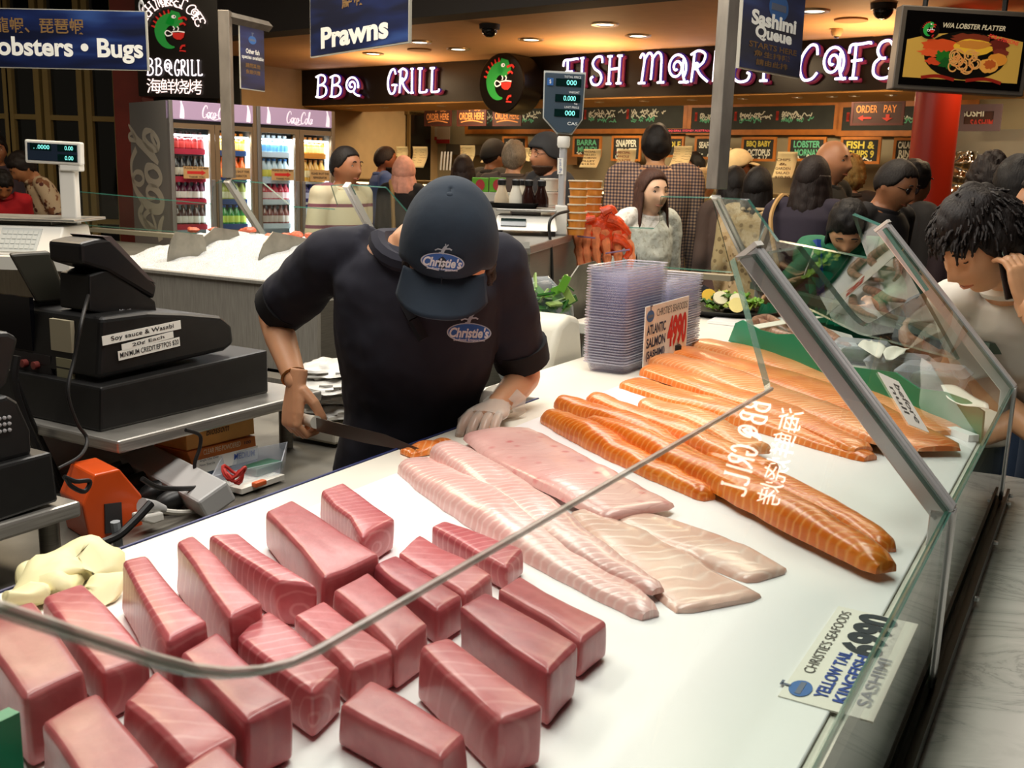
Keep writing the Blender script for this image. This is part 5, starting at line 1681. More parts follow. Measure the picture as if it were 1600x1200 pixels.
for si, (n_, wh) in enumerate(((36, 'taller stack beside the off-white tub'), (29, 'lower stack behind the ATLANTIC SALMON card'))):
 for k in range(n_):
  o = lid if first else dup(lid)
  first = False
  o.location = W(a0t + SL / 2 + .305 * si + random.uniform(-.002, .002), b0t + SD / 2 + random.uniform(-.002, .002), ZW + .0008 + .0074 * k)
  o.rotation_euler = (0, 0, ang_)
  o['label'] = 'clear plastic food tray nested in the ' + wh
  o['group'] = 'nested clear trays, ' + wh
CARD = M_('price_card', 'f1ece0', .6)
def small_crest(par, M, s):
 """little shop crest: blue oval with a pale band and a perched lobster-like top mark"""
 mb = MB().prism([(s * cos(k * pi / 10), s * .62 * sin(k * pi / 10)) for k in range(20)], 0, .0004, M)
 o = mb.build('crest', M_('crest_blue', '3f6fb0', .6), par, world=True, smooth=False)
 mb = MB()
 mb.box((0, 0, .0006), (s * 1.5, s * .3, .0004), M)
 mb.box((0, s * .8, .0006), (s * .2, s * .5, .0004), M)
 mb.box((s * .1, s * 1.05, .0006), (s * .6, s * .16, .0004), M)
 mb.build('crest_mark', M_('crest_pale', '6b7488', .6), o, world=True, smooth=False)
 return o
pc = thing('price_card', 'white ATLANTIC SALMON card with red 4990 clipped behind the salmon', 'price card', oz(1050, 545, ZW + .03))
cy_ = oz(1048, 545, ZW + .02).y
bcard = b0t - .03
q = [ob_(p[0], p[1], bcard) for p in ((997, 500), (1063, 478), (1085, 531), (1017, 554))]
mb = MB()
M, w, h = sheet(mb, q, .003)
mb.build('card', CARD, pc, world=True, smooth=False)
T = MB()
text(T, "CHRISTIE'S SEAFOODS", M, w=w * .72, h=h * .13, cx=w * .1, cy=h * .36, th=.0008)
T.build('shop_line', M_('grey_ink', '55524e', .7), pc, world=True, smooth=False)
T = MB()
for i, s in enumerate(('ATLANTIC', 'SALMON', '(SASHIMI)')):
 text(T, s, M, w=w * .42, h=h * .17, cx=-w * .25, cy=h * (.1 - .22 * i), th=.0008, bold=.03)
T.build('name_lines', M_('navy_ink', '2b3350', .7), pc, world=True, smooth=False)
text(MB(), '4990', M, w=w * .46, h=h * .56, cx=w * .24, cy=-h * .05, th=.0008, bold=.05).build('price', REDINK, pc, world=True, smooth=False)
small_crest(pc, M @ Matrix.Translation((-w * .4, h * .33, .0006)), w * .08)
mb = MB()
cl = ob_(1058, 543, bcard)
mb.box((cl.x, cl.y, cl.z), (.02, .03, .016))
mb.box((cl.x, cl.y, cl.z - .02), (.012, .02, .04))
mb.build('clip', BLACK, pc, world=True, smooth=False)
p6 = thing('price_card', 'white YELLOW TAIL KINGFISH card with dark 6990 lying flat by the front glass', 'price card', oz(1330, 1060, ZW + .006))
zc = ZW + .0065
q = [oz(p[0], p[1], zc) for p in ((1236, 1076), (1322, 938), (1424, 985), (1345, 1140))]
q = [p + YA * 0.0 for p in q]
mb = MB()
M, w, h = sheet(mb, q, .002)
lift = M @ Matrix.Translation((0, 0, 0))
mb.build('card', CARD, p6, world=True, smooth=False)
text(MB(), "CHRISTIE'S SEAFOODS", M, w=w * .7, h=h * .13, cx=w * .1, cy=h * .36, th=.0008).build('shop_line', M_('grey_ink', '55524e', .7), p6, world=True, smooth=False)
T = MB()
for i, s in enumerate(('YELLOW TAIL', 'KINGFISH')):
 text(T, s, M, w=w * .46, h=h * .15, cx=-w * .2, cy=h * (.1 - .2 * i), th=.0008, bold=.03)
T.build('name_lines', BLUEINK, p6, world=True, smooth=False)
text(MB(), '6990', M, w=w * .46, h=h * .5, cx=w * .26, cy=-h * .04, th=.0008, bold=.05).build('price', M_('dark_teal_ink', '202c34', .7), p6, world=True, smooth=False)
text(MB(), 'SASHIMI', M, w=w * .46, h=h * .15, cx=-w * .18, cy=-h * .34, th=.0008, bold=.02).build('cut_line', M_('faded_ink', '6b7080', .7), p6, world=True, smooth=False)
small_crest(p6, M @ Matrix.Translation((-w * .4, h * .33, .0006)), w * .07)
for pts, lb in (([(1401, 608), (1431, 621), (1424, 650), (1390, 635)], 'white note card with faint handwriting stuck on the glass over the salmon end'),):
 q = [op(p[0], p[1], SLN, sl(0, 0) + SLN * .002) for p in pts]
 n_ = thing('mirrored_card', lb, 'note', q[3])  # solid card put in for the reflection of a price card
 mb = MB()
 M, w, h = sheet(mb, [q[0], q[1], q[2], q[3]], .001)
 mb.build('card', CARD, n_, world=True, smooth=False)
 text(MB(), 'before', M @ Matrix.Rotation(-pi / 2, 4, 'Z'), w=h * .75, h=w * .3, cy=w * .18, th=.0006).build('handwriting', M_('grey_ink', '55524e', .7), n_, world=True, smooth=False)
 text(MB(), 'null', M @ Matrix.Rotation(-pi / 2, 4, 'Z'), w=h * .5, h=w * .26, cy=-w * .22, th=.0006).build('handwriting', M_('grey_ink', '55524e', .7), n_, world=True, smooth=False)
GP = M_('green_plastic', '0f8a62', .35)
dvA, dvB = oz(1137, 541, ZW), oz(1535, 694, ZW)
dvn = V(((dvB - dvA).y, -(dvB - dvA).x, 0)).normalized()
tops = [(1137, 538), (1150, 505), (1161, 500), (1187, 515), (1213, 522), (1240, 522), (1260, 536), (1282, 558), (1310, 570), (1345, 575), (1370, 578), (1400, 582), (1436, 607), (1476, 612), (1510, 624), (1538, 643), (1535, 680)]
q = [op(p[0], p[1], dvn, dvA) for p in tops]
mb = MB()
for i in range(len(q) - 1):
 a_, b_ = q[i], q[i + 1]
 qa, qb = V((a_.x, a_.y, ZW + .001)), V((b_.x, b_.y, ZW + .001))
 d_ = dvn * .0025
 mb.hexa([qa - d_, qb - d_, qb + d_, qa + d_], [a_ - d_, b_ - d_, b_ + d_, a_ + d_])
props(mb.build('green_divider', GP, smooth=False), 'wavy topped green plastic divider standing beyond the salmon', 'divider')
wl = MB()
flatprism(wl, [V((p.x, p.y, 0)) for p in (dvA + dvn * .01, dvB + dvn * .01, dvB + dvn * .035, dvA + dvn * .035)], ZW + .0055, ZW + .02)
props(wl.build('white_strip', TRAY, smooth=False), 'narrow white edge strip along the foot of the green divider', 'strip')
LEAF = [M_('lettuce_light', '7fae2e', .45, var=.3, scale=30), M_('lettuce_dark', '3f6a1a', .5, var=.3, scale=30), M_('lettuce_yellow', 'b9c95a', .45, var=.2)]
sd_ = thing('salad_platter', 'black platter of lettuce, lemon and oysters beyond the trays', 'platter', oz(1140, 490, ZW))
sc_ = oz(1142, 492, ZW)
MB().lathe([(.001, .005), (.16, .005), (.2, .03), (.19, .03), (.15, .012), (.001, .012)], 26, Matrix.Translation(sc_)).build('dish', BLACK, sd_, world=True)
for i in range(14):
 a, r_ = random.uniform(0, 6.28), random.uniform(0, .13)
 c = sc_ + V((r_ * cos(a), r_ * sin(a), random.uniform(.03, .075)))
 mb = MB()
 R = Matrix.Translation(c) @ Matrix.Rotation(random.uniform(0, 6), 4, 'Z') @ Matrix.Rotation(random.uniform(-.8, .8), 4, 'X')
 s_ = random.uniform(.035, .06)
 mb.grid(lambda u, v: R @ V(((u - .5) * 2 * s_, (v - .5) * 2 * s_ * .7, .012 * sin(u * 17 + i) * sin(v * 13) + .02 * (u - .5) ** 2)), 12, 10)
 mb.build('lettuce_leaf', LEAF[i % 3], sd_, world=True, solid=.0015)
for px, py, mt in ((1152, 478, 'e8d98a'), (1104, 462, 'e2b52a'), (1153, 470, 'f0e6c0'), (1124, 466, 'f0e6c0')):
 c = oz(px, py, ZW + .07)
 c = V((lerp(sc_.x, c.x, .9), lerp(sc_.y, c.y, .9), c.z))
 MB().lathe([(.001, -.006), (.028, -.006), (.03, 0), (.028, .006), (.001, .006)], 16, Matrix.Translation(c) @ Matrix.Rotation(1.0, 4, 'X')).build('lemon_slice', M_('lemon_' + mt, mt, .4), sd_, world=True)
s2_ = thing('prawn_platter', 'row of banded raw prawns on white plastic behind the green divider', 'platter', oz(1200, 520, ZW))
PR = m_fish('prawn_shell', 'b0806a', '6a4a44', 'c69a84', 160, 0, .2, linemix=.7)
for i, (pts, r_) in enumerate((([(1168, 508), (1185, 504), (1205, 510), (1222, 520)], .018), ([(1180, 500), (1200, 498), (1220, 506), (1238, 518)], .018), ([(1190, 516), (1212, 520), (1232, 524), (1246, 524)], .016), ([(1255, 508), (1275, 512), (1296, 520), (1312, 528)], .017), ([(1268, 520), (1290, 526), (1310, 532), (1328, 540)], .017), ([(1245, 512), (1262, 520), (1280, 528), (1296, 538)], .016))):
 P = curve([oz(p[0], p[1], ZW + .03) for p in pts], 5)
 mb = MB().tube(P, [r_ * interp([0, .3, 1], [.8, 1, .3], k / (len(P) - 1)) for k in range(len(P))], 10)
 mb.uv = [(k // 10 * .004, (k % 10) / 5 - 1) for k in range(len(mb.v))]
 props(mb.build('prawn', PR), 'banded raw prawn lying behind the green divider', 'prawn', 'raw prawns behind the divider')
mb = MB()
q = [oz(p[0], p[1], ZW + .001) for p in ((1105, 505), (1160, 480), (1330, 528), (1345, 556), (1170, 512))]
mb.hexa(q, [p + V((0, 0, .01)) for p in q])
mb.build('plastic_sheet', TRAY, s2_, world=True, smooth=False)
for pts, lb in (([(1190, 492), (1215, 487), (1230, 490), (1205, 497)], 'green plastic grass strip before the prawns'), ([(1275, 497), (1300, 505), (1325, 512), (1310, 518)], 'green plastic grass strip behind the steel bracket')):
 q = [oz(p[0], p[1], ZW + .012) for p in pts]
 mb = MB()
 for k in range(12):
  f = k / 11
  a_, b_ = lerp(q[0], q[3], f * .5), lerp(q[1], q[2], f)
  p_ = lerp(a_, b_, (k % 4) / 3)
  mb.hexa([p_ + V((-.02, -.002, 0)), p_ + V((.02, -.002, 0)), p_ + V((.02, .002, 0)), p_ + V((-.02, .002, 0))], [p_ + V((-.003, -.001, .045)), p_ + V((.003, -.001, .045)), p_ + V((.003, .001, .045)), p_ + V((-.003, .001, .045))])
 props(mb.build('plastic_grass', GP, smooth=False), lb, 'decoration', kind='stuff')
t7 = thing('price_card', 'small white card with red print lying among the prawns', 'price card', oz(1225, 505, ZW + .04))
q = [oz(p[0], p[1], ZW + .05) for p in ((1204, 488), (1230, 490), (1246, 520), (1228, 516))]
mb = MB()
M, w, h = sheet(mb, q, .002)
mb.build('card', CARD, t7, world=True, smooth=False)
text(MB(), '2450', M, w=w * .6, h=h * .22, cx=w * .1, cy=h * .15, th=.0008, bold=.03).build('price', REDINK, t7, world=True, smooth=False)
sw = None
SWG = M_('seaweed', '2c4a2a', .3, var=.5, scale=60, bump=.6)
for i, (px, py, lb) in enumerate(((1345, 552, 'clear box of dark seaweed salad closest to the prawns'), (1405, 575, 'clear box of dark seaweed salad in the middle of its row'), (1458, 592, 'clear box of dark seaweed salad at the phone man\'s elbow'))):
 c = oz(px, py, ZW + .03)
 c.z = ZW + .001
 if sw is None:
  sw = thing('seaweed_box', lb, 'food box', c, 0, 'seaweed salad boxes')
  mb = MB()
  mb.rings([rr(.07, .05, 0, .015), rr(.085, .062, .045, .018)], False)
  mb.add(rr(.07, .05, 0, .015), [tuple(range(16))])
  mb.build('box_base', CLEARP, sw)
  mb = MB()
  mb.rings([rr(.088, .065, .045, .018), rr(.088, .065, .049, .018), rr(.07, .05, .066, .02)], False)
  mb.add(rr(.07, .05, .066, .02), [tuple(range(16))])
  mb.build('box_lid', CLEARP, sw)
  mb = MB()
  mb.ball((0, 0, .025), (.062, .045, .024), 18)
  mb.v = [p * (1 + .12 * noise.noise(p * 60)) for p in mb.v]
  o = mb.build('seaweed', SWG, sw)
  sw.rotation_euler = (0, 0, -.4)
 else:
  dup(sw, c, -.4 - .1 * i, lb)
for pts, lb in (([(1340, 540), (1362, 528), (1384, 546), (1372, 560)], 'crumpled white paper slip behind the seaweed boxes'), ([(1378, 548), (1422, 540), (1412, 556), (1384, 562)], 'white paper slip in front of the seaweed boxes'), ([(1470, 602), (1540, 622), (1545, 644), (1480, 622)], 'white paper sheet beside the last seaweed box')):
 q = [oz(p[0], p[1], ZW + .075) for p in pts]
 mb = MB()
 mb.grid(lambda u, v: lerp(lerp(q[0], q[1], u), lerp(q[3], q[2], u), v) + V((0, 0, .008 * sin(u * 5) * cos(v * 4))), 8, 6)
 props(mb.build('paper_slip', PAPER, solid=.001), lb, 'paper')
yg = thing('rubber_gloves', 'crumpled pale yellow rubber gloves on the worktop edge', 'gloves', oz(100, 915, ZW))
YM = M_('glove_yellow', 'eee5b0', .5, var=.06, scale=10)
for k, (pts, r_) in enumerate((([(168, 888), (140, 872), (100, 880), (60, 905), (25, 925)], [.026, .045, .042, .03, .016]), ([(120, 905), (85, 905), (52, 890), (45, 884)], [.03, .034, .022, .012]), ([(60, 918), (30, 928), (5, 932)], [.024, .02, .018]), ([(170, 905), (155, 920), (135, 925)], [.022, .024, .018]))):
 P = curve([oz(p[0], p[1], ZW + .02) for p in pts], 5)
 ks = [i / (len(r_) - 1) for i in range(len(r_))]
 mb = MB().tube(P, [interp(ks, r_, i / (len(P) - 1)) for i in range(len(P))], 16)
 vv = []
 for p in mb.v:
  nz = noise.noise(V((p.x * 24, p.y * 24, p.z * 30 + k)))
  n3 = abs(noise.noise(V((p.x * 11, p.y * 11, k))))
  z = ZW + .002 + max(0, (p.z - ZW + .02)) * .46
  vv.append(V((p.x + nz * .008, p.y + nz * .008, max(ZW + .001, z + nz * .016 - n3 * .026))))
 mb.v = vv
 mb.build('glove' if k < 2 else 'glove_finger', YM, yg, world=True, ang=180)
props(MB().box((0, 0, 0), (.12, .014, .10), frame(oz(-88, 1262, ZW + .055), XA, YA)).build('green_strip', GP, smooth=False), 'green plastic divider end at the picture corner by the tuna', 'divider')
# ================================================================== drinks fridges
FP0 = oz(263, 156, 2.02)
fa_ = radians(42)
FDX = V((cos(fa_), sin(fa_), 0))
FDN = V((FDX.y, -FDX.x, 0))
FRO = V((FP0.x, FP0.y, 0))
def fx_(px, py, off=0.0):
 p = op(px, py, FDN, FRO + FDN * off)
 return (p - FRO).dot(FDX), p.z
def FR_(x, z, off=0.0):
 return FRO + FDX * x + FDN * off + V((0, 0, z))
FRG = M_('fridge_silver', '8f8a86', .35, .4)
FRB = M_('fridge_bronze', '8d7458', .4, .3)
FRK = M_('fridge_black', '141214', .4)
HDR = M_('header_lilac', 'a98fa6', .4, emit='a68aa4', estr=.55)
HLT = M_('header_script', 'f2e6ee', .5, emit='f2e6ee', estr=.6)
FIN = M_('fridge_inner_white', 'dfe3e4', .5)
FLAMP = m_emit('fridge_lamp', (.85, .95, 1.0, 1), 4)
FGL = m_glass('fridge_glass', (.95, .97, .97, 1), amount=.45)
SHLF = M_('shelf_white', 'e6e8ea', .4)
fz = {k: fx_(300, py)[1] for k, py in (('top', 157),)}
ZTOP, ZHB = 2.02, fx_(300, 190)[1]
SCRIPT = {
 'C': (cv((.95, .70), (.80, .92), (.55, .95), (.25, .70), (.12, .35), (.25, .05), (.55, .0), (.85, .2)), .9),
 'o': (cv((.4, .45), (.15, .4), (.05, .18), (.2, .0), (.42, .08), (.48, .3), (.4, .45), (.6, .42)), .55),
 'c': (cv((.45, .38), (.3, .45), (.1, .3), (.1, .08), (.28, .0), (.5, .14)), .5),
 'a': (cv((.45, .42), (.2, .42), (.05, .2), (.15, .0), (.38, .12), (.5, .42), (.46, .08), (.62, .06)), .62),
 'l': (cv((.05, .1), (.35, .7), (.38, .98), (.22, .9), (.15, .3), (.22, .02), (.42, .12)), .42),
 '-': (cv((.0, .25), (.2, .27)), .28)}
def script(mb, M, cx, cy, w, h, z=.001, wd_=.1):
 seq = 'Coca-Cola'
 tot = sum(SCRIPT[c][1] for c in seq)
 x = cx - w / 2
 k = w / tot
 for c in seq:
  pts, ad = SCRIPT[c]
  P = [(x + (p[0] + .18 * p[1]) * k, cy - h / 2 + p[1] * h) for p in pts]
  n = len(P)
  ribbon(mb, P, [h * wd_ * (1.15 - .7 * abs(2 * i / (n - 1) - 1)) for i in range(n)], M, z=z)
  x += ad * k
 ribbon(mb, cv((cx - w * .36, cy - h * .2), (cx - w * .1, cy - h * .62), (cx + w * .12, cy - h * .45)), h * wd_ * .7, M, z=z)
 return mb
BOT = {}
def bottle_proto(kind, body, label, cap, h=.2, r=.031, alpha=None):
 t = thing('drink_bottle', 'x', 'bottle')
 bmat = M_('drink_' + body, body, .12, spec=.6)
 MB().lathe([(.001, 0), (r * .9, 0), (r, .01), (r, h * .55), (r * .85, h * .68), (r * .42, h * .85), (r * .4, h * .92), (.001, h * .92)], 14).build('bottle_body', bmat, t)
 MB().lathe([(r * 1.02, h * .2), (r * 1.03, h * .21), (r * 1.03, h * .5), (r * 1.02, h * .51)], 14, cap=False).build('bottle_label', M_('label_' + label, label, .45), t)
 MB().lathe([(r * .46, h * .9), (r * .46, h), (.001, h)], 10).build('bottle_cap', M_('cap_' + cap, cap, .4), t)
 return t
used = {}
def put_bottles(door, shelf_name, x0, x1, z, kind, n, word, off=-.12, h=.2):
 body, label, cap = kind
 key = kind + (h,)
 for i in range(n):
  x = lerp(x0, x1, (i + .5) / n)
  if key not in used:
   used[key] = o = bottle_proto('', body, label, cap, h)
  else:
   o = dup(used[key])
  o.location = FR_(x, z + .001, off + .004 * ((i * 5) % 3 - 1))
  o['label'] = '%s on the %s shelf of the %s fridge door' % (word, shelf_name, door)
  o['group'] = '%ss on the %s shelf, %s door' % (word.split(' bottle')[0] + ' bottle', shelf_name, door)
units = [('drinks fridge with grey script side panel beside the window wall', 263, 400, ((268, 328), (343, 392))), ('drinks fridge next to the man in the striped polo shirt', 400, 522, ((408, 460), (474, 516)))]
shz = [fx_(300, py)[1] for py in (237.5, 281, 316, 356)]
sh_names = ['top', 'second', 'third', 'fourth']
rows = {
 0: [(('7a1c1c', 'c23a34', '33201c'), 'dark red soda bottle'), (('2a2320', 'd8cdb8', '5a3a2a'), 'dark soda bottle with pale label'), (('5a1230', 'e4dcd0', 'b01c3a'), 'maroon soda bottle'), (('4a241c', 'd9d2c6', 'a0522c'), 'brown soda bottle')],
 1: [(('f2a51c', 'f6d27a', 'd97a1c'), 'yellow-orange drink bottle'), (('ef6a12', 'f59a3c', 'e0500c'), 'bright orange drink bottle'), (('a8a84a', 'e0d8b0', '6a7a2a'), 'olive drink bottle'), (('2f8a3c', 'c9dc5a', '2a5ab0'), 'green drink bottle')],
 2: [(('b9dcf2', '6aa8dc', 'f2f6fa'), 'clear water bottle with blue label'), (('c6dce8', 'e2d85a', '3a7ac0'), 'pale drink bottle with yellow label'), (('c23a4a', 'f2d8d8', '7a2a4a'), 'red drink bottle'), (('7a3a34', 'c9b8ae', '7a2a24'), 'dark drink bottle with pale red label')],
 3: [(('e8a03a', 'f2d08a', 'b56a2a'), 'amber juice bottle'), (('eab04a', 'f4dca6', 'c07a2a'), 'golden juice bottle'), (('3a3470', 'c9cdf0', '5a54a0'), 'violet drink bottle'), (('dfe6f4', '8aa0e0', '3a4ab0'), 'white drink bottle')]}
ordn = ['first', 'second', 'third', 'fourth']
di = 0
for ui, (lb, pa, pb, doors) in enumerate(units):
 xa, xb = fx_(pa, 200)[0], fx_(pb, 200)[0]
 f = thing('drinks_fridge', lb, 'fridge', FR_((xa + xb) / 2, 0, -.33))
 def fb(x0, x1, z0, z1, o0, o1):
  m = MB()
  m.hexa([FR_(x0, z0, o1), FR_(x1, z0, o1), FR_(x1, z0, o0), FR_(x0, z0, o0)], [FR_(x0, z1, o1), FR_(x1, z1, o1), FR_(x1, z1, o0), FR_(x0, z1, o0)])
  return m
 xb -= .003
 shell = fb(xa + .002, xa + .03, 0, ZTOP, -.66, -.02)
 for args in ((xb - .03, xb - .002, 0, ZTOP, -.66, -.02), (xa + .03, xb - .03, 0, .25, -.66, -.02), (xa + .03, xb - .03, ZHB, ZTOP, -.66, -.03), (xa + .03, xb - .03, .25, ZHB, -.66, -.62)):
  m2 = fb(*args)
  shell.add(m2.v, m2.f)
 shell.build('cabinet', M_('fridge_grey_side', '86827c', .45), f, world=True, smooth=False)
 fb(xa + .032, xb - .032, .25, ZHB, -.6, -.59).build('inner_back', FIN, f, world=True, smooth=False)
 fb(xa, xb, ZHB + .01, ZTOP, -.03, .015).build('header', HDR, f, world=True, smooth=False, bev=.006)
 HM = frame(FR_((xa + xb) / 2, (ZHB + ZTOP) / 2 + .005, .0165), FDX, (0, 0, 1), FDN)
 script(MB(), HM, .02, .0, (xb - xa) * .34, .085).build('script_lettering', HLT, f, world=True, smooth=False)
 bm_ = MB()
 for sx in (-.36, .40):
  cxp = sx * (xb - xa)
  ribbon(bm_, cv((cxp, -.055), (cxp + .004, -.01), (cxp + .002, .03), (cxp - .004, .06)), [.034, .03, .034, .032, .03, .03, .028, .028, .026, .024, .022, .02, .016, .014, .012, .012, .012, .012, .012], HM, z=.001)
 bm_.build('bottle_figures', HLT, f, world=True, smooth=False)
 fb(xa, xa + .028, 0, ZTOP, -.02, .02).build('front_post', FRG, f, world=True, smooth=False, bev=.004)
 fb(xb - .028, xb, 0, ZTOP, -.02, .02).build('front_post', FRB, f, world=True, smooth=False, bev=.004)
 fb(xa + .028, xb - .028, ZHB - .012, ZHB + .01, -.02, .0).build('dark_band', FRK, f, world=True, smooth=False)
 xm = (fx_(doors[0][1], 260)[0] + fx_(doors[1][0], 260)[0]) / 2
 for k, (p0, p1) in enumerate(doors):
  x0, x1 = fx_(p0, 260)[0], fx_(p1, 260)[0]
  ex0, ex1 = (xa + .028, xm) if k == 0 else (xm, xb - .028)
  d = thing('x', None, None)
  bpy.data.objects.remove(d)
  fr_ = MB()
  for a_ in ((ex0 + .002, x0, .27, ZHB - .014), (x1, ex1 - .002, .27, ZHB - .014), (x0, x1, ZHB - .048, ZHB - .014), (x0, x1, .27, .34)):
   m2 = fb(a_[0], a_[1], a_[2], a_[3], -.015, .015)
   fr_.add(m2.v, m2.f)
  dr = fr_.build('door', FRB, f, world=True, smooth=False)
  fb(x0, x1, .34, ZHB - .048, -.006, -.001).build('door_glass', FGL, dr, world=True, smooth=False)
  hx = x1 + .012 if k == 0 else x0 - .012
  fb(hx - .011, hx + .011, .95, 1.5, .016, .034).build('door_handle', FRG, dr, world=True, smooth=False, bev=.003)
  lx0 = x1 - .012
  fb(lx0, lx0 + .02, .36, ZHB - .09, -.06, -.03).build('lamp_tube', FLAMP, f, world=True, smooth=False)
  fb(x0, x1, ZHB - .1, ZHB - .085, -.06, -.03).build('lamp_tube', FLAMP, f, world=True, smooth=False)
  for si, z in enumerate(shz):
   fb(x0 - .01, x1 + .01, z - .016, z, -.56, -.045).build('shelf', SHLF, f, world=True, smooth=False)
   if si == 0 or di in (0, 1, 2):
    cmat = M_('price_strip_' + ('red', 'blue', 'pale', 'amber')[di], ('b5203a', '2c4a86', 'c9d6e4', 'd9862c')[di], .5)
    fb(x0, x1, z - .016, z + .022, -.044, -.040).build('price_strip', cmat, f, world=True, smooth=False)
   kd, word = rows[di][si]
   gap = ((shz[si - 1] if si else ZHB - .11) - z) * .86
   h = min(.215, max(.14, gap))
   nb_ = 6 if k == 0 else 5
   put_bottles(ordn[di], sh_names[si], x0, x1, z, kd, nb_, word, -.10, h)
   if word and si < 2:
    put_bottles(ordn[di], sh_names[si], x0, x1, z, kd, nb_, word, -.18, h)
  if di in (0, 2, 3, 1):
   zz0, zz1 = fx_(300, 279)[1], fx_(300, 260)[1]
   nx0, nx1 = lerp(x0, x1, .3 if k == 0 else .25), lerp(x0, x1, .97)
   o = fb(nx0, nx1, zz0, zz1, .0005, .0018).build('door_notice', M_('notice_tan', 'c69a63', .7), dr, world=True, smooth=False)
   NM = frame(FR_((nx0 + nx1) / 2, (zz0 + zz1) / 2, .0022), FDX, (0, 0, 1), FDN)
   w_, h_ = nx1 - nx0, zz1 - zz0
   if k == 0:
    mb = MB()
    mb.prism([(-w_ * .36, -h_ * .12), (w_ * .2, -h_ * .12), (w_ * .2, -h_ * .22), (w_ * .38, 0), (w_ * .2, h_ * .22), (w_ * .2, h_ * .12), (-w_ * .36, h_ * .12)], 0, .0006, NM)
    mb.build('red_arrow', REDINK, dr, world=True, smooth=False)
    tx = MB()
    text(tx, 'PLEASE PAY THE MEN', NM, w=w_ * .92, h=h_ * .16, cy=h_ * .36, th=.0006, bold=.02)
    text(tx, 'THANK YOU', NM, w=w_ * .6, h=h_ * .16, cy=-h_ * .36, th=.0006, bold=.02)
    tx.build('notice_lettering', INK, dr, world=True, smooth=False)
   else:
    tx = MB()
    text(tx, 'PLEASE SHUT THIS', NM, w=w_ * .9, h=h_ * .2, cy=h_ * .16, th=.0006, bold=.02)
    text(tx, 'REFRIGERATOR', NM, w=w_ * .7, h=h_ * .2, cy=-h_ * .2, th=.0006, bold=.02)
    tx.build('notice_lettering', INK, dr, world=True, smooth=False)
  di += 1
 ld = bpy.data.lights.new('fridge_light', 'AREA')
 ld.shape = 'RECTANGLE'
 ld.size, ld.size_y, ld.energy, ld.color = (xb - xa) * .8, .1, 7, (.85, .95, 1)
 o = bpy.data.objects.new('fridge_light', ld)
 COL.objects.link(o)
 o.matrix_world = Matrix.Translation(FR_((xa + xb) / 2, ZHB - .1, -.06)) @ Matrix.Rotation(fa_, 4, 'Z') @ Matrix.Rotation(radians(-25), 4, 'X')
 if ui == 0:
  SMp = MB()
  sn = -FDX
  def sp_(x, y):
   return op(180 + x / 5.214, 150 + y / 5.214, sn, FR_(xa + .002, 0) + sn * .001)
  for pts, wds in (([(108, 232), (150, 305), (180, 360), (240, 420), (300, 480), (352, 548)], [8, 26, 34, 40, 44, 16]), ([(168, 365), (122, 352), (114, 318), (140, 306), (172, 352)], [14, 20, 16, 12, 12]),
      ([(300, 282), (246, 290), (236, 350), (276, 410), (340, 430), (352, 372), (306, 300), (300, 340), (350, 452)], [12, 30, 38, 36, 30, 26, 22, 24, 14]),
      ([(312, 572), (262, 580), (254, 640), (290, 700), (344, 712), (372, 668), (350, 604), (312, 572)], [22, 34, 36, 34, 34, 32, 26, 22]),
      ([(172, 432), (136, 520), (134, 610), (152, 690), (196, 722), (230, 690), (216, 630), (168, 622), (146, 680), (172, 770), (236, 860), (310, 918), (370, 916), (384, 850), (340, 770), (286, 742), (258, 776), (276, 830), (330, 832)], [30, 26, 20, 20, 20, 22, 22, 20, 22, 30, 40, 46, 44, 40, 34, 28, 24, 20, 10]),
      ([(212, 862), (222, 900), (200, 960), (236, 1030), (300, 1080), (340, 1120)], [10, 30, 36, 40, 40, 16]), ([(300, 930), (250, 960), (240, 1010), (290, 1090), (330, 1070), (300, 960)], [14, 26, 30, 28, 22, 16]),
      ([(396, 980), (372, 1040), (362, 1110), (372, 1180)], [10, 34, 42, 44])):
   n0 = len(pts)
   P = curve([sp_(*p) for p in pts], 6)
   ww = [interp([i / (n0 - 1) for i in range(n0)], wds, i / (len(P) - 1)) / 5.214 * 7.0 / 1600 for i in range(len(P))]
   back = -FDN
   P2 = [((p - FR_(xa, 0)).dot(back), p.z) for p in P]
   SMM = frame(FR_(xa + .0005, 0), back, (0, 0, 1))
   ribbon(SMp, P2, [w_ * 2.1 for w_ in ww], SMM, z=0.0)
  SMp.build('side_script', M_('script_silver', 'd6cbb6', .5), f, world=True, smooth=False)
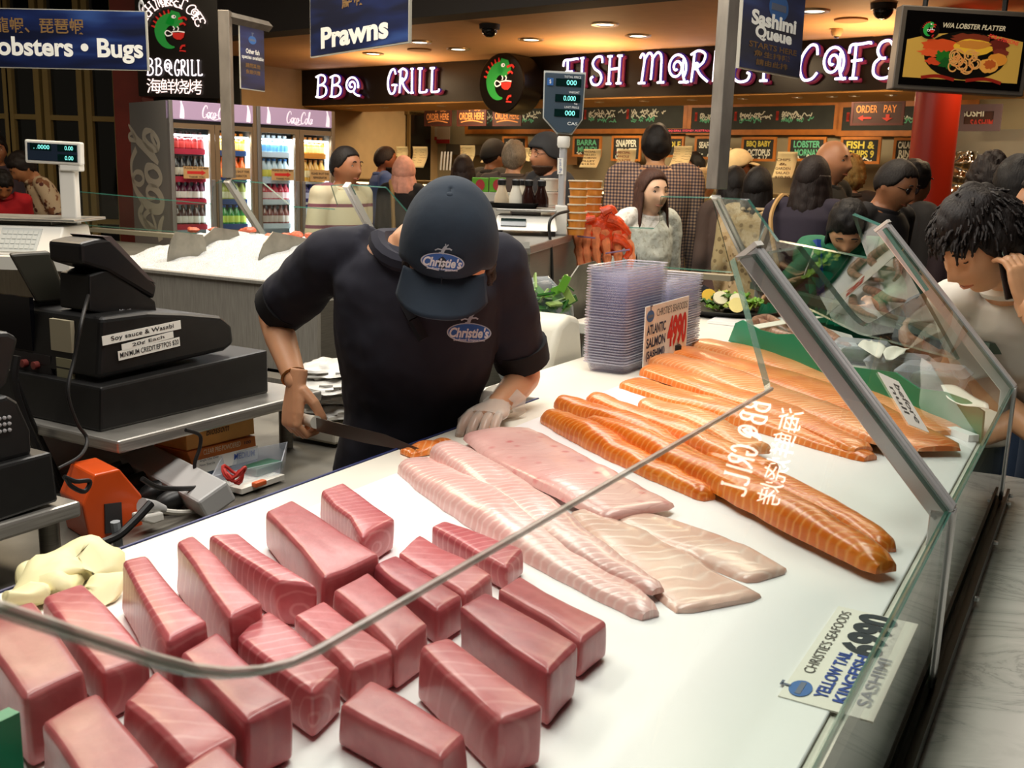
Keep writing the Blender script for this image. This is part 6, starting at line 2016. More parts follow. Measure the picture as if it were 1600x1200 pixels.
# ================================================================== cafe interior
CHK = M_('chalkboard', '2c2f2a', .8, var=.2, scale=6)
WOOD = M_('orange_wood', 'a8631f', .5, var=.2, scale=9)
BRN = M_('brown_board', '3a1c12', .6)
CHALK = {'w': M_('chalk_white', 'd8d8c8', .9), 'g': M_('chalk_green', '5cae86', .9), 'y': M_('chalk_yellow', 'c9b94a', .9), 'o': M_('chalk_orange', 'd98a4a', .9), 'r': M_('chalk_red', 'b0382c', .9)}
def board(label, cat, px, off, mats, thick=.03, frame_w=.05, name='menu_board', group=None):
 """framed board on a plane parallel to the cafe front; px = left, top, right, bottom"""
 l, t_ = fp(px[0], px[1], off)
 r_, b_ = fp(px[2], px[3], off)
 _, t2 = fp(px[2], px[1], off)
 _, b2 = fp(px[0], px[3], off)
 t_, b_ = (t_ + t2) / 2, (b_ + b2) / 2
 w, h = r_ - l, t_ - b_
 c = FP((l + r_) / 2, (t_ + b_) / 2, off)
 o = thing(name, label, cat, FP((l + r_) / 2, b_, off), group=group)
 M = frame(c, FUX, (0, 0, 1), FN)
 MB().box((0, 0, 0), (w - frame_w * 1.6, h - frame_w * 1.6, thick * .6), M).build('panel', mats[0], o, world=True, smooth=False)
 if frame_w > .005:
  f = MB()
  for cx, cy, ww, hh in ((0, (h - frame_w) / 2, w, frame_w), (0, -(h - frame_w) / 2, w, frame_w), (-(w - frame_w) / 2, 0, frame_w, h - 2 * frame_w), ((w - frame_w) / 2, 0, frame_w, h - 2 * frame_w)):
   f.box((cx, cy, 0), (ww, hh, thick), M)
  f.build('board_frame', mats[1], o, world=True, smooth=False)
 return o, M @ Matrix.Translation((0, 0, thick * .3 + .002)), w, h
def scribble(mb, M, x0, x1, y, h, seed):
 """a line of illegible chalk handwriting"""
 rnd_ = random.Random(seed)
 x = x0
 while x < x1:
  wl = rnd_.uniform(.05, .14)
  pts = []
  n = int(wl / .012)
  for i in range(n):
   pts.append((x + i * .012, y + h * rnd_.uniform(-.5, .5)))
  if len(pts) > 2:
   ribbon(mb, [tuple(p) for p in curve([V(p) for p in pts], 2)], h * .22, M)
  x += wl + .03
BKO = BK + .04
for i, (px, lb, cols) in enumerate((((728, 158, 1074, 209), 'long chalk menu board in a wooden frame over the kitchen, ending at the steel post', 5), ((1076, 158, 1310, 211), 'chalk menu board in a wooden frame between the steel post and ORDER PAY board', 3), ((1311, 157, 1524, 213), 'chalk menu board in a wooden frame behind the red pillar', 3))):
 o, M, w, h = board(lb, 'menu board', px, BKO, (CHK, WOOD), frame_w=.055)
 wm, gm, rm = MB(), MB(), MB()
 for c in range(cols):
  xs = -w / 2 + .16 + (w - .3) * c / cols
  xe = xs + (w - .3) / cols - .14
  for k in range(6):
   y = h / 2 - .13 - k * (h - .26) / 6
   m_ = wm if k < 4 else gm
   scribble(m_, M, xs, lerp(xs, xe, .6 + .4 * ((k * 7 + c * 3) % 5) / 5), y, .045, i * 100 + c * 10 + k)
  for k in range(4):
   rm.box((xs - .05, h / 2 - .13 - k * (h - .26) / 6, .001), (.03, .05, .001), M)
 wm.build('chalk_lines', CHALK['w'], o, world=True, smooth=False)
 gm.build('chalk_prices', CHALK['g'], o, world=True, smooth=False)
 rm.build('red_marks', CHALK['r'], o, world=True, smooth=False)
for px, lb in (((664, 168, 705, 197), 'brown ORDER HERE board hanging under GRILL, first of three'), ((715, 166, 760, 197), 'brown ORDER HERE board in the middle of three, by the round fish sign'), ((771, 165, 815, 197), 'brown ORDER HERE board partly hidden by the round fish sign')):
 o, M, w, h = board(lb, 'sign', px, BKO + .5, (BRN, M_('maroon_frame', '4a1a12', .6)), .02, .016, 'order_board', 'ORDER HERE boards')
 text(MB(), 'ORDER HERE', M, w=w * .84, h=h * .36, bold=.02).build('lettering', CHALK['o'], o, world=True, smooth=False)
 mb = MB()
 ribbon(mb, cv((-w * .36, -h * .3), (0, -h * .22), (w * .38, -h * .32)), .012, M)
 scribble(mb, M, -w * .2, w * .2, h * .32, .03, 5)
 mb.build('flourish', CHALK['o'], o, world=True, smooth=False)
o, M, w, h = board('brown ORDER PAY board with two red arrows above the fish and chips board', 'sign', (1332, 157, 1411, 196), BKO + .6, (BRN, M_('maroon_frame', '4a1a12', .6)), .02, .022, 'order_board')
tx = MB()
text(tx, 'ORDER', M, w=w * .4, h=h * .3, cx=-w * .2, cy=h * .16, bold=.01)
text(tx, 'PAY', M, w=w * .24, h=h * .3, cx=w * .24, cy=h * .16, bold=.01)
tx.build('lettering', CHALK['o'], o, world=True, smooth=False)
ar = MB()
ar.prism([(-w * .36, -h * .2), (-w * .26, -h * .08), (-w * .26, -h * .16), (-w * .1, -h * .16), (-w * .1, -h * .24), (-w * .26, -h * .24), (-w * .26, -h * .32)], 0, .002, M)
ar.prism([(w * .2, -h * .34), (w * .3, -h * .2), (w * .24, -h * .2), (w * .24, -h * .06), (w * .17, -h * .06), (w * .17, -h * .2), (w * .1, -h * .2)], 0, .002, M)
ar.build('red_arrows', CHALK['r'], o, world=True, smooth=False)
o, M, w, h = board('grey framed SUSHI SASHIMI board past the red pillar', 'sign', (1498, 163, 1562, 205), BKO + .5, (BRN, M_('mauve_frame', '5c4a50', .6)), .03, .06, 'sushi_board')
tx = MB()
text(tx, 'SUSHI', M, w=w * .5, h=h * .28, cx=-w * .14, cy=h * .18, bold=.02)
tx.build('lettering', CHALK['w'], o, world=True, smooth=False)
text(MB(), 'SASHIMI', M, w=w * .56, h=h * .28, cx=w * .1, cy=-h * .2, bold=.02).build('lettering', CHALK['r'], o, world=True, smooth=False)
o, M, w, h = board('thin red-lit ticker strip under the long chalk menu boards', 'sign', (1041, 201, 1114, 208), BKO + .25, (M_('ticker_black', '140404', .4), WOOD), .03, .002, 'ticker_strip')
text(MB(), 'BBQ GRILL SYDNEY AUSTRALIA', M, w=w * .94, h=h * .5).build('lettering', m_emit('ticker_red', (1, .06, .1, 1), 1.2), o, world=True, smooth=False)
smalls = [((786, 213, 823, 250), 'FLATHEAD', 'w', '', 'w', 'small wooden framed FLATHEAD board'), ((896, 213, 939, 245), 'BARRA', 'g', 'MUNDI', 'g', 'small wooden framed BARRAMUNDI board beside the scale display'),
  ((957, 212, 1001, 252), 'SNAPPER', 'w', 'FILLET', 'w', 'small wooden framed SNAPPER FILLET board'), ((1036, 213, 1068, 246), 'SOLE', 'y', '', 'o', 'small wooden framed SOLE board behind the checked shirt man'),
  ((1087, 213, 1130, 249), 'SEAFOOD', 'w', '', 'g', 'small wooden framed SEAFOOD board crossed by the steel post'), ((1160, 214, 1211, 252), 'BBQ BABY', 'y', 'OCTOPUS', 'w', 'small wooden framed BBQ BABY OCTOPUS board'),
  ((1233, 214, 1289, 252), 'LOBSTER', 'g', 'MORNAY', 'g', 'small wooden framed LOBSTER MORNAY board priced 24'), ((1315, 214, 1374, 256), 'FISH &', 'y', 'CHIPS 9', 'y', 'small wooden framed FISH and CHIPS board priced 9'), ((1398, 215, 1442, 254), 'CALAMARI', 'w', 'RINGS', 'w', 'small wooden framed CALAMARI RINGS board beside the red pillar')]
for px, s1, c1, s2, c2, lb in smalls:
 o, M, w, h = board(lb, 'menu board', px, BKO + .25, (M_('small_chalk', '1d1f1c', .8), WOOD), .025, .026, 'dish_board', 'small dish boards')
 text(MB(), s1, M, w=w * .7, h=h * .28, cy=h * (.2 if s2 else .12), bold=.03).build('lettering', CHALK[c1], o, world=True, smooth=False)
 if s2:
  text(MB(), s2, M, w=w * .66, h=h * .28, cx=w * .02, cy=-h * .14, bold=.03).build('lettering', CHALK[c2], o, world=True, smooth=False)
 if '24' in lb:
  text(MB(), '24', M, h=h * .2, cx=w * .22, cy=-h * .32, bold=.02).build('lettering', CHALK['w'], o, world=True, smooth=False)
 if 'OCTOPUS' in lb:
  text(MB(), '17', M, h=h * .18, cx=w * .22, cy=-h * .34, bold=.02).build('lettering', CHALK['w'], o, world=True, smooth=False)
 mb = MB()
 scribble(mb, M, -w * .34, w * .1, -h * .34, .05, len(lb))
 mb.build('chalk_lines', CHALK['w'], o, world=True, smooth=False)
cf = thing('cafe_counter', 'long cafe serving counter with glowing brass trimmed cases', 'counter', FP(4.4, 0, .1))
CZ = 1.50
def fbx(x0, x1, z0, z1, o0, o1):
 m = MB()
 m.hexa([FP(x0, z0, o1), FP(x1, z0, o1), FP(x1, z0, o0), FP(x0, z0, o0)], [FP(x0, z1, o1), FP(x1, z1, o1), FP(x1, z1, o0), FP(x0, z1, o0)])
 return m
fbx(.3, 8.6, 0, 1.08, -.5, .35).build('counter_base', M_('counter_brown', '5d4730', .4, var=.1), cf, world=True, smooth=False)
fbx(.3, 8.6, CZ - .03, CZ, -.5, .38).build('counter_top', m_steel('gold_lit_steel', 'a58a58', .3), cf, world=True, smooth=False)  # gold of the warm case light put into the steel colour
fbx(.3, 8.6, CZ - .16, CZ - .10, .33, .37).build('front_rail', m_steel('gold_lit_steel', 'a58a58', .3), cf, world=True, smooth=False)
fbx(.3, 8.6, 1.08, CZ - .03, -.5, -.45).build('case_back', M_('case_back', 'b58a4a', .5), cf, world=True, smooth=False)
for x in (.3, 2.4, 4.5, 6.6, 8.55):
 fbx(x, x + .05, 1.08, CZ - .03, -.45, .34).build('case_post', STEELD, cf, world=True, smooth=False)
fbx(.4, 8.5, CZ - .055, CZ - .035, .1, .16).build('case_lamp', m_emit('case_lamp', (1, .74, .36, 1), 3.2), cf, world=True, smooth=False)
fbx(.35, 8.5, 1.08, CZ - .16, .34, .345).build('case_glass', FGL, cf, world=True, smooth=False)
for i in range(34):
 x = .5 + i * .235
 blob('fried_food', 'golden fried food heap in the lit cafe case', 'food', FP(x, 1.10, .05 + .1 * (i % 2)), (.09, .09, .06), M_('fried_gold', 'c9812e', .5, var=.35, scale=40), i, .3, 10, n=10)['group'] = 'fried food in the lit cafe cases'
cards = [((614, 229, 634, 254), 0, 'price paper on the cafe counter beside the bearded man'), ((639, 229, 665, 262), 0, 'price paper on the cafe counter above the pink headscarf'), ((713, 227, 739, 259), 0, 'price paper on the cafe counter before the kitchen, above the navy cap'),
  ((751, 231, 764, 254), 0, 'price paper half hidden by the man in the black cap'), ((815, 231, 833, 252), 0, 'price paper behind the grey haired head'), ((906, 233, 936, 262), 1, 'price paper reading SPECIAL GRILLED BARRAMUNDI FILLET'), ((959, 233, 990, 270), 2, 'price paper reading SPECIAL WHOLE FLOUNDER'),
  ((1047, 228, 1078, 260), 0, 'tilted price paper between the checked shirt man and the post'), ((1103, 231, 1139, 268), 0, 'price paper crossed by the steel post'), ((1209, 237, 1242, 278), 3, 'price paper reading AND GARDEN SALAD, before the octopus board')]
CARDM = M_('cream_card', 'e6d9a8', .7)
for i, (px, kind, lb) in enumerate(cards):
 x0, z1 = fp(px[0], px[1], .1)
 x1, z0 = fp(px[2], px[3], .1)
 w, h = x1 - x0, z1 - z0
 t = thing('price_paper', lb, 'price paper', FP((x0 + x1) / 2, z0, .1), group='price papers on the cafe counter')
 mb = MB()
 mb.grid(lambda u, v: FP(x0 + w * u * .86 + .12 * w * v * v + .0 * v, z0 + h * v, .1 - .05 * sin(v * 2.6)), 4, 10)
 mb.build('paper', CARDM, t, world=True, solid=.002)
 tx = MB()
 M = frame(FP(x0 + w * .47, z0 + h * .5, .108), FUX, (0, 0, 1), FN)
 lines = {0: None, 1: ('SPECIAL', 'GRILLED', 'BARRAMUNDI', 'FILLET', '$14.50'), 2: ('SPECIAL', 'WHOLE', 'FLOUNDER', '', '$16.50'), 3: ('', 'CHIPS', '&', 'GARDEN', 'SALAD', '$10.50')}[kind]
 if lines:
  for k, s in enumerate(lines):
   if s:
    text(tx, s, M, w=w * (.3 + .06 * len(s)) if len(s) < 9 else w * .78, h=h * .1, cy=h * (.36 - .17 * k), bold=.02)
 else:
  for k in range(6):
   scribble(tx, M, -w * .3, w * .3, h * (.34 - .12 * k), h * .05, i * 9 + k)
 tx.build('lettering', M_('brown_ink', '4a2a18', .8) if kind != 2 else M_('red_brown_ink', '7a2418', .8), t, world=True, smooth=False)
for px, c, lb in (((623, 203, 637, 228), 'a88a70', 'brown poster on the dark kitchen wall'), ((651, 216, 668, 238), 'c9bda6', 'white sheet pinned to the kitchen wall'), ((675, 198, 683, 219), 'd0c4ac', 'narrow white sheet pinned beside the red edged notice'), ((683, 198, 703, 224), 'cdb9a0', 'notice with a red lower edge pinned on the kitchen wall'), ((886, 233, 902, 258), 'b58a5a', 'small brown card with a yellow mark behind the scale pole')):
 o, M, w, h = board(lb, 'notice', px, BKO + .02, (M_('pin_' + c, c, .8), WOOD), .01, .004, 'pinned_notice')
 if 'red' in lb:
  MB().box((0, -h * .38, .001), (w, h * .24, .002), M).build('red_edge', M_('notice_red', 'a82420', .7), o, world=True, smooth=False)
x0, z1 = fp(524, 172, BK + .6)
x1, _ = fp(640, 172, BK + .6)
kd = thing('dark_room_box', 'dark glazed cabinet behind the counter near the fridges', 'cabinet', FP((x0 + x1) / 2, 0, BK + .4))
fbx(x0, x1, 0, 2.34, BK + .2, BK + .6).build('dark_box_body', M_('dark_room_tone', '15110d', .15), kd, world=True, smooth=False)  # stands in for the darker room beyond; its gloom is put into the colour
fbx(x0, x1, 2.3, 2.36, BK + .18, BK + .63).build('top_rail', M_('ochre_rail', '7a5f32', .5), kd, world=True, smooth=False)
for k, xx in enumerate((.42, .98)):
 fbx(lerp(x0, x1, xx), lerp(x0, x1, xx) + .05, .9, 2.3, BK + .6, BK + .62).build('stile', M_('ochre_rail', '7a5f32', .5), kd, world=True, smooth=False)
x0, _ = fp(672, 230, BK + .5)
x1, _ = fp(800, 230, BK + .5)
kl = thing('cook_line', 'dark steel cooking line with shelf and hanging utensils', 'kitchen bench', FP((x0 + x1) / 2, 0, BK + .4))
fbx(x0, x1, 0, 1.45, BK + .15, BK + .75).build('stove', STEELD, kl, world=True, smooth=False)
fbx(x0, x1, 1.82, 1.95, BK + .08, BK + .2).build('hood', M_('hood_steel', '4c4842', .35, .7), kl, world=True, smooth=False)
for i in range(4):
 xx = lerp(x0, x1, .12 + .04 * i)
 MB().tube([FP(xx, 1.85, BK + .45), FP(xx - .02, 1.62, BK + .45)], .012, 6).build('utensil', CHROME, kl, world=True)
for i in range(3):
 xx = lerp(x0, x1, .4 + .2 * i)
 MB().lathe([(.001, 0), (.13, 0), (.14, .16), (.13, .16), (.12, .02), (.001, .02)], 16, Matrix.Translation(FP(xx, 1.452, BK + .45))).build('pot', STEELD, kl, world=True)
x0, _ = fp(1478, 230, BKO + .1)
o = fbx(x0, 10, 1.3, 2.12, BK + .03, BK + .08)
props(o.build('steel_splashback', M_('splash_steel', '9a9488', .35, .5, var=.1, scale=1.5), smooth=False), 'brushed steel splashback wall beyond the red pillar', 'splashback')
fx0, fz1 = fp(1477, 236, BKO + .2)
fx1, fz0 = fp(1519, 306, BKO + .2)
fm = MB()
fm.grid(lambda u, v: FP(lerp(fx0, fx1, u) + .02 * (1 - v), lerp(fz0, fz1, v), BKO + .2 + .05 * sin(u * 9.5 + .6 * sin(v * 7)) + .01 * sin(v * 19)), 40, 30)
props(fm.build('foil_curtain', M_('silver_foil', 'd6d6d4', .12, 1.0), solid=.002), 'shiny rippled silver strip curtain beyond the red pillar', 'curtain')
pl = oy(1461, 200, 6.9)
pm = MB().lathe([(.141, 0), (.141, 4.4)], 36, Matrix.Translation((pl.x, 6.9, 0)))
o = pm.build('red_pillar', M_('pillar_red', '9a2410', .35, var=.08, scale=3))
o['kind'] = 'structure'
o.name = 'trim_5'
TY = 5.4
tq = [oy(p[0], p[1], TY) for p in ((1411, 9), (1612, 18), (1604, 153), (1392, 137))]
sc = thing('menu_screen', 'hanging grey framed screen showing W/A LOBSTER PLATTER on a black plate', 'screen', (tq[0] + tq[2]) / 2)
M, w, h = quad(tq)
MB().box((0, 0, -.04), (w, h, .09), M).build('screen_housing', M_('screen_grey', '6d665e', .4, .3), sc, world=True, smooth=False, bev=.006)
MB().box((0, 0, .006), (w * .92, h * .88, .004), M).build('bezel', M_('screen_black', '0a0808', .2), sc, world=True, smooth=False)
S_ = lambda n, c, e=.42: M_(n, c, .3, emit=c, estr=e)
iw, ih = w * .87, h * .8
Z0 = .0085
MP = M @ Matrix.Translation((0, 0, Z0))
mb = MB()
mb.add([(-iw / 2, -ih * .44, 0), (iw / 2, -ih * .44, 0), (iw / 2, ih * .18, 0), (iw * .3, ih * .24, 0), (0, ih * .27, 0), (-iw * .3, ih * .22, 0), (-iw / 2, ih * .12, 0)], [tuple(range(7))], MP)
mb.build('picture_ground', S_('pic_cream', 'b08a3c'), sc, world=True, smooth=False)
def disc(cx, cy, rx, ry, z, mt, nm, n=28, rough=0, seed=0):
 r_ = random.Random(seed)
 MB().add([(iw * cx + iw * rx * cos(2 * pi * i / n) * (1 + rough * r_.uniform(-1, 1)), ih * cy + ih * ry * sin(2 * pi * i / n) * (1 + rough * r_.uniform(-1, 1)), z) for i in range(n)], [tuple(range(n))], MP).build(nm, mt, sc, world=True, smooth=False)
disc(.02, -.07, .36, .36, .0006, S_('pic_black', '0c0a06'), 'picture_plate')
for i, (cx, cy, rx, ry, c, rg) in enumerate(((-.2, .06, .16, .09, 'b8431c', .2), (-.26, -.06, .13, .06, 'c04a22', .25), (-.24, -.18, .09, .05, 'b03a1c', .25), (.06, .19, .17, .07, '6a2a18', .25), (.08, .06, .17, .12, 'c99a2c', .06), (.08, .1, .15, .06, 'b0702a', .15), (.3, .12, .08, .09, '5a1f16', .2), (.32, .0, .07, .06, '6a281c', .2), (.3, -.1, .09, .09, 'c07a2a', .1), (.23, -.2, .085, .11, 'c88a3a', .08), (.24, -.18, .05, .07, 'a04a1c', .2), (-.17, -.1, .08, .08, '1d5a1a', .3), (-.14, -.2, .06, .08, '18481a', .3))):
 disc(cx, cy, rx, ry, .001 + i * .00012, S_('pic_' + c, c), 'picture_food', 24, rg, i)
nd = MB()
rn = random.Random(3)
for i in range(16):
 cx, cy = rn.uniform(-.08, .12), rn.uniform(-.26, -.06)
 sp = spiral(cx * iw, cy * ih, iw * rn.uniform(.04, .07), iw * .02, rn.uniform(0, 6), rn.uniform(.5, 1.2), 14)
 ribbon(nd, sp, iw * .012, MP, z=.003)
nd.build('picture_noodles', S_('pic_noodle', 'c08a4a'), sc, world=True, smooth=False)
rb = MB()
ribbon(rb, cv((-iw * .34, -ih * .43), (-iw * .2, -ih * .395), (-iw * .05, -ih * .44)), ih * .05, MP, z=.0008)
ribbon(rb, cv((iw * .05, -ih * .44), (iw * .22, -ih * .4), (iw * .36, -ih * .45)), ih * .05, MP, z=.0008)
rb.build('picture_red_swash', S_('pic_red', '7a1c12'), sc, world=True, smooth=False)
text(MB(), 'W/A LOBSTER PLATTER', MP, w=iw * .54, h=ih * .075, cx=iw * .06, cy=ih * .36, th=.003, bold=.02, shear=.2).build('title', S_('pic_title', 'b5a88a', .5), sc, world=True, smooth=False)
text(MB(), 'FOR 2 PERSONS', MP @ Matrix.Rotation(-.2, 4, 'Z'), w=iw * .27, h=ih * .06, cx=iw * .3, cy=ih * .31, th=.003, bold=.03, shear=.2).build('subtitle', S_('pic_sub', 'c2382c', .5), sc, world=True, smooth=False)
mb = MB()
mb.lathe([(.001, 0), (iw * .085, 0)], 24, MP @ Matrix.Translation((-iw * .32, ih * .27, .003)), cap=False)
fish_logo(sc, MP @ Matrix.Translation((-iw * .32, ih * .27, .004)), iw * .075, flat=.0006)
mb.v = mb.v
disc(-.32, .27, .085, .13, .0035, S_('pic_black', '0c0a06'), 'picture_badge')
for sx in (-.3, .3):
 MB().tube([M @ V((sx * w, h / 2 - .02, -.05)), V((*(M @ V((sx * w, h / 2, -.05))).xy, ZT))], .014, 8).build('hanger', BLACK, sc, world=True)
# ================================================================== hanging signs and posts
def m_art(name):
 """printed dark navy artwork with soft bright blue streaks"""
 t = NT(name)
 mp = t.add('Mapping')
 mp.inputs['Scale'].default_value = (1.2, 1.2, 7)
 mp.inputs['Rotation'].default_value = (0, .12, 0)
 t.ln(t.coords(), mp.inputs[0])
 n_ = t.add('TexNoise')
 n_.inputs['Scale'].default_value = 1.6
 n_.inputs['Detail'].default_value = 2
 t.ln(mp.outputs[0], n_.inputs['Vector'])
 t.ln(t.ramp(n_.outputs[0], [(.40, C('121832')), (.56, C('1a2a5c')), (.70, C('3a5a9a'))]), t.b.inputs['Base Color'])
 t.b.inputs['Roughness'].default_value = .35
 return t.m
ART = m_art('navy_print')
EDGE = M_('sign_edge', 'b9b6a8', .5)
def hang(label, q, lines, crest=None, chains=(), name='hanging_sign', th=.012):
 M, w, h = quad(q)
 t = thing(name, label, 'sign', (V(q[2]) + V(q[3])) / 2)
 MB().box((0, 0, -th / 2), (w, h, th), M).build('sign_board', EDGE, t, world=True, smooth=False)
 MB().box((0, 0, .0005), (w * .985, h * .97, .002), M).build('printed_face', ART, t, world=True, smooth=False)
 for s, px0, px1, cyf, hf, mt, bold in lines:
  text(MB(), s, M @ Matrix.Translation((0, 0, .003)), w=(px1 - px0) * w, h=hf * h, cx=((px0 + px1) / 2 - .5) * w, cy=(.5 - cyf) * h, bold=bold).build('lettering', mt, t, world=True, smooth=False)
 if crest:
  small_crest(t, M @ Matrix.Translation(((crest[0] - .5) * w, (.5 - crest[1]) * h, .002)), crest[2] * w)
 for cx, z_top in chains:
  p = M @ V(((cx - .5) * w, h / 2, -th / 2))
  c = MB()
  k = int((z_top - p.z) / .035)
  for i in range(k):
   R = Matrix.Translation(p + V((0, 0, .018 + .035 * i))) @ Matrix.Rotation(pi / 2 * (i % 2), 4, 'Z')
   c.tube([R @ V((.009 * cos(a), 0, .024 * sin(a))) for a in [j * pi / 5 for j in range(10)]], .0035, 5, closed=True)
  c.build('chain', CHROME, t, world=True)
 return t
q = [oy(p[0], p[1], 4.4) for p in ((-90, 9), (229, 19), (232, 109), (-90, 105))]
hang('long navy hanging sign reading Lobsters and Bugs with gold Chinese characters', q, [('Lobsters • Bugs', .21, .977, .68, .42, LETTER, .03), ('龍蝦、琵琶蝦', .26, .695, .28, .26, GOLD, .012)], chains=((.975, 4.48), (.2, 4.48)))
dl, dr = 4.7, 4.05
q = [oy(484, -60, dl), oy(640, -72, dr), oy(639, 66, dr), oy(485, 91, dl)]
q[0] = V((q[3].x, q[3].y, q[0].z))
q[1] = V((q[2].x, q[2].y, q[0].z))
q[3].z = q[2].z = (q[2].z + q[3].z) / 2
hang('navy hanging sign reading Prawns below gold Chinese characters', q, [('Prawns', .13, .82, .82, .22, LETTER, .04), ('鮮蝦', .36, .58, .48, .17, GOLD, .012)], chains=((.1, 4.48), (.9, 4.48)))
dl, dr = 3.45, 3.8
q = [oy(1160, -40, dl), oy(1262, -30, dr), oy(1249, 122, dr), oy(1154, 107, dl)]
q[0] = V((q[3].x, q[3].y, q[0].z))
q[1] = V((q[2].x, q[2].y, q[0].z))
hang('navy hanging sign reading Sashimi Queue starts here', q, [('Sashimi', .13, .86, .41, .17, LETTER, .045), ('Queue', .2, .8, .57, .17, LETTER, .045), ('STARTS HERE', .12, .9, .71, .065, GOLD, .02), ('魚生排隊', .2, .8, .80, .07, GOLD, .02), ('請由此排', .24, .76, .895, .07, GOLD, .02)], crest=(.55, .24, .16), chains=((.08, 4.48), (.92, 4.48)))
P1 = T5 + V((0, 0, .0))
p1 = thing('sign_post', 'square steel post carrying the fish species sign in front of the fridges', 'post', (P1.x, P1.y, 1.5))
zt1 = oy(365, 17, P1.y).z
mb = MB().box((P1.x, P1.y, (1.53 + zt1) / 2), (.062, .062, zt1 - 1.53))
mb.build('post', m_steel('post_steel', '8d8478', .4, (3, 3, 1), .5), p1, world=True, smooth=False, bev=.004)
ae = oz(420, 42, zt1 - .03)
mb = MB().tube([V((P1.x, P1.y, zt1 - .03)), V((ae.x, ae.y, zt1 - .03))], .03, 4)
mb.build('arm', m_steel('post_steel', '8d8478', .4, (3, 3, 1), .5), p1, world=True, smooth=False)
d1 = V((P1.x, P1.y, 0))
ad = V((ae.x - P1.x, ae.y - P1.y, 0)).normalized()
an_ = V((ad.y, -ad.x, 0))
if an_.y > 0:
 an_ = -an_
def arm_pt(px, py):
 return op(px, py, an_, d1)
a0_, a1_ = arm_pt(374, 31), arm_pt(414, 146)
zt_s, zb_s = arm_pt(374, 36).z, arm_pt(374, 138).z
q = [V((a0_.x, a0_.y, zt_s)), V((a1_.x, a1_.y, zt_s)), V((a1_.x, a1_.y, zb_s)), V((a0_.x, a0_.y, zb_s))]
hang('narrow navy sign reading Other fish species available on the steel post', q, [('Other fish', .22, .78, .40, .075, LETTER, .02), ('species available', .05, .95, .50, .075, LETTER, .01), ('請問其他', .2, .8, .62, .07, GOLD, .01), ('魚類供應', .2, .8, .72, .07, GOLD, .01)], crest=(.5, .22, .16), chains=((.1, zt1 - .05), (.9, zt1 - .05)), th=.008)
P3 = T3
p3 = thing('sign_post', 'tall square steel post standing on the far glass bracket, before the cafe fascia letters', 'post', (P3.x, P3.y, 1.54))
mb = MB().box((P3.x - .005, P3.y, (1.56 + 4.45) / 2), (.066, .066, 4.45 - 1.56), Matrix.Translation((P3.x, P3.y, 0)) @ Matrix.Rotation(.6, 4, 'Z') @ Matrix.Translation((-P3.x, -P3.y, 0)))
mb.build('post', m_steel('post_steel_pale', 'a09a92', .36, (3, 3, 1), .55), p3, world=True, smooth=False, bev=.004)
# ================================================================== people
def head_r(x, y, z):
 """point on a head surface for the unit direction (x, y, z); y is the face side; metres"""
 hw, hd, hh = .076, .094, .116
 p = V((x * hw, y * hd, z * hh))
 dn_ = max(0.0, -z)
 p.x *= 1 - .36 * dn_ ** 1.6
 if y < 0:
  p.y *= 1 - .42 * dn_ ** 1.4
  p.y -= .012 * (1 - dn_)
 else:
  p.y *= 1 - .10 * dn_ ** 2
 if y > 0:
  g = lambda a, b, sx, sz: math.exp(-((p.x - a) / sx) ** 2 - ((p.z - b) / sz) ** 2)
  d = 0.0
  d += .020 * g(0, -.026, .011, .014) + .012 * g(0, -.006, .009, .022) + .006 * g(.012, -.03, .008, .008) + .006 * g(-.012, -.03, .008, .008)
  d -= .011 * (g(.031, .010, .016, .012) + g(-.031, .010, .016, .012))
  d += .005 * (g(.03, .031, .022, .008) + g(-.03, .031, .022, .008))
  d += .007 * g(0, -.060, .022, .013) - .004 * g(0, -.0605, .026, .0035)
  d += .010 * g(0, -.098, .022, .016) - .004 * g(0, -.079, .024, .008)
  d += .004 * (g(.042, -.025, .018, .022) + g(-.042, -.025, .018, .022))
  p.y += d * min(1, y * 3)
 return p
def head_mesh(mb, M, n=44, k=32):
 rs = []
 for i in range(1, k):
  a = pi * i / k
  ring = []
  for j in range(n):
   b = 2 * pi * j / n
   q = head_r(sin(a) * cos(b), sin(a) * sin(b), -cos(a))
   ring.append(M @ q)
  rs.append(ring)
 mb.rings(rs, True)
 for s in (-1, 1):
  E = M @ Matrix.Translation((s * .074, -.012, -.004)) @ Matrix.Rotation(s * .3, 4, 'Z')
  mb.ball((0, 0, 0), (.010, .020, .031), 12, E)
def limb(mb, pts, rr, n=14):
 pts = [V(p) for p in pts]
 P = curve(pts, 4) if len(pts) > 2 else [lerp(pts[0], pts[1], i / 4) for i in range(5)]
 ks = [i / (len(rr) - 1) for i in range(len(rr))]
 r = [interp(ks, rr, i / (len(P) - 1)) for i in range(len(P))]
 mb.tube(P, r, n)
 mb.ball(P[0], r[0] * .98, 12)
 mb.ball(P[-1], r[-1] * .98, 12)
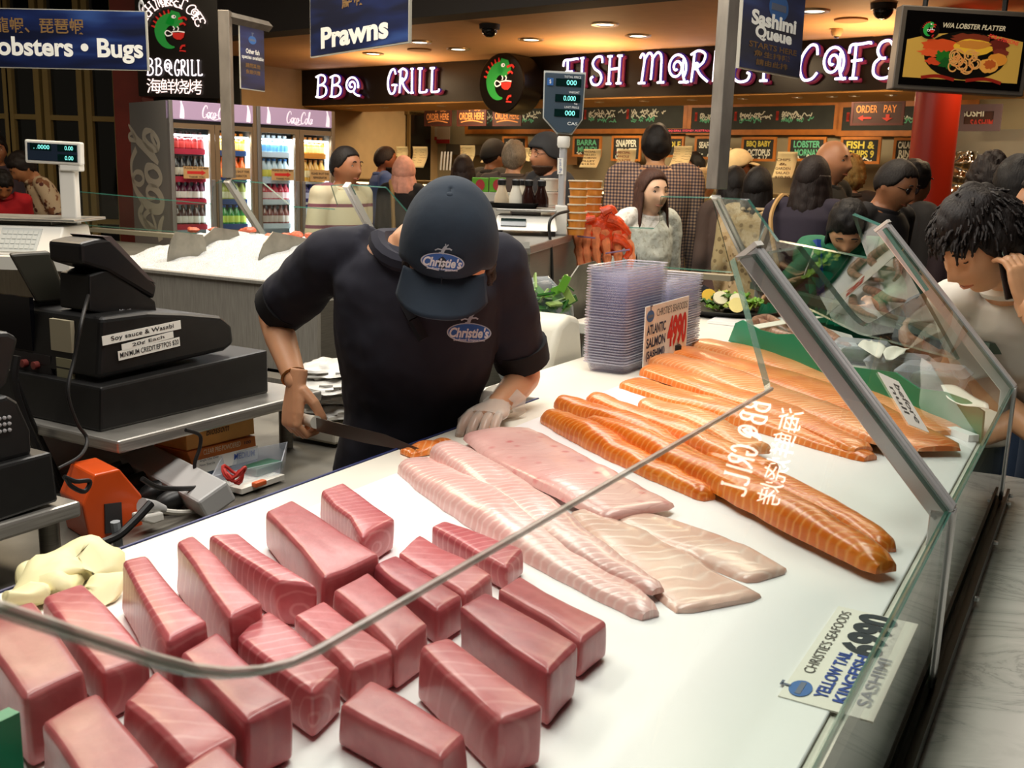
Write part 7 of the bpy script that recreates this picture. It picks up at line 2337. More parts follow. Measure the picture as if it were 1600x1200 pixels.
def hand_mesh(mb, M, curl=.5, s=1.0, mirror=1, fingers=True, inflate=0.0, spread=.14):
 """hand with wrist at the origin, fingers along +y, palm facing -z, thumb on the +x side times mirror"""
 R = lambda x, y, z: M @ V((x * s * mirror, y * s, z * s))
 e = inflate
 mb.rings([[R((w + e) * cos(2 * pi * j / 12), y, (h + e) * sin(2 * pi * j / 12) - dz) for j in range(12)] for y, w, h, dz in ((-.03, .025, .019, 0), (.0, .027, .018, 0), (.03, .036, .016, .001), (.06, .041, .0145, .002), (.085, .040, .012, .003), (.095, .034, .009, .003))], True)
 if not fingers:
  return
 for i, (x, L, r) in enumerate(((.029, .070, .0088), (.010, .078, .009), (-.010, .073, .0086), (-.028, .058, .0078))):
  p = V((x, .086, -.002))
  a = 0.0
  pts = [V((x * .9, .07, 0)), p.copy()]
  d0 = (x * spread / .03) * .35
  for sgi, sg in enumerate((.45, .32, .23)):
   a += curl * (.75 if sgi == 0 else .95)
   p = p + V((sin(d0) * L * sg, cos(a) * L * sg, -sin(a) * L * sg))
   pts.append(p.copy())
  rr = [r + e, r * 1.05 + e, r + e, r * .95 + e, r * .78 + e]
  mb.tube([R(*q) for q in pts], rr, 9)
  mb.ball(R(*pts[-1]), rr[-1] * .98, 8)
  mb.ball(R(*pts[1]), rr[1] * 1.02, 8)
 tp = [V((.022, .012, -.004)), V((.044, .036, -.012 - .01 * curl)), V((.052, .062, -.018 - .02 * curl)), V((.046, .086, -.022 - .03 * curl))]
 rr = [.0135 + e, .0125 + e, .0108 + e, .0088 + e]
 mb.tube([R(*q) for q in tp], rr, 9)
 mb.ball(R(*tp[-1]), rr[-1] * .98, 8)
def skin_mat(c):
 t = MATS.get('skin_' + c)
 if t:
  return t
 n = NT('skin_' + c)
 ns = n.add('TexNoise')
 ns.inputs['Scale'].default_value = 9
 ns.inputs['Detail'].default_value = 5
 n.ln(n.coords(), ns.inputs['Vector'])
 k = C(c)
 n.ln(n.ramp(ns.outputs[0], [(.3, (k[0] * .9, k[1] * .84, k[2] * .8, 1)), (.7, (min(1, k[0] * 1.06), k[1] * 1.03, k[2] * 1.02, 1))]), n.b.inputs['Base Color'])
 n.b.inputs['Roughness'].default_value = .46
 n.b.inputs['Subsurface Weight'].default_value = .12
 n.b.inputs['Subsurface Radius'].default_value = (.012, .005, .003)
 MATS['skin_' + c] = n.m
 return n.m
def hair_mat(c, rough=.6):
 key = 'hair_' + c
 if key in MATS:
  return MATS[key]
 n = NT(key)
 mp = n.add('Mapping')
 mp.inputs['Scale'].default_value = (55, 55, 9)
 n.ln(n.coords(), mp.inputs[0])
 ns = n.add('TexNoise')
 ns.inputs['Scale'].default_value = 3
 ns.inputs['Detail'].default_value = 4
 n.ln(mp.outputs[0], ns.inputs['Vector'])
 k = C(c)
 n.ln(n.ramp(ns.outputs[0], [(.3, tuple(x * .55 for x in k[:3]) + (1,)), (.7, tuple(min(1, x * 1.15) for x in k[:3]) + (1,))]), n.b.inputs['Base Color'])
 n.b.inputs['Roughness'].default_value = rough
 n.b.inputs['Specular IOR Level'].default_value = .3
 n.bump(ns.outputs[0], .5, .006)
 MATS[key] = n.m
 return n.m
def hair_cap(mb, HM, grow=1.07, front=.055, side=.0, back=-.075, noise_a=.004, seed=0, top=1.0, nfreq=30, tuft=0.0, jit=.0, edge=None):
 """shell over the skull down to a hairline that depends on the direction"""
 n, k = 48, 22
 rs = []
 for i in range(k + 1):
  ring = []
  for j in range(n):
   b = 2 * pi * j / n
   yv = sin(b)
   line = interp([-1, -.3, .25, .62, 1], [back, (back + side) / 2, side, front * .86, front], yv)
   line += jit * noise.noise(V((cos(b) * 7, yv * 7, seed)))
   zl = max(-.99, min(.99, line / .116))
   a0 = math.acos(zl)          # polar angle from the crown
   a = a0 * i / k + .0001
   q = head_r(sin(a) * cos(b), sin(a) * sin(b), cos(a))
   nz = noise.noise(V((q.x * nfreq, q.y * nfreq, q.z * nfreq + seed)))
   g = grow + (top - 1) * max(0, cos(a))
   if edge:
    g = lerp(g, edge, (i / k) ** 4)
   q = V((q.x * g, q.y * g, q.z * g)) + q.normalized() * (nz * noise_a + tuft * abs(noise.noise(q * 22 + V((seed, 0, 0)))))
   if i == k:
    q = q * (1 - .05)
   ring.append(HM @ q)
  rs.append(ring)
 mb.rings(rs, False)
def hair_long(mb, HM, length=.34, width=.105, open_=70, seed=0, flare=1.15, back_in=.0):
 """curtain of hair falling from the skull, open over the face by +-open_ degrees"""
 n, k = 40, 26
 def f(u, v):
  ang = radians(90 + open_ + (360 - 2 * open_) * u)
  z = .03 - v * length
  r = width * lerp(.80, flare, min(1, v * 1.3)) * (1 + .05 * sin(u * 60 + seed) * v)
  r += .006 * noise.noise(V((u * 22, v * 5, seed)))
  return HM @ V((cos(ang) * r * .86, sin(ang) * r * .95 - .012 - back_in * v, z - .02 * abs(noise.noise(V((u * 40, 3, seed)))) * v * 2))
 mb.grid(f, n, k)
def person(label, loc, face, hgt=1.7, female=False, lean=0.0, head=(0, 0, 0), skin='c89070', hair=('short', '1a1412'), top='2a2a30', sleeve='short', bottom='22242c', arms=None, vox=.013, world_head=None, joints=None, eyes='open', group=None, bulk=1.0, extra=None, glasses=None, topname='shirt', beard=None, shirt_sm=3, brow='1c1410', fingers=True):
 fx, fy = V((face[0], face[1])).normalized()
 rz = atan2(-fx, fy)
 r = thing('person', label, 'person', loc, rz, group)
 k = hgt / 1.7
 S = Matrix.Scale(k, 4)
 inv = WM[r.name].inverted()
 J = {n_: inv @ V(p) for n_, p in (joints or {}).items()}
 T = Matrix.Translation((0, 0, .92 * k)) @ Matrix.Rotation(-lean, 4, 'X') @ Matrix.Translation((0, 0, -.92 * k)) @ S
 sw = (.155 if female else .178) * bulk
 pel = J.get('pelvis', V((0, 0, .93 * k)))
 nek = J.get('neck', T @ V((0, -.005, 1.466)))
 shR = J.get('shR', T @ V((sw, -.005, 1.414)))
 shL = J.get('shL', T @ V((-sw, -.005, 1.414)))
 dfl = {'R': [T @ V((sw + .035, -.03, 1.11)), T @ V((sw + .03, .09, .88))], 'L': [T @ V((-sw - .035, -.03, 1.11)), T @ V((-sw - .03, .09, .88))]}
 A = {}
 for sd in 'RL':
  if arms and sd in arms:
   A[sd] = [inv @ V(p) if arms.get('world') else S @ V(p) for p in arms[sd]]
  else:
   A[sd] = dfl[sd]
 if world_head is not None:
  HM = inv @ world_head
 else:
  hb = T @ V((0, .014, 1.474))
  HM = Matrix.Translation(hb) @ Matrix.Rotation(head[0], 4, 'Z') @ Matrix.Rotation(-lean - head[1], 4, 'X') @ Matrix.Rotation(head[2], 4, 'Y') @ Matrix.Translation((0, .018 * k, .098 * k)) @ S
 HS = HM
 spine = curve([pel + V((0, 0, -.10 * k)), pel, lerp(pel, nek, .5) + V((0, -.012 * k, 0)), nek], 8)
 ks = [0, .16, .33, .52, .72, .88, .96, 1.0]
 if female:
  wx = [.150, .165, .150, .125, .145, .150, .095, .058]
  wy = [.100, .118, .105, .092, .118, .095, .066, .054]
 else:
  wx = [.150, .160, .155, .150, .172, .178, .112, .062]
  wy = [.100, .112, .108, .105, .118, .098, .070, .058]
 shv = (shR - shL).normalized()
 pxv = V((1, 0, 0))
 def torso(mb, g, kmax=1.0, kmin=0.0):
  rs = []
  n_ = len(spine)
  for i in range(n_):
   f = i / (n_ - 1)
   if f > kmax or f < kmin:
    continue
   t = (spine[min(i + 1, n_ - 1)] - spine[max(i - 1, 0)]).normalized()
   x = lerp(pxv, shv, min(1, f * 1.15))
   x = (x - t * x.dot(t)).normalized()
   y = t.cross(x)
   a, b = interp(ks, wx, f) * k * bulk + g, interp(ks, wy, f) * k * bulk + g
   rs.append([spine[i] + x * (a * cos(2 * pi * j / 24)) + y * (b * sin(2 * pi * j / 24)) for j in range(24)])
  mb.rings(rs, True)
 body = MB()
 head_mesh(body, HS)
 hc = HM @ V((0, -.02, -.07))
 limb(body, [nek - V((0, 0, .02 * k)), lerp(nek, hc, .5), hc], [.062 * k, .052 * k, .054 * k])
 torso(body, -.004)
 ar = .88 if female else 1.0
 for sd, sh in (('R', shR), ('L', shL)):
  e, w = A[sd][0], A[sd][1]
  limb(body, [sh, lerp(sh, e, .5), e], [.052 * k * ar, .046 * k * ar, .039 * k * ar])
  limb(body, [e, lerp(e, w, .35), w], [.039 * k * ar, .041 * k * ar, .027 * k * ar])
  hd = A[sd][2] - w if len(A[sd]) > 2 else (w - e)
  hd.normalize()
  palm = (A[sd][3] - w).normalized() if len(A[sd]) > 3 else V((1 if sd == 'L' else -1, 0, 0))
  z = -(palm - hd * palm.dot(hd))
  z = z.normalized() if z.length > 1e-4 else hd.orthogonal().normalized()
  x = hd.cross(z)
  HMx = Matrix(((x.x, hd.x, z.x, w.x), (x.y, hd.y, z.y, w.y), (x.z, hd.z, z.z, w.z), (0, 0, 0, 1)))
  cu = A[sd][4].x if len(A[sd]) > 4 else .45
  if not fingers or (joints is None):
   hand_mesh(body, HMx, .4, k, 1 if sd == 'L' else -1)
  A[sd + 'M'] = HMx
 for s in (1, -1):
  hx = pel + V((s * .09 * k, 0, -.04 * k))
  kn, an = V((s * .10 * k + pel.x * .3, pel.y * .5 + .02, .48 * k)), V((s * .10 * k, -.02, .08))
  limb(body, [hx, kn, an], [.085 * k, .054 * k, .040 * k])
  body.rings([[V((an.x + .04 * cos(2 * pi * j / 12), an.y + .05 + yy + .0 * j, max(.004, .04 + hh * sin(2 * pi * j / 12)))) for j in range(12)] for yy, hh in ((-.09, .03), (-.03, .035), (.05, .028), (.1, .018))], True)
 o_body = body.build('body', skin_mat(skin), r, remesh=vox, sm=1)
 tm = top if not isinstance(top, str) else M_('cloth_' + top, top, .85, var=.12, scale=5, bump=.15)
 sh_ = MB()
 torso(sh_, .010, .99)
 for sd, shp in (('R', shR), ('L', shL)):
  e, w = A[sd][0], A[sd][1]
  if sleeve == 'long':
   limb(sh_, [lerp(nek, shp, .55), shp, lerp(shp, e, .5), e], [.055 * k, .064 * k, .057 * k, .050 * k])
   limb(sh_, [e, lerp(e, w, .4), lerp(e, w, .93)], [.050 * k, .050 * k, .036 * k])
  else:
   f = {'short': .78, 'cap': .4}.get(sleeve, .78)
   sh_.tube([lerp(nek, shp, .5), shp, lerp(shp, e, f * .5), lerp(shp, e, f)], [.055 * k, .067 * k, .064 * k, .062 * k], 16)
   sh_.ball(shp, .066 * k, 14)
 o_sh = sh_.build(topname, tm, r, remesh=max(.008, vox * .85), sm=shirt_sm)
 if vox < .01:
  tx_ = bpy.data.textures.get('folds') or bpy.data.textures.new('folds', 'CLOUDS')
  tx_.noise_scale = .11
  q = o_sh.modifiers.new('folds', 'DISPLACE')
  q.texture, q.strength, q.mid_level = tx_, .022, .42
 MB().tube([nek + V((.076 * k * cos(a), .068 * k * sin(a), -.012 * k - .02 * k * max(0, sin(a)))) for a in [i * pi / 9 for i in range(18)]], .019 * k, 8, closed=True).build('collar', tm, r)
 bt = MB()
 torso(bt, .008, .17)
 for s in (1, -1):
  hx = pel + V((s * .085 * k, 0, -.05 * k))
  kn, an = V((s * .10 * k + pel.x * .3, pel.y * .5 + .02, .48 * k)), V((s * .10 * k, -.02, .11))
  limb(bt, [hx, kn, an], [.098 * k, .070 * k, .058 * k])
 bt.build('trousers', M_('cloth_' + bottom, bottom, .85, var=.15, scale=6), r, remesh=.014, sm=1)
 for s in (1, -1):
  MB().ball((s * .10 * k, .06, .045), (.05, .14, .045), 14).build('shoe', M_('shoe_dark', '1c1a1a', .5), r)
 hk, hcol = hair
 hm = hair_mat(hcol)
 if hk != 'none':
  mb = MB()
  if hk == 'short':
   hair_cap(mb, HS, 1.10, .060, .004, -.075, .009, len(label), 1.04, 34, .006, .016, 1.01)
  elif hk == 'crop':
   hair_cap(mb, HS, 1.035, .074, .014, -.055, .002, len(label), jit=.012, edge=1.004)
  elif hk == 'shaggy':
   hair_cap(mb, HS, 1.13, .048, -.008, -.085, .012, len(label), 1.08, 26, .02, .02, 1.02)
   rr_ = random.Random(5)
   for _ in range(1000):
    b, z = rr_.uniform(0, 2 * pi), rr_.uniform(-.55, 1)
    if sin(b) > .1 and z < .42 or z < .05 and abs(cos(b)) > .5 and sin(b) > -.2:
     continue
    q = head_r(sqrt(1 - z * z) * cos(b), sqrt(1 - z * z) * sin(b), z) * 1.12
    nn = q.normalized()
    dw = V((0, .45, -1))
    d = (dw - nn * dw.dot(nn)).normalized() + V((rr_.uniform(-1, 1), rr_.uniform(-1, 1), rr_.uniform(-1, 1))) * .25 + nn * .12
    d = d.normalized() * rr_.uniform(.026, .046)
    mb.tube([HS @ (q * .97), HS @ (q + d * .5 + nn * .004), HS @ (q + d - nn * .004)], [.0055, .0048, .001], 5)
  elif hk == 'curly':
   hair_cap(mb, HS, 1.2, .05, -.02, -.085, .022, len(label), 1.06, 60)
  elif hk in ('long', 'bob', 'nape'):
   hair_cap(mb, HS, 1.10, .080, .0, -.07, .003, len(label), 1.03, 30, 0, .006, 1.03)
  mb.build('hair', hm, r, solid=.006 * k, ang=80)
  if hk == 'long':
   mb = MB()
   hair_long(mb, HS, .40, .106, 62, len(label))
   mb.build('hair_lengths', hm, r, solid=.012 * k, ang=80)
  if hk == 'nape':
   mb = MB()
   hair_long(mb, HS, .10, .098, 78, 3, .95)
   mb.build('hair_lengths', hm, r, solid=.01, ang=80)
  if hk == 'bob':
   mb = MB()
   hair_long(mb, HS, .20, .112, 60, len(label), 1.05)
   mb.build('hair_lengths', hm, r, solid=.014 * k, ang=80)
 fy_ = lambda x, z: head_r(x / .076, sqrt(max(0.02, 1 - (x / .076) ** 2 - (z / .116) ** 2)), z / .116)
 if eyes != 'none':
  for s in (-1, 1):
   p = fy_(s * .031, .010)
   if eyes == 'open':
    MB().ball((s * .031, p.y - .004, .010), (.0135, .008, .0062), 12, HS).build('eye', M_('eye_white', 'd9d2c8', .25), r)
    MB().ball((s * .031 + .001, p.y + .0022, .010), (.0058, .0026, .0056), 10, HS).build('iris', M_('iris_dark', '1a0f0a', .15), r)
   MB().tube([HS @ V((s * (.031 + dx), p.y + .003 - abs(dx) * .18, .010 + dz)) for dx, dz in (((-.014), .001), (-.006, .0065 if eyes == 'open' else -.002), (.006, .0065 if eyes == 'open' else -.003), (.014, .001))], .0018 * k, 6).build('eyelid', M_('lash_dark', '1a120e', .6), r)
   q = fy_(s * .03, .033)
   MB().tube([HS @ V((s * (.030 + dx), q.y + .003 - abs(dx) * .22, .034 + dz)) for dx, dz in ((-.017, -.002), (-.005, .002), (.007, .002), (.018, -.004))], [.0022 * k, .0036 * k, .0034 * k, .0015 * k], 6).build('eyebrow', M_('brow_' + brow, brow, .8), r)
  q = fy_(0, -.060)
  for zz, rr_, nm in ((.0045, .0035, 'upper_lip'), (-.0055, .0042, 'lower_lip')):
   MB().tube([HS @ V((x, q.y + .0012 - abs(x) ** 2 * 18, -.0605 + zz * (1 - abs(x) / .03))) for x in (-.024, -.012, 0, .012, .024)], [.0012 * k, rr_ * .85 * k, rr_ * k, rr_ * .85 * k, .0012 * k], 8).build(nm, M_('lips_' + skin, (C(skin)[0] * .78, C(skin)[1] * .52, C(skin)[2] * .50, 1), .4), r)
 if beard:
  mb = MB()
  hairp = []
  n_, k_ = 30, 8
  mb.grid(lambda u, v: HS @ (head_r(sin(radians(lerp(118, 168, v))) * cos(radians(lerp(-10, 190, u))), sin(radians(lerp(118, 168, v))) * sin(radians(lerp(-10, 190, u))), cos(radians(lerp(118, 168, v)))) * 1.045), 24, 8)
  mb.build('beard', hair_mat(beard), r, solid=.006)
 if glasses:
  g = MB()
  q = fy_(.031, .010)
  dark = glasses == 'dark'
  for s in (-1, 1):
   ring = [HS @ V((s * .031 + .022 * cos(a), q.y + .014 - .02 * abs(s * .031 + .022 * cos(a)) * 2, .009 + .0145 * sin(a))) for a in [i * pi / 8 for i in range(16)]]
   g.tube(ring, .0016 * k, 6, closed=True)
   if dark:
    g.add(ring, [tuple(range(16))])
   g.tube([HS @ V((s * .052, q.y + .010, .012)), HS @ V((s * .078, .0, .010)), HS @ V((s * .078, -.03, .004))], .0018 * k, 6)
  g.tube([HS @ V((-.010, q.y + .014, .012)), HS @ V((.010, q.y + .014, .012))], .0018 * k, 6)
  g.build('glasses', M_('sunglass_black', '0a090a', .12) if dark else M_('spectacle_frame', '1d1816', .3), r)
 return r, HM, A, dict(nek=nek, shR=shR, shL=shL, pel=pel, spine=spine, k=k, shirt=o_sh)
def hat(r, HM, kind, c):
 mb = MB()
 m_ = M_('hat_' + c, c, .85, var=.1, scale=12, bump=.2)
 if kind == 'beanie':
  hair_cap(mb, HM, 1.16, .046, .0, -.04, .003, 3, 1.05)
  mb.build('beanie', m_, r, solid=.008)
 elif kind == 'cap':
  hair_cap(mb, HM, 1.14, .052, .022, -.02, .001, 3, 1.06)
  mb.build('cap', m_, r, solid=.006)
  mb = MB()
  mb.grid(lambda u, v: HM @ V(((u - .5) * .15 * (1 - .25 * v * v), .085 + .075 * v - .03 * (2 * u - 1) ** 2, .056 - .02 * v - .018 * (2 * u - 1) ** 2)), 12, 8)
  mb.build('brim', m_, r, solid=.005)
def m_stripe(name, base, col, period, width, axis=2, second=None):
 t = NT(name)
 s = t.add('SeparateXYZ')
 t.ln(t.coords(), s.inputs[0])
 fr = t.math('FRACT', t.math('DIVIDE', s.outputs[axis], period))
 st = t.math('LESS_THAN', fr, width)
 t.ln(t.mix(st, C(base), C(col)), t.b.inputs['Base Color'])
 t.b.inputs['Roughness'].default_value = .85
 return t.m
def m_check(name, base, dark, mid, period):
 t = NT(name)
 s = t.add('SeparateXYZ')
 t.ln(t.coords(), s.inputs[0])
 ax = t.math('FRACT', t.math('DIVIDE', s.outputs[0], period))
 az = t.math('FRACT', t.math('DIVIDE', s.outputs[2], period))
 a = t.math('LESS_THAN', ax, .48)
 b = t.math('LESS_THAN', az, .48)
 both = t.math('MULTIPLY', a, b)
 one = t.math('MAXIMUM', a, b)
 c1 = t.mix(one, C(base), C(mid))
 t.ln(t.mix(both, c1, C(dark)), t.b.inputs['Base Color'])
 t.b.inputs['Roughness'].default_value = .85
 return t.m
def m_print(name, base, c1, c2, scale=26):
 t = NT(name)
 v = t.add('TexVoronoi')
 v.inputs['Scale'].default_value = scale
 t.ln(t.coords(), v.inputs['Vector'])
 n = t.add('TexNoise')
 n.inputs['Scale'].default_value = scale * .8
 n.inputs['Detail'].default_value = 3
 t.ln(t.coords(), n.inputs['Vector'])
 a = t.math('LESS_THAN', v.outputs['Distance'], .30)
 b = t.math('GREATER_THAN', n.outputs[0], .58)
 t.ln(t.mix(b, t.mix(a, C(base), C(c1)), C(c2)), t.b.inputs['Base Color'])
 t.b.inputs['Roughness'].default_value = .85
 return t.m
def at(px, py, d):
 return oy(px, py, d)
def bg(label, px, py, d, face, female=False, lean=0.0, headrot=(0, 0, 0), **kw):
 """person whose head centre is seen at (px, py) at distance d"""
 h = at(px, py, d)
 fx, fy = V((face[0], face[1])).normalized()
 base_h = 1.572
 hz = .92 + (base_h - .92) * cos(lean)
 k = h.z / hz
 off = (base_h - .92) * sin(lean) * k + .03
 loc = V((h.x - fx * off, h.y - fy * off, 0))
 return person(label, loc, (fx, fy), 1.7 * k, female, lean, headrot, **kw)
POLO = m_stripe('polo_stripes', 'cfc4a6', '7c4a56', .125, .16)
CHECK = m_check('check_shirt', 'b08e70', '2f2832', '6a5654', .021)
LACE = m_print('white_lace', 'e6e2da', 'f2eee8', 'cfc9bd', 75)
FLORAL = m_print('floral_print', 'cdb694', '5a2a22', '8a5a3c', 16)
BWS = m_stripe('black_white_stripe', 'd9d6cf', '17161a', .034, .5)
HIJ = M_('pink_scarf', 'd69a86', .8, var=.12, scale=30, bump=.3)
r, HM, A, I = bg('man in a cream polo shirt with maroon stripes walking past the fridges', 541, 262, 6.3, (.85, -.5), skin='a8714f', hair=('crop', '1c1512'), top=POLO, bulk=1.08)
r, HM, A, I = bg('bearded man in a blue shirt at the cafe counter beyond the pink headscarf', 603, 251, 9.9, (.9, .3), skin='8f5234', hair=('crop', '2a1a14'), top='46598a', beard='1c120e')
r, HM, A, I = bg('woman in a pink headscarf and black top with a beige bag strap', 631, 270, 8.9, (.1, 1), True, skin='c09070', hair=('none', '1a1412'), top='141113', sleeve='long', eyes='none')
mb = MB()
hair_cap(mb, HM, 1.15, .05, -.07, -.10, .004, 2, 1.02)
mb.build('headscarf', HIJ, r, solid=.01)
mb = MB()
hair_long(mb, HM, .2, .104, 25, 4, 1.25)
mb.build('scarf_tail', HIJ, r, solid=.01)
k = I['k']
MB().tube(curve([I['shL'] + V((.05, .09, .05)) * k, I['shL'] + V((.05, 0, .085)) * k, I['shL'] + V((.09, -.11, -.02)) * k, lerp(I['shL'], I['pel'], .55) + V((.02, -.13, 0)) * k, lerp(I['shL'], I['pel'], .9) + V((-.04, -.12, 0)) * k], 5), .018 * k, 6).build('bag_strap', M_('strap_tan', 'b08a54', .6), r)
bg('woman with dark parted hair just above the navy cap', 724, 268, 8.5, (.1, 1), True, skin='b98a68', hair=('bob', '24140f'), top='3a2a28', eyes='none')
r, HM, A, I = bg('man in a black cap and dark jacket queuing at the cafe counter', 772, 245, 9.3, (.8, .6), skin='a5714e', hair=('crop', '1a1412'), top='26221e', sleeve='long')
hat(r, HM, 'cap', '15110f')
bg('person with short grey hair beside the beanie man', 803, 249, 8.2, (.2, 1), skin='b98a6a', hair=('short', '8a7a66'), top='4a3f38', eyes='none')
r, HM, A, I = bg('man in a dark grey beanie and glasses behind the scale pole', 853, 244, 7.0, (-.85, -.5), skin='b07a58', hair=('none', '1a1412'), top='2b2a2c', sleeve='long', beard='4a3426', glasses='clear')
hat(r, HM, 'beanie', '2a2b2e')
bg('tall man in a brown checked shirt seen from behind', 1025, 231, 6.9, (.05, 1), skin='b98a62', hair=('short', '140f0d'), top=CHECK, sleeve='long', eyes='none', bulk=1.22)
girl, HM, A, I = bg('young woman with long brown hair and white lace sleeve looking aside', 1019, 302, 5.45, (.45, -.9), True, skin='e2bb9c', hair=('long', '4a2c20'), top=LACE, sleeve='long', vox=.009)
bg('cafe worker with dark hair behind the counter near the checked shirt', 1083, 261, 10.6, (-.8, -.3), skin='9a6242', hair=('short', '17110e'), top='2a2420')
bg('pale haired child-height person in a beige jacket beside the checked shirt', 1098, 290, 7.3, (.7, .6), skin='c99a6c', hair=('crop', 'c2a06a'), top='a88d5c', sleeve='long', eyes='none')
r, HM, A, I = bg('person in a white peaked cap and sunglasses past the steel post', 1153, 263, 8.4, (1, .1), skin='8f5c40', hair=('crop', '1a1412'), top='3a332c', glasses='dark')
hat(r, HM, 'cap', 'd2c196')
bg('woman with straight black hair right behind the steel post', 1146, 292, 6.7, (.1, 1), True, skin='c09070', hair=('bob', '120d0c'), top='55403a', sleeve='long', eyes='none')
bg('woman with long black hair in a cream cardigan', 1184, 296, 6.2, (.45, .9), True, skin='c09070', hair=('long', '120d0c'), top=m_print('cream_knit', 'c0a67c', '8a7250', 'cdb893', 22), sleeve='long', eyes='none')
r, HM, A, I = bg('woman with a dark bob and dark purple top carrying a shoulder bag strap', 1270, 284, 5.5, (.6, .8), True, skin='a9764f', hair=('bob', '1f1310'), top='1e1628', sleeve='long', eyes='none', bulk=1.12)
k = I['k']
MB().tube(curve([I['shL'] + V((.05, .10, .03)) * k, I['shL'] + V((.03, 0, .085)) * k, I['shL'] + V((.03, -.13, -.04)) * k, lerp(I['shL'], I['pel'], .6) + V((.0, -.16, 0)) * k], 5), .012 * k, 6).build('bag_strap', M_('strap_tan', 'b08a54', .6), r)
bg('balding old man in a black jacket behind the dark bob', 1301, 254, 6.2, (.6, -.6), skin='b5805c', hair=('none', '6a5a4a'), top='15120f', sleeve='long')
bg('woman with short curly golden hair seen from behind', 1328, 277, 7.2, (.2, 1), True, skin='c09070', hair=('curly', 'a8854a'), top='3a2f28', sleeve='long', eyes='none')
r, HM, A, I = bg('man with cropped hair and wraparound sunglasses in a black top', 1393, 287, 5.0, (.62, -.75), headrot=(0, .25, 0), lean=.08, skin='9a6848', hair=('crop', '1c1512'), top='131114', glasses='dark', bulk=1.12)
bg('dark haired person half hidden behind the man in sunglasses', 1427, 289, 5.7, (.8, .3), skin='8a5a3e', hair=('short', '17110e'), top='1a1614', sleeve='long')
GREEN = M_('green_uniform', '0f6b4a', .7, var=.1, scale=5, bump=.15)
fa = V((-.35, -.93))
h_ = at(1322, 345, 4.35)
gw, HM, A, I = bg('woman in a green and blue uniform top bending over the far end of the counter', 1322, 345, 4.35, fa, True, .42, (.1, .35, 0), skin='d0a07c', hair=('short', '120d0c'), top=GREEN, sleeve='long', eyes='down', vox=.009,
     arms={'world': True, 'R': [at(1258, 415, 4.3), at(1212, 455, 4.2)], 'L': [at(1400, 460, 4.35), at(1368, 480, 4.15)]})
mb = MB()
hair_long(mb, HM, .16, .098, 80, 2, .9)
mb.build('tied_hair', hair_mat('120d0c'), gw, solid=.01)
k = I['k']
fwv = V((0, 1, 0))
mb = MB()
sp_ = I['spine']
mb.tube([sp_[-1] + V((.12, .02, .0)) * k, sp_[-6] + V((.10, .135, .03)) * k, sp_[-12] + V((.07, .13, 0)) * k], .02, 6)
mb.build('blue_trim', M_('blue_trim', '23459a', .6), gw)
MB().tube([I['nek'] + V((.055 * cos(a), .045 * sin(a), -.01)) for a in [i * pi / 8 for i in range(16)]], .02, 8, closed=True).build('black_collar', M_('collar_black', '15131a', .8), gw)
bg('person with a dark curly topknot behind the man on the phone', 1545, 288, 5.0, (.3, .9), True, skin='a9764f', hair=('curly', '1f1410'), top='3a2a2c', sleeve='long', eyes='none')
bg('person in a deep blue top behind the man on the phone', 1588, 300, 4.0, (-.3, .9), True, skin='a9764f', hair=('short', '140f0d'), top='1d2f6e', sleeve='short', eyes='none')
bg('person in a black and white striped top and jeans at the picture edge', 1630, 330, 3.4, (-.8, .4), True, skin='b98660', hair=('bob', '17110e'), top=BWS, sleeve='short', bottom='2a3a52', eyes='none')
bg('person in a red shirt bending at the edge of the picture beyond the scale', 2, 285, 7.8, (.5, -.7), False, .35, (0, .3, 0), skin='a5683f', hair=('short', '17110e'), top='b5121c')
bg('woman in a brown and cream floral top beyond the scale display', 40, 258, 8.3, (-.75, -.6), True, .3, (0, .3, 0), skin='b07a52', hair=('short', '1c1310'), top=FLORAL, sleeve='short')
bg('person with dark hair at the very edge behind the red shirt', -6, 236, 9.0, (.4, -.8), skin='9a6848', hair=('short', '17110e'), top='3a2f38')
WT = M_('white_tee', 'd6d2c8', .8, var=.05, scale=4, bump=.2)
D0 = 2.62
hc = at(1530, 385, D0)
fwd = V((-.78, -.25, -.57)).normalized()
upv = V((-.30, -.10, .95))
xr = fwd.cross(upv).normalized()
upv = xr.cross(fwd).normalized()
k = 1.0
HW = Matrix(((xr.x, fwd.x, upv.x, hc.x), (xr.y, fwd.y, upv.y, hc.y), (xr.z, fwd.z, upv.z, hc.z), (0, 0, 0, 1)))
HW = HW @ Matrix.Scale(1.04, 4)
nek = at(1528, 468, D0 + .14)
nek = hc - fwd * .055 - upv * .145 + V((.03, .05, -.005))
shR = nek + V((-.10, .155, -.075))
shL = nek + V((.13, -.13, -.06))
pel = V((nek.x + .30, nek.y + .12, .95))
ear = HW @ V((-.078, -.01, -.01))
wl = ear + V((.03, -.062, -.125))
pm_, HM, A, I = person('young man in a white T-shirt holding a black phone to his ear', V((pel.x, pel.y, 0)), (-.93, -.3), 1.74, skin='d9a87e', hair=('shaggy', '1d1613'), top=WT, sleeve='short', bottom='2a3a52', world_head=HW, vox=.0055, eyes='down',
     joints={'neck': nek, 'shR': shR, 'shL': shL, 'pelvis': pel}, arms={'world': True, 'R': [shR + V((.12, -.04, -.26)), shR + V((.22, -.24, -.36))], 'L': [wl + V((.14, -.10, -.20)), wl, wl + V((-.022, .018, .10)), wl + V((-.12, .25, .02))]}, fingers=True)
inv = WM[pm_.name].inverted()
HL = A['LM']
for Mh, cu, mi, nn in ((HL, .62, 1, 'phone_hand'), (A['RM'], .3, -1, 'resting_hand')):
 hm_ = MB()
 hand_mesh(hm_, Mh, cu, 1.0, mi, True)
 hm_.build(nn, skin_mat('d9a87e'), pm_, remesh=.003, sm=1)
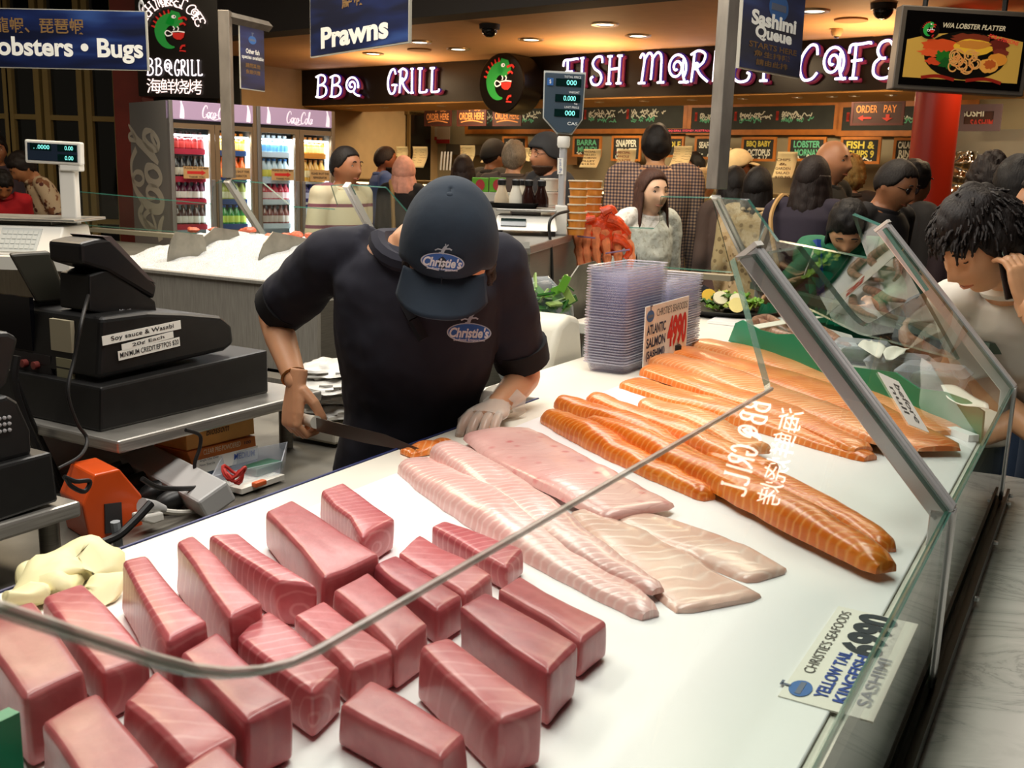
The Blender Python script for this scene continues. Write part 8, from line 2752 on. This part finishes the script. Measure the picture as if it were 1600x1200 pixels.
ph = thing('mobile_phone', 'black mobile phone held against the young man\'s ear', 'phone', ear)
pc_ = WM[pm_.name] @ (HL @ V((.004, .075, -.030)))
py_ = (WM[pm_.name].to_3x3() @ HL.to_3x3() @ V((0, 1, 0))).normalized()
pz_ = (WM[pm_.name].to_3x3() @ HL.to_3x3() @ V((0, 0, -1))).normalized()
PMx = frame(pc_, py_.cross(pz_), py_, pz_)
MB().box((0, .004, 0), (.062, .124, .011), PMx).build('phone_body', M_('phone_black', '0d0d0f', .25), ph, world=True, smooth=False, bev=.004)
MB().lathe([(.006, 0), (.006, .001), (.001, .0012)], 12, PMx @ Matrix.Translation((.02, .055, -.0068)) @ Matrix.Rotation(pi, 4, 'X')).build('camera_lens', M_('lens_green', '8fa89a', .1), ph, world=True)
NAVYS = M_('navy_polo', '1d1d29', .9, var=.22, scale=4, bump=.3)
CAPN = M_('navy_cap', '1a2836', .85, var=.15, scale=14, bump=.25)
D0 = 1.97
hc = at(701, 398, D0)
fwd = V((-.06, -.76, -.65)).normalized()
upv = V((.05, -.55, .83))
xr = fwd.cross(upv).normalized()
upv = xr.cross(fwd).normalized()
HW = Matrix(((xr.x, fwd.x, upv.x, hc.x), (xr.y, fwd.y, upv.y, hc.y), (xr.z, fwd.z, upv.z, hc.z), (0, 0, 0, 1)))
nek = at(652, 374, 2.13)
shR = at(517, 404, 2.20)
shL = at(776, 408, 2.18)
pel = at(640, 742, 2.27)
elR = at(426, 492, 2.36)
wrR = at(463, 598, 2.20)
elL = at(822, 588, 2.30)
wrL = at(775, 636, 2.13)
tip = oz(655, 698, ZW + .022)
dk = (tip - (wrR + V((.03, -.04, -.07)))).normalized()
yh = V((.05, -.40, -.92))
yh = (yh - dk * yh.dot(dk)).normalized()
palm = dk.cross(yh)
hdR = wrR + yh * .1
grip = wrR + yh * .078 + palm * .031
hdL = oz(712, 676, ZW + .045)
wk, HM, A, I = person('fish worker in a navy cap and polo bending to slice salmon', V((pel.x, pel.y + .02, 0)), (.06, -1), 1.70, True, skin='dba47c', hair=('nape', '20140f'), top=NAVYS, sleeve='short', bottom='17181f', world_head=HW, vox=.006, eyes='down', shirt_sm=5,
     joints={'neck': nek, 'shR': shR, 'shL': shL, 'pelvis': pel}, bulk=1.12, arms={'world': True, 'R': [elR, wrR, hdR, wrR + palm], 'L': [elL, wrL, hdL, wrL + V((0, 0, -1))]}, fingers=True)
inv = WM[wk.name].inverted()
hm_ = MB()
hand_mesh(hm_, A['RM'], 1.22, 1.05, -1, True)
hm_.build('knife_hand', skin_mat('dba47c'), wk, remesh=.003, sm=1)
hm_ = MB()
hand_mesh(hm_, A['LM'], .34, 1.0, 1, True, .0, .22)
hm_.build('steadying_hand', skin_mat('dba47c'), wk, remesh=.003, sm=1)
gm_ = MB()
hand_mesh(gm_, A['LM'], .34, 1.02, 1, True, .0025, .22)
Ml = A['LM']
gm_.rings([[Ml @ V(((.034 + .004 * sin(3 * j) + .010 * i) * cos(2 * pi * j / 16), -.012 - .022 * i, (.026 + .008 * i) * sin(2 * pi * j / 16))) for j in range(16)] for i in range(3)], False)
gm_.build('clear_glove', m_clear('glove_film', (.95, .93, .9, 1), .25, .34, C('e9ddd0')), wk, ang=70)
shRl, shLl, eRl, eLl = I['shR'], I['shL'], A['R'][0], A['L'][0]
for sh_, e_ in ((shRl, eRl), (shLl, eLl)):
 MB().tube([lerp(sh_, e_, .70), lerp(sh_, e_, .86)], [.0665, .064], 20).build('sleeve_band', M_('band_black', '0c0b0f', .9), wk)
wp_ = lerp(A['R'][0], A['R'][1], .92)
dv = (A['R'][1] - A['R'][0]).normalized()
xx = dv.orthogonal().normalized()
yy = dv.cross(xx)
MB().tube([wp_ + (xx * cos(a) + yy * sin(a)) * .0275 for a in [i * pi / 10 for i in range(20)]], .003, 6, closed=True).build('bracelet', M_('gold_bracelet', 'b5763f', .3, .8), wk)
mb = MB()
hair_cap(mb, HM, 1.17, .040, .005, -.045, .0006, 3, 1.10)
mb.build('cap', CAPN, wk, solid=.005)
mb = MB()
def brim_pt(u, v):
 a = radians(lerp(200, 340, u))
 x = (.080 + .012 * v) * cos(a)
 y = .070 + (.022 + .085 * v) * (-sin(a))
 z = .044 - .030 * v - .26 * abs(x) ** 1.5 * 2.2 * (.4 + v)
 return HM @ V((x, y, z))
mb.grid(brim_pt, 24, 10)
mb.build('brim', CAPN, wk, solid=.005)
sm_ = MB()
for b in [i * pi / 3 + pi / 6 for i in range(6)]:
 P = []
 for i in range(1, 13):
  a = radians(84) * i / 12
  yv = sin(b)
  if cos(a) * .116 < .02:
   break
  q = head_r(sin(a) * cos(b), sin(a) * sin(b), cos(a))
  g = 1.178 + .10 * max(0, cos(a))
  P.append(HM @ (q * g))
 if len(P) > 2:
  sm_.tube(P, .0016, 5)
sm_.build('cap_seams', M_('cap_seam', '111c28', .9), wk)
MB().ball((0, -.002, .149), (.008, .008, .005), 10, HM).build('cap_button', CAPN, wk)
def emblem(par, M, s):
 """embroidered oval shop crest with the word Christie's, a small perched crayfish mark above and a ribbon line below"""
 mb = MB().prism([(s * cos(k_ * pi / 16), s * .42 * sin(k_ * pi / 16)) for k_ in range(32)], 0, .001, M)
 o = mb.build('crest_oval', M_('crest_blue2', '2f5fa8', .7), par)
 mb = MB()
 mb.add([(s * 1.07 * cos(k_ * pi / 16), s * .47 * sin(k_ * pi / 16), .0004) for k_ in range(32)], [tuple(range(32))], M)
 mb.build('crest_border', M_('crest_pale2', 'b9c0c8', .7), o)
 mb = MB()
 text(mb, "Christie's", M, w=s * 1.9, h=s * .5, th=.0016, shear=.25, bold=.035)
 text(mb, 'Seafood Emporium', M, w=s * 1.5, h=s * .16, cy=-s * .36, th=.0016, bold=.02)
 mb.build('crest_lettering', M_('crest_white', 'dfe3e6', .7), o)
 mb = MB()
 for pts, w_ in (([(-.05, .42), (.0, .62), (.12, .8)], .16), ([(0, .62), (-.25, .66), (-.4, .58)], .07), ([(.05, .68), (.3, .72), (.42, .66)], .08), ([(.12, .78), (.1, .95)], .05), ([(.12, .78), (.24, .92)], .05), ([(-.05, .5), (-.2, .48)], .05)):
  ribbon(mb, [(p[0] * s, p[1] * s) for p in pts], w_ * s, M, z=.0012)
 mb.build('crest_mark', M_('crest_grey', 'a9b2bc', .7), o)
def surf_frame(target, nrm, xdir, off=.004):
 """frame lying just off a garment at the local point target"""
 return frame(target + nrm * off, xdir - nrm * xdir.dot(nrm), nrm.cross(xdir - nrm * xdir.dot(nrm)), nrm)
b_ = pi / 2
a_ = radians(56)
q = head_r(sin(a_) * cos(b_), sin(a_) * sin(b_), cos(a_))
q = HM @ (q * 1.20)
t1_ = HM @ (head_r(sin(a_ + .15) * cos(b_), sin(a_ + .15) * sin(b_), cos(a_ + .15)) * 1.20)
dn2 = (t1_ - q).normalized()
xh = -(HM.to_3x3() @ V((1, 0, 0))).normalized()
emblem(wk, frame(q + xh.cross(-dn2) * .006, xh, -dn2), .037)
ce = inv @ at(733, 520, 2.03)
nrm = V((-.10, .97, .25)).normalized()
emblem(wk, surf_frame(ce, nrm, V((-1, 0, .0)), .0), .042)
nl = I['nek']
MB().tube([nl + V((.080 * cos(a), .072 * sin(a) + .012, .0 - .045 * max(0, sin(a)))) for a in [i * pi / 12 for i in range(24)]], .02, 8, closed=True).build('collar', NAVYS, wk)
pt = [inv @ at(x, y, d) for x, y, d in ((628, 470, 2.055), (645, 500, 2.035), (662, 530, 2.03))]
mb = MB()
for i in range(len(pt) - 1):
 mb.tube([pt[i], pt[i + 1]], .012, 4)
mb.build('placket', M_('placket_navy', '121219', .9), wk)
kn = thing('filleting_knife', 'long filleting knife with a white handle in the worker\'s fist', 'knife', grip)
h1 = grip + (tip - grip).normalized() * .062
dk = (tip - h1).normalized()
h0 = h1 - dk * .125
MB().tube([h0, lerp(h0, h1, .2), lerp(h0, h1, .6), h1], [.011, .0145, .0125, .0145], 12).build('handle', M_('knife_white', 'dfdbcd', .4), kn, world=True)
side = dk.cross(V((0, 0, 1))).normalized()
upk = side.cross(dk).normalized()
bp = [(0, -.020), (0, .010), (.7, .008), (1.0, -.004), (.85, -.014), (.5, -.019)]
Lk = (tip - h1).length
pts = [h1 + dk * (u * Lk) + upk * v for u, v in bp]
mb = MB()
mb.slab(pts, side, .0016)
mb.build('blade', M_('knife_steel', '6b625a', .28, .85), kn, world=True, smooth=False)
